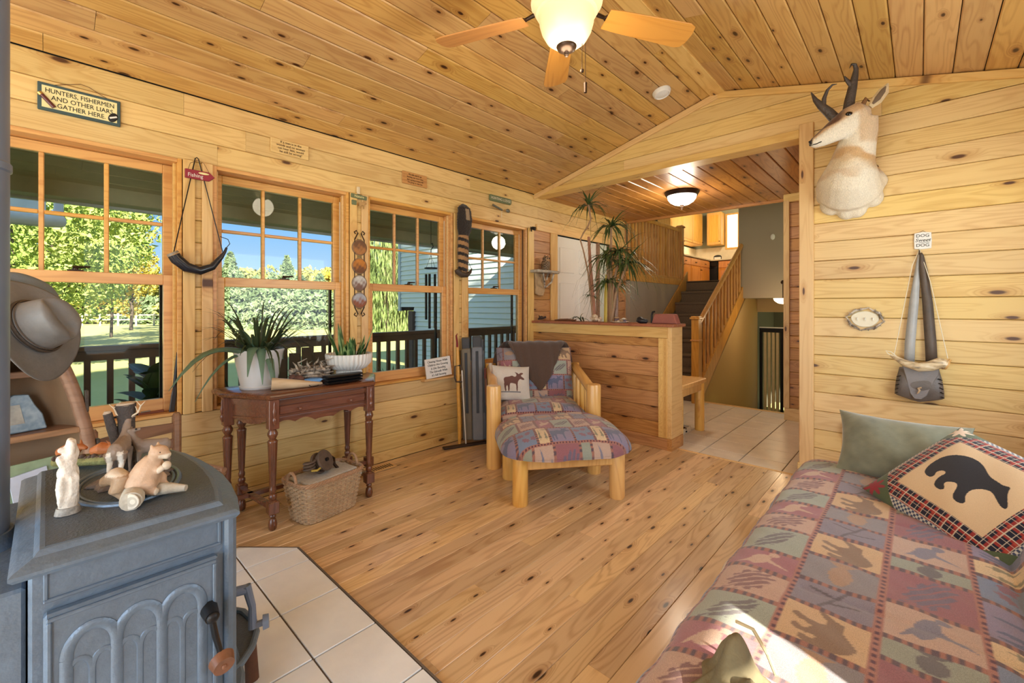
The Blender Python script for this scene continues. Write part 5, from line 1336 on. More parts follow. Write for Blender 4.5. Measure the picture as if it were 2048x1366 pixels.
fw_ = thing('fawn_figurine', 'figurine of two red fawns resting on a mossy log at the back of the stove', 'figurine', (.085, 1.845, ZT))
lx = V((.62, -.5, 0)).normalized()
def fp_(r, t, z): w = lx * r + V((lx.y, -lx.x, 0)) * t; return (w.x, w.y, z)
MB().tube([fp_(-.085, 0, .018), fp_(-.02, .0, .020), fp_(.05, 0, .022), fp_(.10, 0, .018)], [.014, .019, .020, .014], 12, sq=[(.9, 1.2)] * 4).obj('moss_base', plain('moss', C(150, 146, 92), .9, 0, .5, 50, .8, 90), fw_)
b = MB()
for k in range(16):
    r = -.075 + k * .0105; b.ball(fp_(r, .014, .032 + .004 * math.sin(k * 2.1)), (.008, .006, .008), 8, 6)
b.obj('bark_scales', plain('dark_bark', C(92, 70, 56), .7, 0, .5, 60), fw_)
for k, (r, t, s_, d_) in enumerate(((-.035, .0, 1.0, 1), (.055, .0, 1.0, 1))):
    mb = MB().tube([fp_(r - .042, t, .045), fp_(r - .015, t, .054), fp_(r + .012, t, .048)], [.012, .020, .014], 12).tube([fp_(r + .006, t, .050), fp_(r + .02, t, .062), fp_(r + .038, t + .004, .056)], [.011, .010, .005], 10)
    for e in (-.008, .008): mb.tube([fp_(r + .014, t + e, .068), fp_(r + .006, t + e * 2, .082)], [.005, .0012], 6)
    vcol(organic(mb, 'fawn', m_paint, fw_, .0028, 3), lambda co: np.tile(_c3(186, 112, 66), (len(co), 1)))

an = thing('antler_carving', 'upright white carved antler figurine at the left of the stove top', 'figurine', (.035, 1.462, ZT))
m_bone = plain('bleached_bone', C(224, 218, 208), .6, 0, .3, 45, .6, 90)
b = MB().tube([(0, 0, .012), (.002, .004, .06), (.0, .0, .11), (.004, 0, .145), (.006, 0, .172)], [.017, .018, .015, .013, .008], 12, sq=[(1, .8)] * 5)
b.tube([(.0, 0, .10), (-.012, -.004, .125), (-.014, -.002, .138)], [.010, .008, .005], 8).tube([(.006, 0, .11), (.014, .002, .14), (.012, .004, .155)], [.008, .007, .004], 8).ball((-.010, 0, .15), (.008, .008, .007)).ball((.004, .004, .168), (.007, .007, .008)).ball((-.012, .002, .128), (.009, .009, .008))
b.tube([(.012, .006, .02), (.014, .008, .10)], [.008, .005], 8); 
rd = random.Random(4)
for k in range(12):
    zz = rd.uniform(.02, .165); a = rd.uniform(0, 2 * pi); r = .016 - .04 * max(0, zz - .1) * .8; b.ball((r * math.cos(a), r * .8 * math.sin(a), zz), (rd.uniform(.004, .007), rd.uniform(.004, .007), rd.uniform(.012, .03)), 8, 6)
organic(b, 'antler', m_bone, an, .0026, 2)
MB().tube([(0, 0, 0), (0, 0, .016)], [.021, .018], 12, sq=[(1.1, .9)] * 2).obj('base', plain('speckled_base', C(150, 146, 140), .6, 0, .9, 120), an)

# ---------------------------------------------------------------- canoe shelf with hats and pictures
cs = thing('canoe_shelf', 'upright wooden canoe bookshelf between the stove and the window', 'shelf', (-.06, 2.52, 0), R(8))
def hw(z): t = max(0, min(1, z / 1.16)); return .205 * (1 - t ** 2.6) ** .8 + .004
zs = np.linspace(0, 1.15, 40)
for s in (-1, 1):
    MB().tube([(s * (hw(z) + .012), 0, z) for z in zs], .019, 8, sq=[(1.0, 1.2)] * 40, up=(0, 1, 0)).obj('gunwale', m_brownwood, cs, ang=60)
    for k in range(5):
        z = .15 + k * .21; MB().box((s * (hw(z) + .029) - .006, -.012, z), (s * (hw(z) + .029) + .006, .012, z + .09)).obj('gunwale_inlay', m_dleather, cs, .002)
P = np.array([[(hw(z) * math.cos(a), .20 * math.sin(a) * (hw(z) / .209) ** .5, z) for a in np.linspace(0, pi, 25)] for z in zs])
hl = gridmesh('hull', P, m_ply, cs); hl.modifiers.new('t', 'SOLIDIFY').thickness = .008
for z in (.10, .405, .715, .96):
    w = hw(z) - .004; dpt = .19 * (hw(z) / .209) ** .5
    MB().prism([(w * math.cos(a), dpt * math.sin(a)) for a in np.linspace(0, pi, 17)], z - .008, z + .008).obj('shelf_board', m_brownwood, cs, .002)
    MB().box((-w, -.012, z - .014), (w, .004, z + .010)).obj('shelf_lip', m_brownwood, cs, .003)
MB().tube([(-.045, -.018, 1.06), (-.13, -.016, .72)], .016, 8, sq=[(1.4, .8)] * 2).obj('paddle_brace', m_brownwood, cs)
# framed snapshot
fr = thing('picture_frame', 'blue stone-pattern photo frame on the canoe shelf', 'picture frame', (-.075, 2.565, .725), R(20))
m_bs = N('blue_stones'); v = m_bs.objvec(); vo = m_bs.n('TexVoronoi'); m_bs.l(v, vo.inputs['Vector']); vo.inputs['Scale'].default_value = 60
m_bs.base(m_bs.mix(m_bs.noise(v, 40), C(52, 96, 122), C(176, 190, 200)), .4); m_bs = m_bs.m
b = MB().prism([(-.085, 0), (.085, 0), (.075, .06), (.055, .10), (.04, .145), (-.005, .15), (-.03, .13), (-.085, .14)], 0, .018, lambda x, y, z: (x, z, y + .002)); b.obj('frame', m_bs, fr, .004)
MB().prism([(-.07, .035), (.02, .035), (.01, .11), (-.07, .11)], -.003, -.001, lambda x, y, z: (x, z, y)).obj('photo', plain('snapshot', C(176, 172, 160), .4, 0, .5, 22), fr)
fr.rotation_euler = (R(-10), 0, R(20))
cdp = thing('landscape_print', 'pale green landscape print with a blue card tucked in front, lower canoe shelf', 'picture', (-.035, 2.53, .416), R(20))
MB().box((-.11, 0, 0), (.085, .008, .20)).obj('print', plain('green_print', C(150, 172, 140), .5, 0, .35, 14), cdp)
MB().box((-.06, -.012, .02), (.045, -.004, .165), Mx.Rotation(R(-8), 3, 'Y')).obj('card', plain('blue_card', C(196, 206, 226), .5, 0, .2, 12), cdp)
# hats
def hat(label, loc, axis, tip, m, s=1.0):
    t = thing('leather_hat', label, 'hat', loc)
    a = np.linspace(0, 2 * pi, 72, endpoint=False); r = np.linspace(.085, .19, 16)
    Rr, A = np.meshgrid(r, a, indexing='ij'); f = (Rr - .085) / .105
    zb = .032 * f ** 1.6 * np.cos(2 * A + pi) * 1.0 - .012 * f
    P = np.stack([Rr * 1.08 * np.cos(A) * s, Rr * .92 * np.sin(A) * s, zb * s], -1)
    o = gridmesh('brim', P, m, t, True); o.modifiers.new('t', 'SOLIDIFY').thickness = .004
    h = np.linspace(0, 1, 26); Hh, A = np.meshgrid(h, a, indexing='ij')
    rad = np.where(Hh < .7, .092 - .012 * Hh / .7, .080 * np.sqrt(np.clip(1 - ((Hh - .7) / .3) ** 2, 0, 1)))
    z = np.where(Hh < .7, Hh / .7 * .105, .105 + .02 * np.sin((Hh - .7) / .3 * pi / 2))
    dent = .030 * np.clip((Hh - .55) / .45, 0, 1) * np.exp(-(np.sin(A) * rad / .028) ** 2)
    pin = 1 - .16 * np.clip(Hh - .3, 0, 1) * np.exp(-((np.abs(np.mod(A + pi, 2 * pi) - pi) - .65) / .35) ** 2)
    gridmesh('crown', np.stack([rad * 1.08 * pin * np.cos(A) * s, rad * .9 * pin * np.sin(A) * s, (z - dent) * s], -1), m, t, True)
    MB().tube([(.0945 * 1.08 * s * math.cos(q), .0945 * .9 * s * math.sin(q), .016 * s) for q in np.linspace(0, 2 * pi, 61)], .006, 6, cap=False).obj('band', m_dleather, t)
    for off in (0,):
        MB().tube([(.093 * 1.08 * s * math.cos(q), .093 * .9 * s * math.sin(q), .030 * s) for q in np.linspace(0, 2 * pi, 61)], .0015, 5, cap=False).obj('stitching', m_leather, t)
    Z_ = V(axis).normalized(); X_ = V(tip); X_ = (X_ - Z_ * X_.dot(Z_)).normalized()
    mt = Mx((X_, Z_.cross(X_), Z_)).transposed().to_4x4(); mt.translation = V(loc); t.matrix_world = mt
    return t
rv = V((.683, -.73, 0)); bv = V((-.73, -.683, 0)); uz = V((0, 0, 1))
m_hat = plain('grey_brown_leather', C(124, 122, 120), .5, 0, .3, 9, .2, 90)
m_hat2 = plain('slate_leather', C(112, 120, 124), .5, 0, .25, 9, .2, 90)
hat('stitched grey-brown leather hat hung on the front of the canoe shelf', (-.035, 2.43, 1.14), V((.70, -.62, .34)), V((.50, 0, -.80)), m_hat, 1.0)
hat('slate grey leather hat behind the brown one on the canoe shelf', (-.10, 2.64, 1.20), V((.45, -.45, .75)), V((.75, 0, -.45)), m_hat2, 1.15)
# ladder-back chair behind the stove
lc = thing('wooden_chair', 'brown wooden chair mostly hidden behind the stove', 'chair', (.36, 2.56, 0), R(20))
for x, y in ((-.17, .18), (.17, .18)): MB().tube([(x, y, 0), (x, y, .66), (x, y, .675)], [.020, .020, .012], 12).obj('back_post', m_brownwood, lc)
for x, y in ((-.17, -.16), (.17, -.16)): MB().tube([(x, y, 0), (x, y, .44)], .019, 12).obj('leg', m_brownwood, lc)
for z in (.50, .58): MB().prism([(-.16, z), (.16, z), (.16, z + .045), (0, z + .06), (-.16, z + .045)], .175, .188, lambda x, y, zz: (x, zz, y)).obj('back_slat', m_brownwood, lc, .002)
MB().box((-.19, -.18, .40), (.19, .20, .43)).obj('seat', m_brownwood, lc, .008)
MB().box((-.16, -.17, .2), (.16, -.15, .225)).obj('stretcher', m_brownwood, lc, .004)
MB().tube([(.17, -.19, .435), (.17, -.16, .435), (.17, .16, .435)], .013, 8).obj('rung', m_brownwood, lc)

# ---------------------------------------------------------------- basket under the table
bs = thing('wicker_basket', 'wicker basket full of papers and old tools under the table', 'basket', (1.135, 2.60, 0), R(10))
m_wick = plain('wicker', C(206, 180, 146), .75, 0, .35, 40); m_wick2 = plain('wicker_rim', C(186, 150, 118), .7, 0, .35, 60)
def rrect(w, d, a):
    e = 5.0; c, s = math.cos(a), math.sin(a)
    k = (abs(c / w) ** e + abs(s / d) ** e) ** (-1 / e); return k * c, k * s
b = MB(); NS = 30
for r in range(20):
    t = r / 19; z = .008 + t * .215; w = .165 + .035 * t; d = .105 + .028 * t; pts = []
    for k in range(NS * 4 + 1):
        a = 2 * pi * k / (NS * 4); x, y = rrect(w, d, a); o_ = 1 + .022 * math.cos(k * pi / 2 + (pi if r % 2 else 0)); pts.append((x * o_, y * o_, z))
    b.tube(pts, .0052, 5, cap=False)
o = b.obj('weave', m_wick, bs, fix=False); o['kind'] = 'stuff'
for k in range(NS):
    a = 2 * pi * k / NS + pi / NS; x0, y0 = rrect(.165, .105, a); x1, y1 = rrect(.200, .133, a)
    MB().tube([(x0, y0, .004), (x1, y1, .225)], .0035, 5).obj('stake', m_wick2, bs)
b = MB()
for s in (0, 1, 2):
    pts = [(*rrect(.203, .136, 2 * pi * k / 160), 0) for k in range(161)]
    b.tube([(x * (1 + .012 * math.cos(k * .9 + s * 2.1)), y * (1 + .02 * math.cos(k * .9 + s * 2.1)), .228 + .007 * math.sin(k * .9 + s * 2.1)) for k, (x, y, z) in enumerate(pts)], .0065, 6, cap=False)
b.obj('rim', m_wick2, bs, fix=False)
MB().prism([rrect(.163, .103, 2 * pi * k / 40) for k in range(40)], .002, .010).obj('bottom', m_wick, bs)
for s in (-1, 1): MB().tube([(s * .200, -.045 + .09 * (.5 - .5 * math.cos(q)) , .225 + .062 * math.sin(q)) for q in np.linspace(0, pi, 19)], .008, 8).obj('handle', m_wick2, bs)
np_ = thing('newspaper_pile', 'folded newspapers filling the wicker basket', 'newspapers', (1.135, 2.60, .012), R(10))
m_news = plain('newsprint', C(206, 204, 198), .85, 0, .25, 60)
for k in range(3, 6):
    MB().box((-.165, -.10, .02 + .034 * k), (.165, .10, .05 + .034 * k), Mx.Rotation(R(1.5 * (k % 3 - 1)), 3, 'Z')).obj('newspaper', m_news, np_, .006)
for k in range(3): MB().box((-.17, -.115 + .006 * k, .175 + .012 * k), (.185, .06, .183 + .012 * k), Mx.Rotation(R(-3 + k * 2), 3, 'Y') @ Mx.Rotation(R(7), 3, 'X')).obj('newspaper', m_news, np_, .003)
pu = thing('wooden_pulley', 'weathered wooden block pulley resting on the newspapers', 'pulley', (1.115, 2.585, .302), R(10))
m_old = plain('weathered_wood', C(104, 88, 76), .75, 0, .4, 26, .5, 60)
ry = Mx.Rotation(R(62), 3, 'X') @ Mx.Rotation(R(20), 3, 'Y')
b = MB()
for k, t in enumerate((-.024, 0, .024)):
    p0 = ry @ V((0, 0, t - .008)); p1 = ry @ V((0, 0, t + .008)); b.cyl(p0, p1, .062 if k != 1 else .050, n=28)
b.obj('block', m_old, pu, .003)
MB().cyl(ry @ V((0, 0, -.045)), ry @ V((0, 0, .045)), .010).obj('axle', m_black, pu)
MB().tube([ry @ V((.06, .0, 0)), ry @ V((.085, .02, 0)), ry @ V((.11, .0, 0)), ry @ V((.10, -.03, 0)), ry @ V((.075, -.03, 0))], .009, 8).tube([ry @ V((.09, -.02, 0)), ry @ V((.13, -.08, 0))], .009, 8).obj('hook', m_bronze, pu)
rope = thing('rope_coil', 'small coil of brown rope at the left of the basket', 'rope', (1.03, 2.555, .275))
MB().tube([(.03 * math.cos(q), .022 * math.sin(q), .004 + .0028 * q) for q in np.linspace(0, 6 * pi, 90)], .006, 6).obj('coil', m_old, rope)
MB().tube([(.0, -.03, .01), (.03, -.035, .006), (.06, -.02, .012)], .006, 6).obj('tail', plain('yellow_cord', C(196, 172, 80), .7), rope)
vt = thing('floor_vent', 'wooden slotted floor register by the window wall', 'vent', (1.68, 2.965, .001))
MB().box((-.15, -.05, 0), (.15, .05, .006)).obj('frame', m_trim, vt, .002)
for k in range(14): MB().box((-.125 + k * .019, -.03, .0055), (-.115 + k * .019, .03, .0068)).obj('slot', m_black, vt)

# ---------------------------------------------------------------- things on the table (top at z .745)
TZ = .7455
m_aloe = plain('aloe_leaf', C(96, 124, 100), .45, 0, .25, 14); m_spid = plain('strap_leaf', C(58, 72, 44), .5, 0, .3, 20); m_pot = plain('white_pot', C(214, 216, 218), .4, 0, .05, 6)
ap = thing('potted_aloe', 'aloe and grassy plant in a plain white pot on the table', 'plant', (.855, 2.84, TZ))
MB().lathe([(0, 0), (.096, 0), (.100, .012), (.094, .018), (.128, .205), (.134, .215), (.134, .225), (.122, .225), (.115, .205), (0, .20)], 40).obj('pot', m_pot, ap)
MB().lathe([(0, .202), (.117, .202)], 24).obj('soil', m_soil, ap)
rd = random.Random(5)
def arch(a, L, up, drop, z0=.205, r0=.03, n=9, tw=0):
    pts = []
    for i in range(n):
        t = i / (n - 1); r = r0 + L * t; pts.append((r * math.cos(a + tw * t), r * math.sin(a + tw * t), z0 + up * math.sin(min(1, t * 1.25) * pi / 2) * 1.0 * t ** .6 - drop * t ** 2.2))
    return pts
for a, L, up, dp, w in ((R(203), .46, .20, .34, .046), (R(240), .20, .17, .28, .038), (R(258), .18, .18, .34, .040), (R(280), .16, .13, .42, .036), (R(222), .20, .24, .12, .036), (R(310), .16, .22, .14, .030), (R(192), .30, .05, .28, .022)):
    pts = arch(a, L, up, dp); ws_ = [w * (1 - (i / 8) ** 1.6) + .002 for i in range(9)]
    MB().tube(pts, ws_, 8, sq=[(.35, 1)] * 9).obj('aloe_leaf', m_aloe, ap, ang=70)
for k in range(74):
    a = rd.uniform(0, 2 * pi); L = rd.uniform(.16, .36); pts = arch(a, L, rd.uniform(.12, .34), rd.uniform(.0, .24), tw=rd.uniform(-.4, .4))
    pts = [(x, y if y < .18 else .18 + (y - .18) * .1, z) for x, y, z in pts]
    MB().blade(pts, [.0075 * (1 - (i / 8) ** 2) + .0012 for i in range(9)]).obj('grass_blade', m_spid, ap, fix=False)
for a, L, up in ((R(60), .10, .40), (R(20), .34, .34), (R(340), .40, .26)):
    pts = arch(a, L, up, .1); pts = [(x, min(y, .19), z) for x, y, z in pts]
    MB().blade(pts, [.005 * (1 - (i / 8) ** 2) + .001 for i in range(9)]).obj('grass_blade', m_spid, ap, fix=False)
sn = thing('snake_plant_bowl', 'snake plant in a white ribbed footed bowl on the table', 'plant', (1.40, 2.82, TZ))
MB().lathe([(0, 0), (.075, 0), (.075, .035), (.068, .042), (.10, .055), (.128, .085), (.135, .13), (.133, .142), (.124, .142), (.118, .12), (0, .118)], 256, flute=(32, .010, .0, .131)).obj('bowl', m_white, sn)
MB().lathe([(0, .122), (.12, .122)], 24).obj('gravel', plain('gravel', C(86, 86, 88), .8, 0, .8, 90), sn)
m_sn = N('snake_leaf'); v = m_sn.objvec(False); m_sn.base(m_sn.mix(m_sn.sm(m_sn.noise(m_sn.vm('MULTIPLY', v, (30, 30, 8)), 1, 3), .45, .6), C(44, 84, 40), C(150, 176, 112)), .4); m_sn = m_sn.m
for k in range(26):
    a = rd.uniform(0, 2 * pi); r0 = rd.uniform(.0, .085); L = rd.uniform(.02, .07); h = rd.uniform(.06, .13) if k > 4 else rd.uniform(.18, .23)
    if k < 2: a = R(165 + 20 * k); L = .09; r0 = .06
    if k == 2: a = R(345); r0 = .08; L = .07; h = .19
    pts = [((r0 + L * t) * math.cos(a), (r0 + L * t) * math.sin(a), .12 + h * t ** .9) for t in np.linspace(0, 1, 7)]
    MB().blade(pts, [.016 * (1 - (i / 6) ** 2.2) + .001 for i in range(7)], up=(math.cos(a), math.sin(a), .3), fold=.35).obj('leaf', m_sn, sn, fix=False)
sn.scale = (1.12, 1.12, 1.12)
hn = thing('powder_horn', 'cream powder horn with a dark cord lying at the table front', 'horn', (1.0, 2.645, TZ))
m_horn = N('horn'); v = m_horn.objvec(); f = m_horn.noise(m_horn.vm('MULTIPLY', v, (6, 30, 30)), 1, 3); m_horn.base(m_horn.mix(f, C(222, 200, 164), C(166, 130, 94)), .35); m_horn = m_horn.m
MB().tube([(-.13, .03, .036), (-.10, .02, .034), (-.03, -.005, .028), (.05, -.02, .020), (.11, -.018, .014), (.135, -.012, .012)], [.036, .034, .028, .019, .011, .008], 16).obj('horn', m_horn, hn)
MB().tube([(-.06, -.02, .04), (-.02, .02, .054), (.02, -.01, .045), (.06, -.045, .006), (.10, -.03, .004), (.14, -.012, .018)], .0022, 6).obj('cord', m_black, hn)
bt = thing('braided_case', 'stack of three black padded cases on the table front', 'case', (1.265, 2.625, TZ), R(4))
for k in range(3):
    MB().tube([(-.115, 0, .011 + .018 * k), (-.06, .002, .012 + .018 * k), (.05, 0, .011 + .018 * k), (.118, .001, .012 + .018 * k)], [.008, .011, .011, .008], 12, sq=[(1, 4.2)] * 4, up=(0, 0, 1)).obj('case', m_black, bt, ang=70)
al = thing('antler_pile', 'pile of shed antlers and bones on the table', 'antlers', (1.14, 2.80, TZ))
m_antl = N('grey_antler'); v = m_antl.objvec(); m_antl.base(m_antl.mix(m_antl.sm(m_antl.noise(v, 28, 4), .35, .65), C(92, 78, 66), C(206, 194, 176)), .55); m_antl.bump(m_antl.noise(v, 80, 3), .5, .004); m_antl = m_antl.m
rd = random.Random(12)
for k in range(7):
    a = rd.uniform(-.5, .5) + (pi if k % 2 else 0); z = .014 + .010 * k; c, s = math.cos(a), math.sin(a)
    pts = [(c * x - s * y, s * x + c * y, z + zz) for x, y, zz in ((-.12, -.03, 0), (-.06, .025, .012), (.01, .035, .018), (.08, .01, .012), (.13, -.03, .02))]
    b = MB().tube(pts, [.014, .012, .011, .009, .003], 9)
    for i in (1, 2, 3): q = V(pts[i]); b.tube([q, q + V((rd.uniform(-.03, .03), rd.uniform(-.03, .03), .035)), q + V((rd.uniform(-.04, .04), rd.uniform(-.05, .03), .06))], [.008, .006, .0015], 7)
    b.obj('antler', m_antl, al, ang=70)
MB().ball((-.10, -.06, .03), (.035, .03, .03)).ball((-.13, -.05, .045), (.022, .02, .02)).obj('skull', plain('rusty_bone', C(120, 84, 72), .7, 0, .5, 40, .6, 80), al)
MB().ball((.10, .05, .03), (.02, .016, .03)).obj('skull', m_antl, al)
wc = thing('carved_bear', 'small carved wooden figure behind the ribbed bowl', 'figurine', (1.545, 2.90, TZ))
organic(MB().tube([(0, 0, 0), (0, 0, .06), (0, 0, .10)], [.022, .024, .018], 10).ball((0, -.004, .125), .02).ball((-.014, 0, .142), .007).ball((.014, 0, .142), .007).ball((0, -.022, .12), .009), 'figure', m_log, wc, .004, 3)

# ---------------------------------------------------------------- things on the window wall (local -y comes out of the wall)
m_ink = plain('black_ink', C(30, 26, 24), .7); m_brn = plain('burnt_letters', C(66, 36, 18), .8)
m_wire = plain('rusty_wire', C(96, 60, 44), .6, .4)
def plaque(name, label, x, z, w, h, m, th=.012, rot=0, y=0, border=None, rad=0):
    t = thing(name, label, 'sign', (x, YW - .001 + y, z))
    t.rotation_euler = (0, R(rot), 0)
    MB().box((-w / 2, -th, -h / 2), (w / 2, 0, h / 2)).obj('board', border or m, t, .003)
    if border: MB().box((-w / 2 + .014, -th - .002, -h / 2 + .014), (w / 2 - .014, -th + .001, h / 2 - .014)).obj('face', m, t)
    return t
m_cream2 = plain('cream_paint', C(238, 226, 166), .6, 0, .06, 8); m_teal = plain('slate_green_paint', C(64, 84, 86), .6)
t = plaque('hanging_sign', 'cream hunters and fishermen sign with slate green border', .119, 2.226, .295, .132, m_cream2, .014, 0, 0, m_teal)
text(t, 'HUNTERS, FISHERMEN', .031, (.0, -.0165, .030), m_ink, sx=.80)
text(t, 'AND OTHER LIARS', .031, (.008, -.0165, -.002), m_ink, sx=.84)
text(t, 'GATHER HERE.', .031, (.004, -.0165, -.034), m_ink, sx=.84)
MB().tube([(-.136, -.018, .006), (-.092, -.018, -.046)], [.009, .009], 10).obj('shotgun_shell', plain('shell_red', C(96, 40, 40), .4), t)
MB().tube([(-.142, -.018, .012), (-.134, -.018, .003)], .0095, 10).obj('shell_brass', plain('brass', C(196, 160, 90), .3, .8), t)
MB().ball((.118, -.016, -.028), (.017, .004, .026), rot=Mx.Rotation(R(25), 3, 'Y')).obj('bobber', m_ink, t)
MB().box((.104, -.0215, -.032), (.134, -.0195, -.024), Mx.Rotation(R(-25), 3, 'Y')).obj('bobber_band', m_white, t)
MB().tube([(-.10, -.008, .062), (-.05, -.006, .085), (.0, -.005, .105), (.03, -.006, .10), (.07, -.007, .078), (.105, -.008, .062)], .0013, 6).obj('hanger_wire', m_wire, t)
t = plaque('wooden_plaque', 'burnt-letter plaque asking if a man in the woods is still wrong', 1.110, 2.268, .240, .096, m_wall, .012)
for i, s in enumerate(('If a man is in the', 'woods and no women', 'can hear him, would', 'he still be wrong?')): text(t, s, .0205, (.004, -.0128, .031 - i * .0205), m_brn, sx=.98)
t = plaque('wooden_plaque', 'small reddish engraved plaque above the third window', 2.092, 2.273, .240, .102, m_part, .012)
for i, s in enumerate(('My wife said if I go', 'hunting one more time', "she's going to leave me", "I'm going to miss her")): text(t, s, .019, (.0, -.0128, .032 - i * .0215), m_brn, sx=.9)
t = thing('fishing_sign', 'small red arrow sign reading Fishing above the black horn', 'sign', (.608, YW - .022, 1.978))
MB().prism([(-.070, -.026), (.045, -.026), (.073, .0), (.045, .026), (-.070, .026)], -.010, 0, lambda x, y, z: (x, z, y)).obj('arrow', plain('barn_red', C(150, 40, 58), .55), t, .002)
text(t, 'Fishing', .030, (-.022, -.0108, -.006), m_white, sx=.9)
MB().ball((.018, -.011, .013), (.026, .002, .0065)).obj('fish', m_cream2, t)
MB().tube([(-.055, -.005, .026), (-.045, -.003, .062), (-.01, -.002, .088), (.02, -.002, .075), (.045, -.005, .026)], .0011, 6).obj('hanger_wire', m_wire, t)
t = thing('black_powder_horn', 'black powder horn hung on a cord between the first two windows', 'horn', (.600, YW - .06, 1.42))
m_bh = plain('black_horn', C(38, 42, 52), .25, 0, .4, 14)
MB().tube([(-.118, 0, .085), (-.105, 0, .062), (-.06, -.005, .02), (0, -.008, .004), (.06, -.006, .03), (.105, 0, .09), (.125, 0, .125), (.133, 0, .15)], [.030, .031, .029, .025, .020, .013, .008, .006], 16).obj('horn', m_bh, t)
MB().tube([(-.119, 0, .087), (-.126, 0, .098)], [.031, .028], 16).obj('plug', plain('horn_plug', C(150, 140, 124), .5), t)
MB().tube([(-.118, .0, .10), (-.012, .042, .655), (-.004, .045, .662), (.004, .045, .655), (.115, .0, .115)], .0028, 6).obj('cord', m_black, t)
MB().tube([(.133, 0, .15), (.15, 0, .175), (.14, 0, .20), (.10, 0, .212)], .0022, 6).obj('stopper_cord', m_black, t)
t = thing('moose_sign', 'little green signboard with a moose cut-out above the plate rack', 'sign', (1.588, YW - .02, 2.035))
m_grn = plain('mossy_paint', C(112, 122, 88), .7, 0, .2, 30)
MB().box((-.062, -.012, -.015), (.062, 0, .015), Mx.Rotation(R(3), 3, 'Y')).obj('board', m_grn, t, .003)
MB().box((-.055, -.010, -.065), (-.018, 0, -.03)).obj('lower_board', m_grn, t, .003)
text(t, 'Nature', .026, (0, -.0128, 0), m_cream2)
MB().prism([((x - .5) * .07 + .03, (y - .5) * .07 - .055) for x, y in MOOSE], -.012, -.006, lambda x, y, z: (x, z, y)).obj('moose', plain('moose_tan', C(190, 150, 96), .6), t)
MB().box((-.012, -.008, .02), (.010, .012, .075)).obj('clip', plain('clip_wood', C(226, 206, 170), .6), t, .003)
t = thing('plate_rack', 'wrought-iron rack of four round wildlife plates between windows', 'plate rack', (1.595, YW - .022, 1.16))
for s in (-1, 1):
    MB().tube([(s * .038, 0, .05), (s * .038, 0, .56)], .0035, 6).obj('rod', m_bronze, t)
    for z0, d_ in ((.035, -1), (.575, 1)):
        MB().tube([(s * .038, 0, z0 - d_ * .02), (s * .012, 0, z0 + d_ * .03), (s * .025, 0, z0 + d_ * .048), (s * .042, 0, z0 + d_ * .035), (s * .032, 0, z0 + d_ * .022)], .0045, 6).obj('scroll', m_bronze, t)
PC = [((120, 84, 58), (176, 120, 70)), ((196, 126, 52), (120, 78, 48)), ((206, 204, 200), (130, 98, 84)), ((176, 178, 186), (150, 90, 64))]
for i, z in enumerate((.498, .361, .235, .105)):
    pl = MB().lathe([(0, -.006), (.045, -.006), (.056, -.012), (.060, -.010), (.060, -.006), (.045, .0), (0, .0)], 40).obj('plate', m_paint, t, ang=60)
    pl.rotation_euler = (R(90), 0, 0); pl.location = (0, -.006, z)
    a, b_ = PC[i]; sd_ = i
    pl.data.flip_normals()
    def pc(co, a=a, b_=b_, sd_=sd_):
        n_ = np.sin(co[:, 0] * 90 + sd_ * 2 + 2 * np.sin(co[:, 1] * 70)) + .7 * np.sin(co[:, 0] * 210 - co[:, 1] * 130 + sd_); f = np.clip(.5 - co[:, 1] * 22 + n_ * .28, 0, 1)[:, None]
        c = _c3(*a) * (1 - f) + _c3(*b_) * f; c[np.hypot(co[:, 0], co[:, 1]) > .052] = _c3(140, 116, 92); return c
    # finer face so the painting shows
    me = MB().grid([[(rr * math.cos(q), rr * math.sin(q), 0) for q in np.linspace(0, 2 * pi, 49)] for rr in np.linspace(.0005, .050, 16)]).obj('painting', m_paint, pl, fix=False)
    me.location = (0, 0, .0068); me.rotation_euler = (0, 0, 0)
    for k_ in (pl, me):
        vcol(k_, pc)
    me.location = (0, 0, .0004) if False else (0, 0, .0012)
t = thing('raccoon_pelt', 'dark raccoon pelt with ringed tail and a small horn hung between windows', 'pelt', (2.578, YW - .045, 1.50))
mb = MB().tube([(.012, 0, .645), (.010, -.012, .61), (.008, -.02, .52), (.004, -.018, .42), (.0, -.012, .36)], [.024, .070, .082, .078, .058], 16, sq=[(.45, 1)] * 5, up=(0, 1, 0)).tube([(.0, -.012, .37), (-.006, -.016, .28), (-.010, -.018, .17), (-.006, -.014, .06), (.004, -.01, .02)], [.054, .060, .058, .052, .028], 16, sq=[(.55, 1)] * 5, up=(0, 1, 0))
o = organic(mb, 'pelt', m_fur, t, .006, 3)
def rac(co):
    z = co[:, 2]; c = np.tile(_c3(52, 44, 40), (len(co), 1)); f = (np.sin(z * 95 + co[:, 0] * 20) > -.15) & (z < .36); c[f] = _c3(176, 134, 90)
    w = (z > .50) & (z < .60) & (np.abs(co[:, 0] - .018) < .022) & (co[:, 1] < -.02); c[w] = _c3(170, 146, 116); return c
n_ = len(o.data.vertices); co = np.empty(n_ * 3, np.float32); o.data.vertices.foreach_get('co', co); co = co.reshape(-1, 3)
nr = np.empty(n_ * 3, np.float32); o.data.vertices.foreach_get('normal', nr); nr = nr.reshape(-1, 3)
co += nr * (rng.normal(size=(n_, 1)) * .0022).astype(np.float32); o.data.vertices.foreach_set('co', co.ravel()); vcol(o, rac)
b = MB().tube([(-.085, -.02, .048), (-.075, -.022, .028), (-.03, -.026, .004), (.03, -.024, .006), (.075, -.02, .035), (.095, -.018, .068)], [.024, .026, .026, .022, .014, .005], 14); b.obj('horn', m_dleather, t)
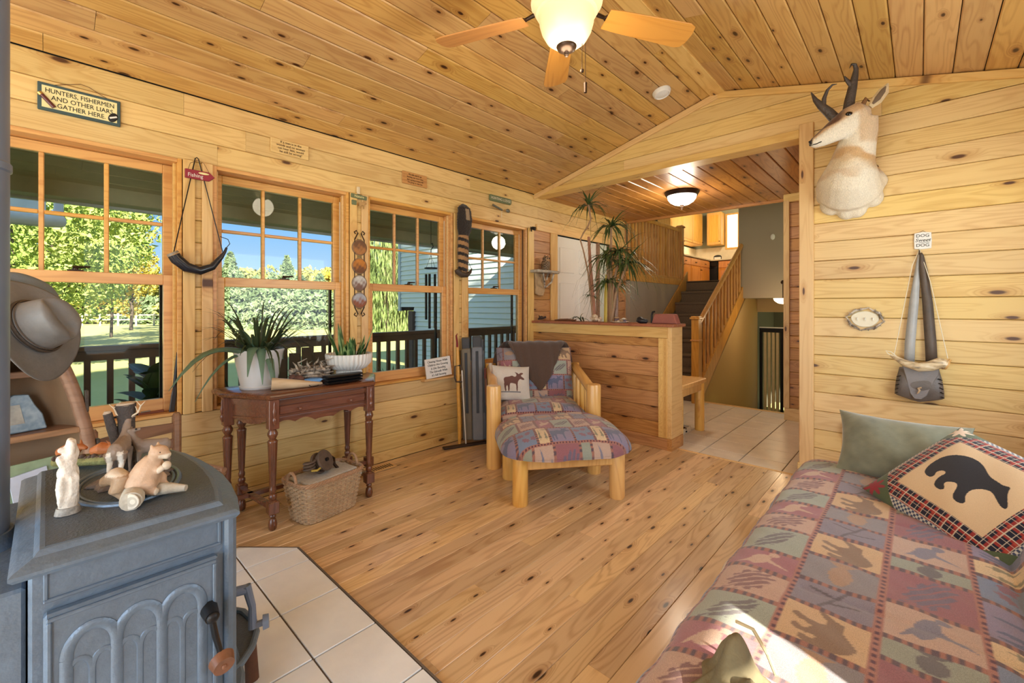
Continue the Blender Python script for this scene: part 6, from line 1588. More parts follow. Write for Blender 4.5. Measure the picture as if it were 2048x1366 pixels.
MB().tube([(-.08, -.02, .06), (.02, -.03, .10), (.05, -.02, .22)], .0022, 6).tube([(.092, -.018, .06), (.05, -.02, .13), (.05, -.02, .22)], .0022, 6).obj('cord', m_black, t)
t = thing('lodge_sign', 'narrow weathered green sign with a hanging fishing lure above the fourth window', 'sign', (3.10, YW - .004, 2.285))
MB().prism([(-.155, -.022), (-.14, -.03), (.14, -.03), (.155, -.012), (.155, .02), (.14, .03), (-.14, .03), (-.155, .022)], -.016, 0, lambda x, y, z: (x, z, y)).obj('board', m_grn, t, .003)
text(t, 'HUNTING LODGE', .036, (0, -.0165, 0), m_offw, sx=.95)
MB().tube([(-.13, -.03, -.075), (.0, -.03, -.105)], [.011, .010], 10).ball((.085, -.03, -.10), (.028, .014, .020)).obj('lure', plain('pewter', C(120, 122, 112), .4, .5), t)
MB().tube([(.008, -.02, -.10), (.008, -.015, -.175)], .002, 6).obj('line', m_offw, t)
t = thing('clip_spotlight', 'small dark clip-on spotlight at the corner of the last window', 'lamp', (3.555, YW - .02, 2.055))
MB().tube([(0, 0, 0), (.004, -.02, .004), (.016, -.05, -.006)], [.012, .018, .020], 12).tube([(0, 0, .02), (.0, -.01, -.03)], .006, 8).obj('head', m_black, t)
t = thing('driftwood_shelf', 'rustic driftwood wall shelf with antler braces', 'shelf', (3.755, YW - .002, 1.34))
MB().box((-.21, -.13, .245), (.17, 0, .275)).tube([(-.21, -.065, .26), (.0, -.135, .262), (.22, -.06, .258)], [.012, .014, .010], 8).obj('top', m_drift, t, .008)
MB().prism([(-.12, .02), (-.07, 0), (.0, .0), (.03, .06), (.02, .245), (-.13, .245)], -.03, 0, lambda x, y, z: (x, z, y)).obj('back_board', plain('driftwood_tan', C(190, 160, 120), .8, 0, .3, 18, .5, 50), t, .004)
for pts in ([(-.09, -.10, .245), (-.06, -.09, .16), (.0, -.05, .09)], [(.11, -.09, .245), (.08, -.08, .15), (.0, -.05, .085)], [(.02, -.08, .245), (.0, -.07, .17)]): MB().tube(pts, [.010, .011, .008][:len(pts)], 8).obj('antler_brace', m_antl, t, ang=70)
t = thing('owl_figurine', 'brown owl figurine on the driftwood shelf', 'figurine', (3.745, YW - .07, 1.616))
mb = MB().tube([(0, 0, 0), (0, 0, .05), (.002, 0, .10)], [.042, .052, .045], 14).ball((.0, -.006, .125), (.042, .038, .034)).tube([(.02, 0, .02), (.05, .02, .0)], [.02, .008], 8)
for s in (-1, 1): mb.tube([(s * .022, -.012, .15), (s * .03, -.012, .172)], [.010, .002], 8)
vcol(organic(mb, 'owl', m_paint, t, .005, 3), lambda co: np.where(((co[:, 2] > .10) & (co[:, 1] < -.03))[:, None], _c3(176, 142, 104), np.where((np.sin(co[:, 2] * 220) * np.sin(co[:, 0] * 260) > 0)[:, None], _c3(92, 74, 56), _c3(140, 118, 92))))
for s in (-1, 1): MB().ball((s * .015, -.042, .13), (.008, .004, .008)).obj('eye', m_black, t)
# window-sill pieces
t = thing('miniature_rifle', 'black toy rifle standing in the right jamb of the first window', 'toy rifle', (.488, YW + .018, .625))
o = MB().tube([(0, 0, .14), (.004, 0, .335)], .009, 10).obj('barrel', m_black, t)
MB().prism([(-.016, 0), (.010, .0), (.012, .10), (.008, .15), (-.006, .15), (-.012, .09)], -.008, .008, lambda x, y, z: (x, z, y)).obj('stock', plain('dark_stock', C(44, 36, 34), .4), t, .003)
t.rotation_euler = (0, R(4), 0)
t = thing('miniature_rifle', 'brown toy rifle lying on the sill of the first window', 'toy rifle', (.30, YW + .012, .631))
MB().tube([(-.08, 0, .008), (.06, 0, .008)], .005, 8).obj('barrel', m_black, t)
MB().prism([(.04, .0), (.15, .0), (.15, .016), (.04, .012)], -.006, .006, lambda x, y, z: (x, z, y)).obj('stock', plain('red_stock', C(124, 62, 34), .4), t, .002)
MB().tube([(.05, -.004, .016), (.09, -.004, .018)], .004, 8).obj('scope', plain('steel', C(160, 160, 164), .3, .8), t)
t = thing('white_sign', 'white hand-lettered cleaning-house sign leaning on the sill', 'sign', (2.325, YW - .032, .612))
MB().box((-.135, -.008, 0), (.135, .004, .165)).obj('panel', m_white, t, .002)
for i, s in enumerate(('Cleaning House While', 'Children Are Growing', 'Is Like Shoveling', 'The Sidewalk While', "It's Still Snowing")): text(t, s, .026, (-.005, -.0088, .138 - i * .029), m_ink, shear=.15, sx=.90)
t.rotation_euler = (R(-7), R(-3), 0)
MB().box((2.16, YW - .052, .588), (2.62, YW + .01, .606)).obj('trim_ledge', m_trim, None, .004)['kind'] = 'structure'

# ---------------------------------------------------------------- gear leaning by the armchair
m_gcase = plain('gun_case_grey', C(120, 124, 130), .6, 0, .2, 12, .2, 200); m_gtan = plain('gun_case_olive', C(120, 112, 96), .7, 0, .2, 12, .2, 200)
def case(label, p0, p1, w, th, m, mt_):
    t = thing('gun_case', label, 'gun case', p0); d = V(p1) - V(p0); L = d.length
    b = MB().box((-w / 2, -th / 2, .015), (w / 2, th / 2, L - .08)); b.obj('body', m, t, .02, 3)
    MB().box((-w * .42, -th * .55, L - .10), (w * .42, th * .30, L + .02), Mx.Rotation(R(18), 3, 'X')).obj('flap', mt_, t, .008)
    MB().box((-w / 2 - .003, -th * .12, .03), (-w / 2 + .003, th * .12, L - .1)).obj('zip', m_black, t)
    MB().box((-.012, -th * .53, .25), (.012, -th * .49, L - .12)).obj('strap', m_black, t, .002)
    X_ = V((.73, -.66, 0)); Z_ = d.normalized(); X_ = (X_ - Z_ * X_.dot(Z_)).normalized()
    mt = Mx((X_, Z_.cross(X_), Z_)).transposed().to_4x4(); mt.translation = V(p0); t.matrix_world = mt; return t
m_flap = plain('slate_flap', C(72, 76, 80), .4, 0, .1, 10)
case('grey soft gun case leaning in the corner, nearest the armchair', (2.62, 2.86, .02), (2.70, 2.97, .93), .10, .05, m_gcase, m_flap)
case('olive soft gun case leaning behind the grey one', (2.56, 2.93, .02), (2.60, 3.01, .92), .085, .045, m_gtan, m_flap)
case('narrow dark gun case between the other cases and the armchair', (2.665, 2.83, .02), (2.735, 2.95, .90), .06, .04, m_flap, m_flap)
t = thing('walking_stick', 'pale wooden walking stick with a red wrist cord', 'stick', (2.475, 2.945, 0))
b = MB().tube([(0, 0, 0), (.004, .006, .2), (-.004, .012, .45), (.006, .03, .72), (.012, .045, .86)], [.014, .017, .015, .016, .013], 12); b.obj('shaft', plain('yellow_stick', C(222, 166, 72), .4, 0, .2, 30), t)
MB().tube([(.012, .045, .84), (.014, .05, .90), (.012, .06, .96), (.016, .05, .98)], [.010, .009, .007, .003], 8).obj('wrist_cord', plain('red_cord', C(132, 36, 40), .8), t)
t = thing('shooting_stick', 'white-shafted monopod with a dark square grip', 'monopod', (2.515, 2.905, 0))
MB().tube([(0, 0, .0), (-.022, .03, .66)], [.006, .007], 8).obj('shaft', plain('white_rod', C(220, 216, 206), .4), t)
MB().tube([(-.02, .028, .56), (-.075, .045, .565), (-.085, .05, .60), (-.08, .055, .70), (-.03, .042, .705), (-.022, .03, .66)], .008, 8).obj('grip', m_dleather, t)
t = thing('floor_plank', 'dark flat wooden blade lying on the floor by the wall', 'board', (2.50, 2.90, .001))
MB().box((-.20, -.028, 0), (.24, .028, .018)).obj('blade', plain('dark_slat', C(60, 48, 42), .5), t, .006)
t.rotation_euler = (0, 0, R(-20))
t = thing('knife_sheath', 'brown leather knife sheath strapped to the gun cases', 'sheath', (2.70, 2.845, .33))
MB().tube([(0, 0, 0), (.012, .016, .13), (.02, .03, .24)], [.010, .022, .018], 10, sq=[(.5, 1)] * 3).obj('sheath', plain('sheath_leather', C(128, 84, 58), .5, 0, .3, 20), t)
MB().tube([(.02, .03, .24), (.028, .04, .33)], [.014, .012], 10).obj('handle', plain('red_handle', C(120, 60, 50), .4), t)

# ---------------------------------------------------------------- on the planter wall
CZ = HT + .0245
def ctop(y): return (HX + .015, y, CZ)
t = thing('terracotta_planter', 'low red clay planter at the end of the planter wall', 'planter', (HX + .11, 1.625, CZ))
MB().prism([(-.115, 0), (.115, 0), (.085, .085), (-.085, .085)], -.045, .045, lambda x, y, z: (z, -x, y)).obj('tub', plain('clay_red', C(156, 92, 78), .7, 0, .15, 20, .2, 80), t, .006)
t = thing('black_iron_hook', 'small black iron handle behind the clay planter', 'hook', (HX + .15, 1.775, CZ))
MB().tube([(0, 0, 0), (0, .0, .07), (.0, -.01, .10), (0, -.03, .105)], [.009, .009, .010, .008], 8).obj('hook', m_black, t)
t = thing('black_rock', 'lump of black rock on the planter wall', 'rock', (HX + .05, 1.82, CZ))
organic(MB().ball((0, 0, .022), (.035, .055, .024)).ball((.0, .02, .038), (.025, .03, .022)).ball((0, -.035, .02), (.02, .025, .02)), 'rock', plain('obsidian', C(36, 38, 44), .35, 0, .4, 50, .5, 80), t, .006, 1)
t = thing('shell_dish', 'dish of pale seashells and stones among the plants', 'shells', (HX + .03, 2.03, CZ))
m_shell = plain('shell', C(210, 196, 178), .5, 0, .25, 40, .3, 90)
MB().lathe([(0, 0), (.06, 0), (.085, .010), (.082, .012), (.058, .004), (0, .004)], 24).obj('dish', m_shell, t)
rd = random.Random(3)
for k in range(9): MB().ball((rd.uniform(-.03, .03), rd.uniform(-.05, .05), .014 + .004 * k), (rd.uniform(.014, .024), rd.uniform(.014, .024), .010), 10, 7).obj('shell', [m_shell, plain('amethyst', C(120, 100, 116), .4, 0, .3, 40), plain('stone_tan', C(176, 140, 104), .7)][k % 3], t)
t = thing('coral_lump', 'knobbly pink-cream coral lump on the planter wall', 'coral', (HX + .04, 2.30, CZ))
mb = MB()
for k in range(26): a = rd.uniform(0, 2 * pi); r = rd.uniform(0, .05); mb.ball((r * math.cos(a) * .7, r * math.sin(a) * 1.2, .016 + rd.uniform(0, .05) * (1 - r * 12)), rd.uniform(.012, .02), 8, 6)
mb.obj('coral', plain('coral', C(222, 198, 170), .7, 0, .2, 60), t)
t = thing('bark_slab', 'flat curl of bark at the left end of the planter wall', 'bark', (HX + .04, 2.66, CZ))
MB().tube([(0, -.13, .012), (.004, -.03, .016), (0, .06, .014), (0, .13, .008)], [.010, .016, .014, .008], 10, sq=[(.7, 1.6)] * 4).obj('bark', plain('bark_brown', C(120, 78, 50), .8, 0, .4, 30, .5, 60), t)
t = thing('feather_clump', 'small dark feather ornament on the planter wall by the window', 'ornament', (HX + .05, 2.98, CZ))
organic(MB().tube([(0, .05, .012), (0, 0, .03), (0, -.04, .028)], [.008, .022, .010], 10).tube([(0, .02, .03), (0, .04, .06)], [.012, .003], 8).ball((0, -.05, .035), .014), 'ornament', plain('dark_feather', C(70, 58, 52), .8, 0, .4, 60), t, .005, 2)
# dracaenas growing from the trough
m_drac = plain('dracaena_leaf', C(70, 92, 48), .45, 0, .3, 12); m_stem = plain('dracaena_stem', C(170, 136, 104), .7, 0, .2, 30); m_drac2 = plain('dracaena_leaf_dry', C(126, 132, 78), .5, 0, .3, 12)
rd = random.Random(21)
def crown(t, c, n, L0, L1, up=.5):
    for k in range(n):
        a = rd.uniform(0, 2 * pi); L = rd.uniform(L0, L1); el = rd.uniform(-.1, 1.2) * up + .25; pts = []
        for i in range(8):
            s = i / 7; r = L * s * math.cos(el * (1 - .3 * s)); z = L * (s * math.sin(el) - (.95 + .4 * rd.random()) * s * s * (.9 if el < .9 else .35))
            pts.append((c[0] + r * math.cos(a) * .8, c[1] + r * math.sin(a), c[2] + z))
        MB().blade(pts, [.0085 * math.sin(min(1, (i / 7) * 1.15 + .12) * pi) + .0012 for i in range(8)], fold=.3).obj('leaf', m_drac if rd.random() < .85 else m_drac2, t, fix=False)
t = thing('tall_dracaena', 'tall dracaena with a bare crooked stem and one high leaf tuft', 'plant', (HX + .115, 2.37, CZ - .01))
MB().tube([(0, 0, 0), (0, .02, .2), (0, .06, .50), (0, .115, .72), (0, .155, .84), (0, .12, .90), (0, .06, .97), (0, .03, 1.03), (0, .045, 1.12), (0, .055, 1.18)], [.012, .011, .009, .007, .008, .008, .009, .009, .010, .010], 10).obj('stem', m_stem, t)
MB().tube([(.01, -.01, 0), (.01, .005, .22), (.01, .04, .55), (.01, .06, .86)], [.018, .017, .016, .014], 10).obj('stem', plain('pink_stem', C(176, 120, 92), .7, 0, .2, 30), t)
crown(t, (0, .055, 1.17), 34, .22, .36, .75); crown(t, (.0, .03, .26), 8, .12, .22, .8); crown(t, (0, .16, .03), 9, .12, .24, .9)
t = thing('bushy_dracaena', 'bushy many-crowned dracaena leaning over the stair side', 'plant', (HX + .115, 2.17, CZ - .01))
for (y1, z1), sw_ in (((.0, .92), 0), ((.06, .62), .02), ((-.10, .66), -.03), ((-.20, .55), -.06), ((.03, .38), .01)):
    MB().tube([(0, 0, 0), (sw_ * .3, y1 * .3, z1 * .5), (sw_, y1, z1)], [.016, .013, .010], 8).obj('stem', m_stem, t)
    crown(t, (sw_, y1, z1), 46, .24, .46, .6)
MB().tube([(-.02, .05, 0), (-.015, .05, .30), (-.012, .05, .47)], [.018, .017, .006], 8, sq=[(.4, 1)] * 3).obj('yellow_leaf', plain('yellow_strap_leaf', C(196, 170, 66), .5), t)
MB().tube([(.04, -.03, 0), (.04, -.035, .38)], .022, 10).obj('stake', m_brownwood, t)
# bench in the entry
t = thing('log_bench', 'small log bench in the entry beyond the planter wall', 'bench', (4.16, 2.2, 0))
MB().box((-.29, -.66, .47), (.30, .70, .515)).obj('seat', m_log, t, .008)
for x, y in ((.25, -.61), (.25, .62), (-.25, .62)): log((x, y, 0), (x, y, .472), .045, 'leg', t)
MB().box((-.315, -.66, 0), (-.275, -.57, .47)).obj('plank_leg', m_trim, t, .004)
MB().box((-.27, -.64, .40), (.25, -.60, .47)).obj('apron', m_log, t, .004)
t = thing('shoe_tray', 'pale boot tray under the log bench', 'tray', (4.14, 1.92, .001))
b = MB().box((-.22, -.28, 0), (.18, .28, .012)).box((-.22, -.28, .012), (.18, -.27, .05)).box((-.22, .27, .012), (.18, .28, .05)).box((-.22, -.27, .012), (-.21, .27, .05)).box((.17, -.27, .012), (.18, .27, .05)); b.obj('tray', m_offw, t, .002)
for k, (x, y, m, l) in enumerate(((-.08, -.17, m_dleather, 'dark brown shoe at the front of the boot tray'), (.06, -.17, m_black, 'black shoe at the front right of the boot tray'), (-.08, .06, m_black, 'black boot further back on the boot tray'))):
    q = thing('shoe', l, 'shoe', (4.14 + x, 1.92 + y, .014))
    organic(MB().tube([(0, .11, .03), (0, .05, .035), (0, -.04, .03), (0, -.11, .022)], [.035, .036, .038, .022], 10, sq=[(.8, 1)] * 4).tube([(0, .07, .04), (0, .07, .12 if k < 2 else .2)], [.036, .034], 12), 'upper', m, q, .006, 3)
    MB().prism([(.036 * math.cos(a), .12 * math.sin(a)) for a in np.linspace(0, 2 * pi, 24, endpoint=False)], 0, .012).obj('sole', m_black, q)

# ---------------------------------------------------------------- far wall: pronghorn, horn and pouch, plates
FR = -pi / 2
pr = thing('pronghorn_mount', 'mounted pronghorn head and shoulders with black horns on the far wall', 'mounted head', (XE, .335, 1.83), FR)
mb = MB()
mb.tube([(-.005, .0, .19), (-.005, -.04, .19), (.0, -.10, .23), (.02, -.15, .31), (.045, -.185, .40), (.068, -.215, .48), (.085, -.235, .555)], [.178, .185, .155, .118, .100, .088, .070], 20, sq=[(1.02, 1.0)] * 7, up=(0, 0, 1))
for x, z, r in ((-.10, .075, .07), (-.02, .02, .055), (.03, .03, .06), (.11, .09, .062), (-.13, .14, .06), (.13, .19, .06)): mb.ball((x, -.02, z), (r, .045, r), 12, 8)
hd = [(.110, -.235, .575), (.075, -.255, .565), (.02, -.275, .535), (-.04, -.305, .495), (-.10, -.330, .452), (-.150, -.348, .420), (-.172, -.356, .408)]
mb.tube(hd, [.030, .072, .076, .062, .046, .036, .022], 18, sq=[(1.0, .85), (1.05, .85), (1.05, .8), (1.02, .8), (1, .85), (.9, .9), (.8, .9)], up=(0, 0, 1))
mb.tube([(.05, -.26, .50), (-.03, -.30, .455), (-.11, -.33, .420), (-.155, -.347, .402)], [.045, .038, .028, .018], 12)
o = organic(mb, 'body', m_fur, pr, .0075, 4)
def prc(co):
    x, y, z = co[:, 0], co[:, 1], co[:, 2]
    ss_ = lambda v, a, b: np.clip((v - a) / (b - a), 0, 1) ** 2 * (3 - 2 * np.clip((v - a) / (b - a), 0, 1))
    wt = _c3(238, 226, 204); tn = _c3(204, 160, 108); br = _c3(104, 70, 48); lt = _c3(226, 202, 164)
    nz = .012 * np.sin(x * 40 + z * 30) + .010 * np.sin(z * 70 - x * 25)
    c = np.tile(wt, (len(x), 1))
    def mixc(w, k):
        nonlocal c
        c = c * (1 - w[:, None]) + k * w[:, None]
    head = ss_(-y, .215, .245) * ss_(z, .375, .405); neck = ss_(z + nz, .22, .30) * (1 - head)
    mixc(neck * .75, lt)
    mixc(neck * ss_(x - .35 * (z - .3), .05, .10) * .9, tn)
    mixc(neck * (1 - ss_(np.abs(z - .345 + .25 * x + nz), .018, .045)) * .8, tn)
    mixc(neck * (1 - ss_(np.abs(z - .425 + .55 * x + nz), .015, .035)) * .9, wt)
    mixc(neck * ss_(z, .43, .48) * ss_(x, .01, .05) * .8, tn)
    mixc((1 - ss_(np.abs(z - .23 + .12 * x + nz), .01, .035)) * ss_(-x, -.09, -.03) * .45, tn)
    up_ = z - (.575 + (x - .11) * .60)
    mixc(head, wt); mixc(head * ss_(up_, .004, .03) * .8, tn); mixc(head * ss_(up_ + nz * .5, .022, .04) * ss_(-x, -.03, .03), br)
    mixc(head * ss_(-x, .150, .162) * ss_(z, .398, .410), _c3(44, 34, 32)); mixc(head * ss_(x, .055, .08) * .6, tn)
    mixc(ss_(np.abs(x), .13, .17) * (1 - ss_(z, .25, .3)) * .5, lt)
    return c
n_ = len(o.data.vertices); co = np.empty(n_ * 3, np.float32); o.data.vertices.foreach_get('co', co); co = co.reshape(-1, 3)
fz = 1 + .05 * np.clip(.2 - co[:, 2], 0, 1) * np.sin(co[:, 0] * 60)[:] ; co[:, 0] *= fz; co[:, 1] = np.minimum(co[:, 1], -.001); o.data.vertices.foreach_set('co', co.ravel())
vcol(o, prc)
m_hornk = plain('horn_dark', C(74, 64, 58), .5, 0, .35, 30, .6, 70)
def horn(pts, rad, nm='horn'): return MB().tube(pts, rad, 12, sq=[(1, .72)] * len(pts), up=(1, 0, 0))
h = horn([(.010, -.262, .595), (.018, -.262, .66), (.032, -.264, .735), (.044, -.268, .80), (.050, -.272, .84), (.044, -.280, .866), (.030, -.290, .868), (.020, -.296, .845)], [.030, .028, .024, .018, .013, .010, .007, .002])
h.tube([(.030, -.264, .745), (.010, -.285, .775), (-.004, -.300, .805)], [.017, .013, .003], 10, sq=[(1, .7)] * 3); h.obj('horn', m_hornk, pr, ang=60)
h = horn([(-.055, -.290, .565), (-.085, -.298, .61), (-.120, -.306, .655), (-.150, -.312, .70), (-.172, -.316, .755)], [.030, .027, .022, .014, .003])
h.tube([(-.110, -.304, .645), (-.105, -.306, .70), (-.088, -.308, .745), (-.062, -.310, .768), (-.040, -.310, .765)], [.015, .012, .009, .006, .002], 10); h.obj('horn', m_hornk, pr, ang=60)
ear = MB().tube([(.115, -.235, .60), (.145, -.225, .635), (.178, -.215, .685), (.196, -.21, .725)], [.014, .030, .028, .004], 14, sq=[(.45, 1)] * 4, up=(.4, -1, -.3)); ear.obj('ear', plain('ear_fur', C(214, 190, 150), .9, 0, .2, 40), pr)
MB().tube([(.128, -.246, .612), (.150, -.240, .640), (.174, -.230, .680), (.186, -.225, .705)], [.006, .016, .014, .003], 10, sq=[(.35, 1)] * 4, up=(.4, -1, -.3)).obj('ear_inner', plain('ear_inner', C(112, 92, 72), .9), pr)
MB().tube([(-.02, -.21, .60), (-.02, -.20, .63)], [.02, .006], 8).tube([(.075, -.235, .615), (.095, -.225, .66), (.11, -.22, .64)], [.016, .012, .005], 8).obj('mane_tuft', plain('mane', C(136, 96, 60), .9, 0, .3, 60), pr)
MB().ball((.022, -.333, .555), (.019, .010, .013), rot=Mx.Rotation(R(25), 3, 'Z')).obj('eye', plain('glass_eye', C(18, 14, 12), .08), pr)
MB().tube([(-.175, -.362, .405), (-.14, -.372, .402), (-.11, -.366, .412)], .003, 6).ball((-.168, -.370, .425), (.010, .006, .007)).obj('mouth', m_black, pr)
# dog sign
t = thing('dog_sign', 'small white Dog Sweet Dog sign on the far wall', 'sign', (XE, -.012, 1.62), FR)
MB().prism([(-.038, -.048), (0, -.052), (.038, -.048), (.040, 0), (.038, .048), (0, .054), (-.038, .048), (-.040, 0)], -.010, 0, lambda x, y, z: (x, z, y)).obj('plaque', m_white, t, .002)
text(t, 'DOG', .026, (0, -.0108, .030), m_ink); text(t, 'Sweet', .028, (0, -.0108, .003), m_ink, shear=.3); text(t, 'DOG', .026, (0, -.0108, -.028), m_ink)
MB().box((-.018, -.0112, -.0125), (.03, -.0102, -.0105)).obj('underline', m_ink, t)
MB().tube([(-.016, -.004, .05), (0, -.003, .062), (.016, -.004, .05)], .001, 5).obj('hanger_wire', m_wire, t)
# hunting pouch with strap
t = thing('hunting_pouch', 'brown leather hunting pouch on a wide shoulder strap', 'bag', (XE, .005, .645), FR)
m_ps = plain('pouch_leather', C(104, 94, 86), .42, 0, .3, 14, .25, 120); m_st1 = plain('strap_light', C(168, 166, 162), .4, 0, .2, 14, .2, 100); m_st2 = plain('strap_dark', C(90, 76, 64), .5, 0, .35, 16, .2, 100)
mb = MB()
T_, Q_ = np.meshgrid(np.linspace(0, 1, 30), np.linspace(0, 2 * pi, 64, endpoint=False), indexing='ij')
wv = .088 + .022 * np.sin(np.clip(1 - T_, 0, 1) * pi * .62); wv = np.where(T_ < .12, wv * np.sqrt(np.clip(T_ / .12, .02, 1)), wv); dv = .032 * np.sin(np.clip(T_ * 1.0 + .06, 0, 1) * pi) ** .6 + .006
sg = np.sign(np.cos(Q_)); ce_ = sg * np.abs(np.cos(Q_)) ** .6; se_ = np.sign(np.sin(Q_)) * np.abs(np.sin(Q_)) ** .8
gridmesh('pouch', np.stack([wv * ce_, -.036 + dv * se_, T_ * .20 + .008 * np.abs(ce_) ** 3 * (1 - T_)], -1), m_ps, t, True)
fl_p = [(-.075, .215), (.088, .215), (.085, .17), (.07, .14), (.055, .10), (.035, .045), (.01, .018), (-.02, .018), (-.04, .05), (-.05, .10), (-.062, .16)]
MB().prism(fl_p, -.078, -.068, lambda x, y, z: (x, z + .02 * abs(x / .1) ** 2, y)).obj('flap', plain('flap_leather', C(128, 120, 116), .38, 0, .2, 10, .2, 100), t, .003)
MB().tube([(-.005, -.082, .085), (.004, -.086, .075), (-.002, -.085, .060), (-.008, -.082, .052)], [.004, .006, .005, .002], 8).tube([(-.004, -.083, .084), (.012, -.084, .092)], .0045, 8).obj('bone_toggle', m_horn, t)
for s in (-1, 1):
    for k in range(5): MB().tube([(s * (.082 + .004 * k), -.07, .15 - k * .026), (s * (.10 + .002 * k), -.058, .142 - k * .026)], .003, 5).obj('lacing', m_black, t)
def strap(p, w, m, nm):
    b = MB(); L = []
    for (x, y, z), ww in zip(p, w): L.append([(x - ww, y, z), (x + ww, y, z)])
    o = b.grid(L).obj(nm, m, t, fix=False); q = o.modifiers.new('t', 'SOLIDIFY'); q.thickness = .004; return o
strap([(-.045, -.03, .18), (-.040, -.025, .35), (-.022, -.02, .60), (-.006, -.014, .80), (.002, -.016, .888), (.008, -.02, .90)], [.024, .024, .022, .012, .008, .008], m_st1, 'strap')
strap([(.058, -.03, .18), (.052, -.024, .35), (.038, -.02, .60), (.020, -.02, .80), (.012, -.022, .885), (.006, -.022, .902)], [.026, .026, .024, .018, .010, .008], m_st2, 'strap')
MB().tube([(.002, 0, .93), (.002, -.02, .91), (.002, -.035, .90), (.002, -.04, .915)], .003, 6).obj('peg', m_bronze, t)
t = thing('hanging_horn', 'pale striped powder horn on a cord in front of the leather pouch', 'horn', (XE, .005, .87), FR)
n = N('striped_horn'); v = n.objvec(False); f = n.noise(n.vm('MULTIPLY', v, (9, 40, 40)), 1, 3, .6, .6)
n.base(n.ramp(f, [(.35, C(226, 212, 182)), (.52, C(206, 182, 142)), (.66, C(92, 76, 64))]), .35); m_sh = n.m
MB().tube([(-.128, -.085, .05), (-.105, -.09, .035), (-.06, -.095, .006), (.0, -.10, -.012), (.05, -.10, .0), (.09, -.095, .022), (.112, -.09, .012)], [.007, .013, .021, .026, .030, .032, .030], 16).obj('horn', m_sh, t)
MB().tube([(.108, -.09, .014), (.122, -.088, .008)], [.031, .026], 16).tube([(.12, -.088, .02), (.135, -.085, .045)], .007, 8).obj('end_plug', plain('plug_wood', C(206, 160, 96), .5), t)
MB().tube([(-.112, -.09, .045), (-.03, -.03, .60), (.003, -.012, .70), (.05, -.03, .50), (.122, -.085, .05)], .0022, 6).tube([(-.10, -.09, .045), (-.125, -.09, .07), (-.15, -.088, .075), (-.14, -.088, .058), (-.112, -.09, .04)], .003, 6).obj('cord', m_offw, t)
# switch plate
t = thing('antler_switch_plate', 'triple light switch plate framed with resin antlers', 'switch', (XE, .263, 1.138), FR)
MB().prism([(.072 * math.cos(a) * (1 + .05 * math.sin(3 * a)), .052 * math.sin(a)) for a in np.linspace(0, 2 * pi, 36, endpoint=False)], -.008, 0, lambda x, y, z: (x, z, y)).obj('plate', m_offw, t, .003)
for k in range(3): MB().box((-.043 + k * .040, -.012, -.012), (-.033 + k * .040, -.007, .012)).obj('toggle_slot', m_offw, t, .001); MB().box((-.040 + k * .040, -.020, -.002), (-.036 + k * .040, -.010, .009)).obj('toggle', m_white, t, .001)
rd = random.Random(8)
for k in range(8):
    a = k * pi / 4 + .2; c0 = V((.080 * math.cos(a), -.010, .060 * math.sin(a))); tt_ = V((-math.sin(a), 0, math.cos(a) * .8)) * .045; sg_ = 1 if k % 2 else -1
    b = MB().tube([c0 - tt_ * sg_, c0 + V((.004 * math.cos(a), -.006, .004 * math.sin(a))), c0 + tt_ * sg_ + V((.012 * math.cos(a), 0, .010 * math.sin(a)))], [.008, .0075, .002], 8).tube([c0, c0 + V((.02 * math.cos(a), -.004, .018 * math.sin(a)))], [.006, .0015], 6)
    b.obj('antler', m_antl, t, ang=70)
# outlet with wooden deer knob
t = thing('wall_outlet', 'ivory wall outlet with a round wooden deer night-light', 'outlet', (XE, .345, .362), FR)
MB().box((-.036, -.006, -.075), (.036, 0, .045)).obj('plate', m_offw, t, .002)
for z in (-.045, .0):
    for s in (-1, 1): MB().box((s * .007 - .0015, -.0068, z - .006), (s * .007 + .0015, -.0055, z + .006)).obj('slot', m_black, t)
MB().box((-.03, -.03, -.01), (.045, -.004, .085)).obj('night_light', m_brownwood, t, .006)
MB().tube([(.008, -.03, .042), (.008, -.040, .042)], [.031, .028], 24).obj('medallion', m_offw, t)
MB().prism([((x - .5) * .036 + .008, (y - .5) * .034 + .042) for x, y in MOOSE], -.0418, -.0398, lambda x, y, z: (x, z, y)).obj('deer', plain('medallion_brown', C(86, 54, 36), .6), t)

# ---------------------------------------------------------------- on the porch
t = thing('wind_chime', 'black tubular wind chime hanging from the porch beam', 'wind chime', (3.02, 4.10, .95))
MB().lathe([(0, .70), (.075, .70), (.075, .715), (0, .715)], 20).obj('disc', m_black, t)
for k in range(5):
    a = 2 * pi * k / 5; MB().cyl((.055 * math.cos(a), .055 * math.sin(a), .02 + .05 * (k % 3)), (.055 * math.cos(a), .055 * math.sin(a), .64), .014, n=10).obj('tube', m_black, t)
for k in range(3):
    a = 2 * pi * k / 3; MB().cyl((.06 * math.cos(a), .06 * math.sin(a), .71), (0, 0, .86), .002, n=5).obj('cord', m_black, t)
MB().tube([(0, 0, .86), (.0, 0, .92), (.03, 0, .96), (.02, 0, 1.0), (0, 0, .985)], .005, 6).cyl((0, 0, .99), (0, 0, 1.25), .003, n=6).obj('hook', m_black, t)
t = thing('adirondack_chair', 'dark brown slatted deck chair outside the second window', 'chair', (1.60, 4.02, -.08), R(-20))
for k in range(5):
    h = .95 - abs(k - 2) * .05; MB().box((-.25 + k * .105, 0, .25), (-.16 + k * .105, .022, h), Mx.Rotation(R(-18), 3, 'X'), (0, 0, .3)).obj('back_slat', m_deck, t, .004)
for k in range(5): MB().box((-.27, -.50 + k * .10, .33), (.27, -.41 + k * .10, .352)).obj('seat_slat', m_deck, t, .003)
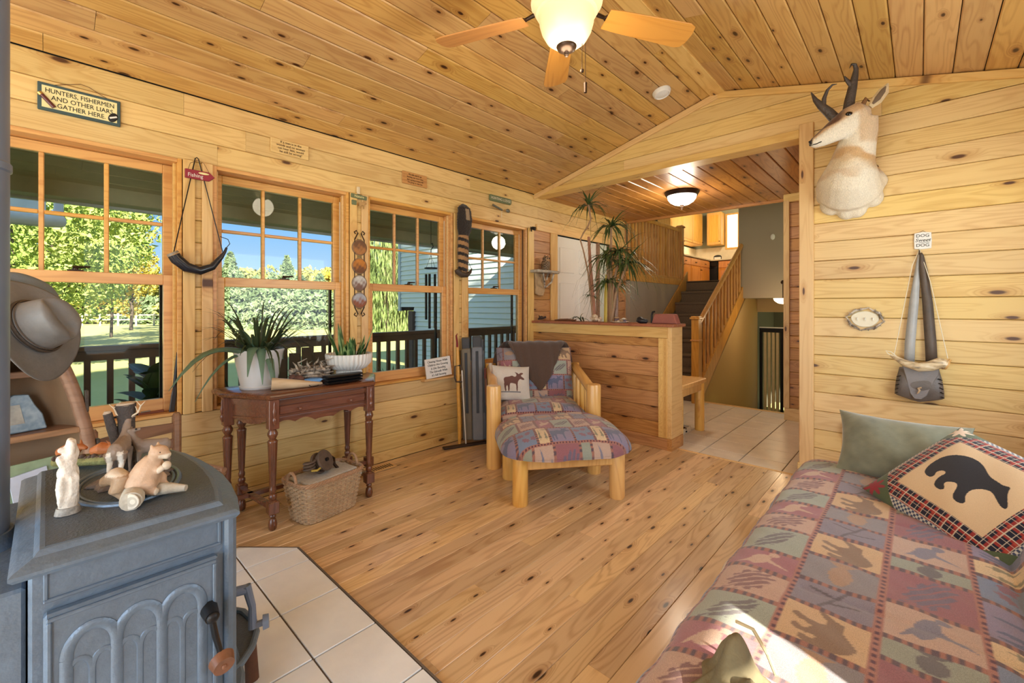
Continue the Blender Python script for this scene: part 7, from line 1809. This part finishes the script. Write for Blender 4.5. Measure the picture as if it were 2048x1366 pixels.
for s in (-1, 1):
    MB().box((s * .27 - .02, -.5, 0), (s * .27 + .02, -.42, .55)).obj('front_leg', m_deck, t, .003); MB().box((s * .27 - .02, .06, 0), (s * .27 + .02, .14, .55)).obj('rear_leg', m_deck, t, .003)
    MB().box((s * .31 - .06, -.56, .55), (s * .31 + .06, .2, .575)).obj('arm', m_deck, t, .004)
def porch_plant(label, x, y, n, L, m, w, up, seed, big=False):
    t = thing('porch_plant', label, 'plant', (x, y, -.08)); rd = random.Random(seed)
    MB().lathe([(0, 0), (.12, 0), (.16, .26), (.145, .26), (0, .24)], 20).obj('pot', m_dark, t)
    for k in range(n):
        a = rd.uniform(0, 2 * pi); l = rd.uniform(.6, 1) * L; e = rd.uniform(.3, 1.3); z0 = .25 + (rd.uniform(0, .55) if big else 0); pts = []
        for i in range(7):
            s = i / 6; pts.append((l * s * math.cos(e) * math.cos(a), l * s * math.cos(e) * math.sin(a), z0 + up * l * s * math.sin(e) - .35 * l * s * s * (1 if not big else .8)))
        MB().blade(pts, [w * math.sin(min(1, .1 + .9 * i / 6) * pi) + .001 for i in range(7)]).obj('leaf', m, t, fix=False)
    return t
m_pl1 = plain('hosta_leaf', C(70, 104, 44), .5, 0, .3, 6); m_pl2 = plain('spiky_leaf', C(64, 78, 46), .5, 0, .3, 8)
porch_plant('broad-leaved plant on the porch outside the first window', .52, 4.05, 46, .34, m_pl1, .065, 1.0, 1, True)
porch_plant('spiky plant on the porch left of the potted aloe', .98, 3.62, 40, .55, m_pl2, .014, 1.5, 2)
porch_plant('spiky plant on the porch outside the third window', 2.36, 3.85, 46, .55, m_pl2, .014, 1.4, 3)

# ---------------------------------------------------------------- loose pieces become things of their own
bpy.context.view_layer.update()
def promote(root, pick, name, label, cat, group=None):
    """lift child meshes out of a pile: each is a thing by itself (label: text or function of the index)"""
    ch = [o for o in bpy.data.objects if o.parent == root and o.type == 'MESH' and o.name.split('.')[0] in pick]
    for i, o in enumerate(ch):
        m = o.matrix_world.copy(); o.parent = None; o.matrix_world = m; o.name = name
        tag(o, label(i) if callable(label) else label, cat, group)
    if not [o for o in bpy.data.objects if o.parent == root]: bpy.data.objects.remove(root)
def byname(n): return bpy.data.objects[n]
promote(byname('antler_pile'), ('antler',), 'shed_antler', 'weathered shed antler in the tangle on the hall table', 'antler', 'shed antlers on the table')
promote(byname('antler_pile'), ('skull',), 'small_skull', lambda i: ('rust-brown animal skull at the left of the antlers', 'small grey skull beside the ribbed bowl')[i], 'skull')
promote(byname('newspaper_pile'), ('newspaper',), 'newspaper', lambda i: ('folded newspaper deep in the wicker basket', 'folded newspaper in the middle of the basket stack', 'folded newspaper under the loose top sheets in the basket', 'lowest of the three tilted newspapers on top of the basket', 'middle one of the three tilted newspapers on the basket', 'uppermost tilted newspaper sticking out of the basket')[i], 'newspaper', 'newspapers in the basket')
promote(byname('braided_case'), ('case',), 'padded_case', lambda i: ('lowest black padded case on the table front', 'middle black padded case of the stack on the table', 'topmost black padded case of the stack on the table')[i], 'case', 'padded cases on the table')
promote(byname('shell_dish'), ('shell',), 'seashell', lambda i: ('pale shell heaped in the dish on the planter wall', 'purple-grey stone in the dish on the planter wall', 'tan stone in the dish on the planter wall')[i % 3], 'shell', 'shells in the dish')
promote(byname('plate_rack'), ('plate',), 'wildlife_plate', lambda i: ('dark brown plate at the top of the iron rack', 'amber sunset plate, second from the top of the rack', 'grey and brown plate, third from the top of the rack', 'pale grey plate with red-brown animals at the rack bottom')[i], 'plate', 'plates in the rack')
promote(byname('raccoon_pelt'), ('horn',), 'dark_horn', 'small dark brown horn hung across the raccoon tail', 'horn')
promote(byname('landscape_print'), ('card',), 'greeting_card', 'pale blue card leaning on the green landscape print', 'card')
byname('shell_dish')['label'] = 'shallow pale dish on the planter wall beneath the shells'; byname('shell_dish')['category'] = 'dish'
byname('landscape_print')['label'] = 'pale green landscape print on the lower canoe shelf'
byname('plate_rack')['label'] = 'wrought-iron scroll rack for four plates between windows'
byname('raccoon_pelt')['label'] = 'dark raccoon pelt with ringed tail hung between windows'
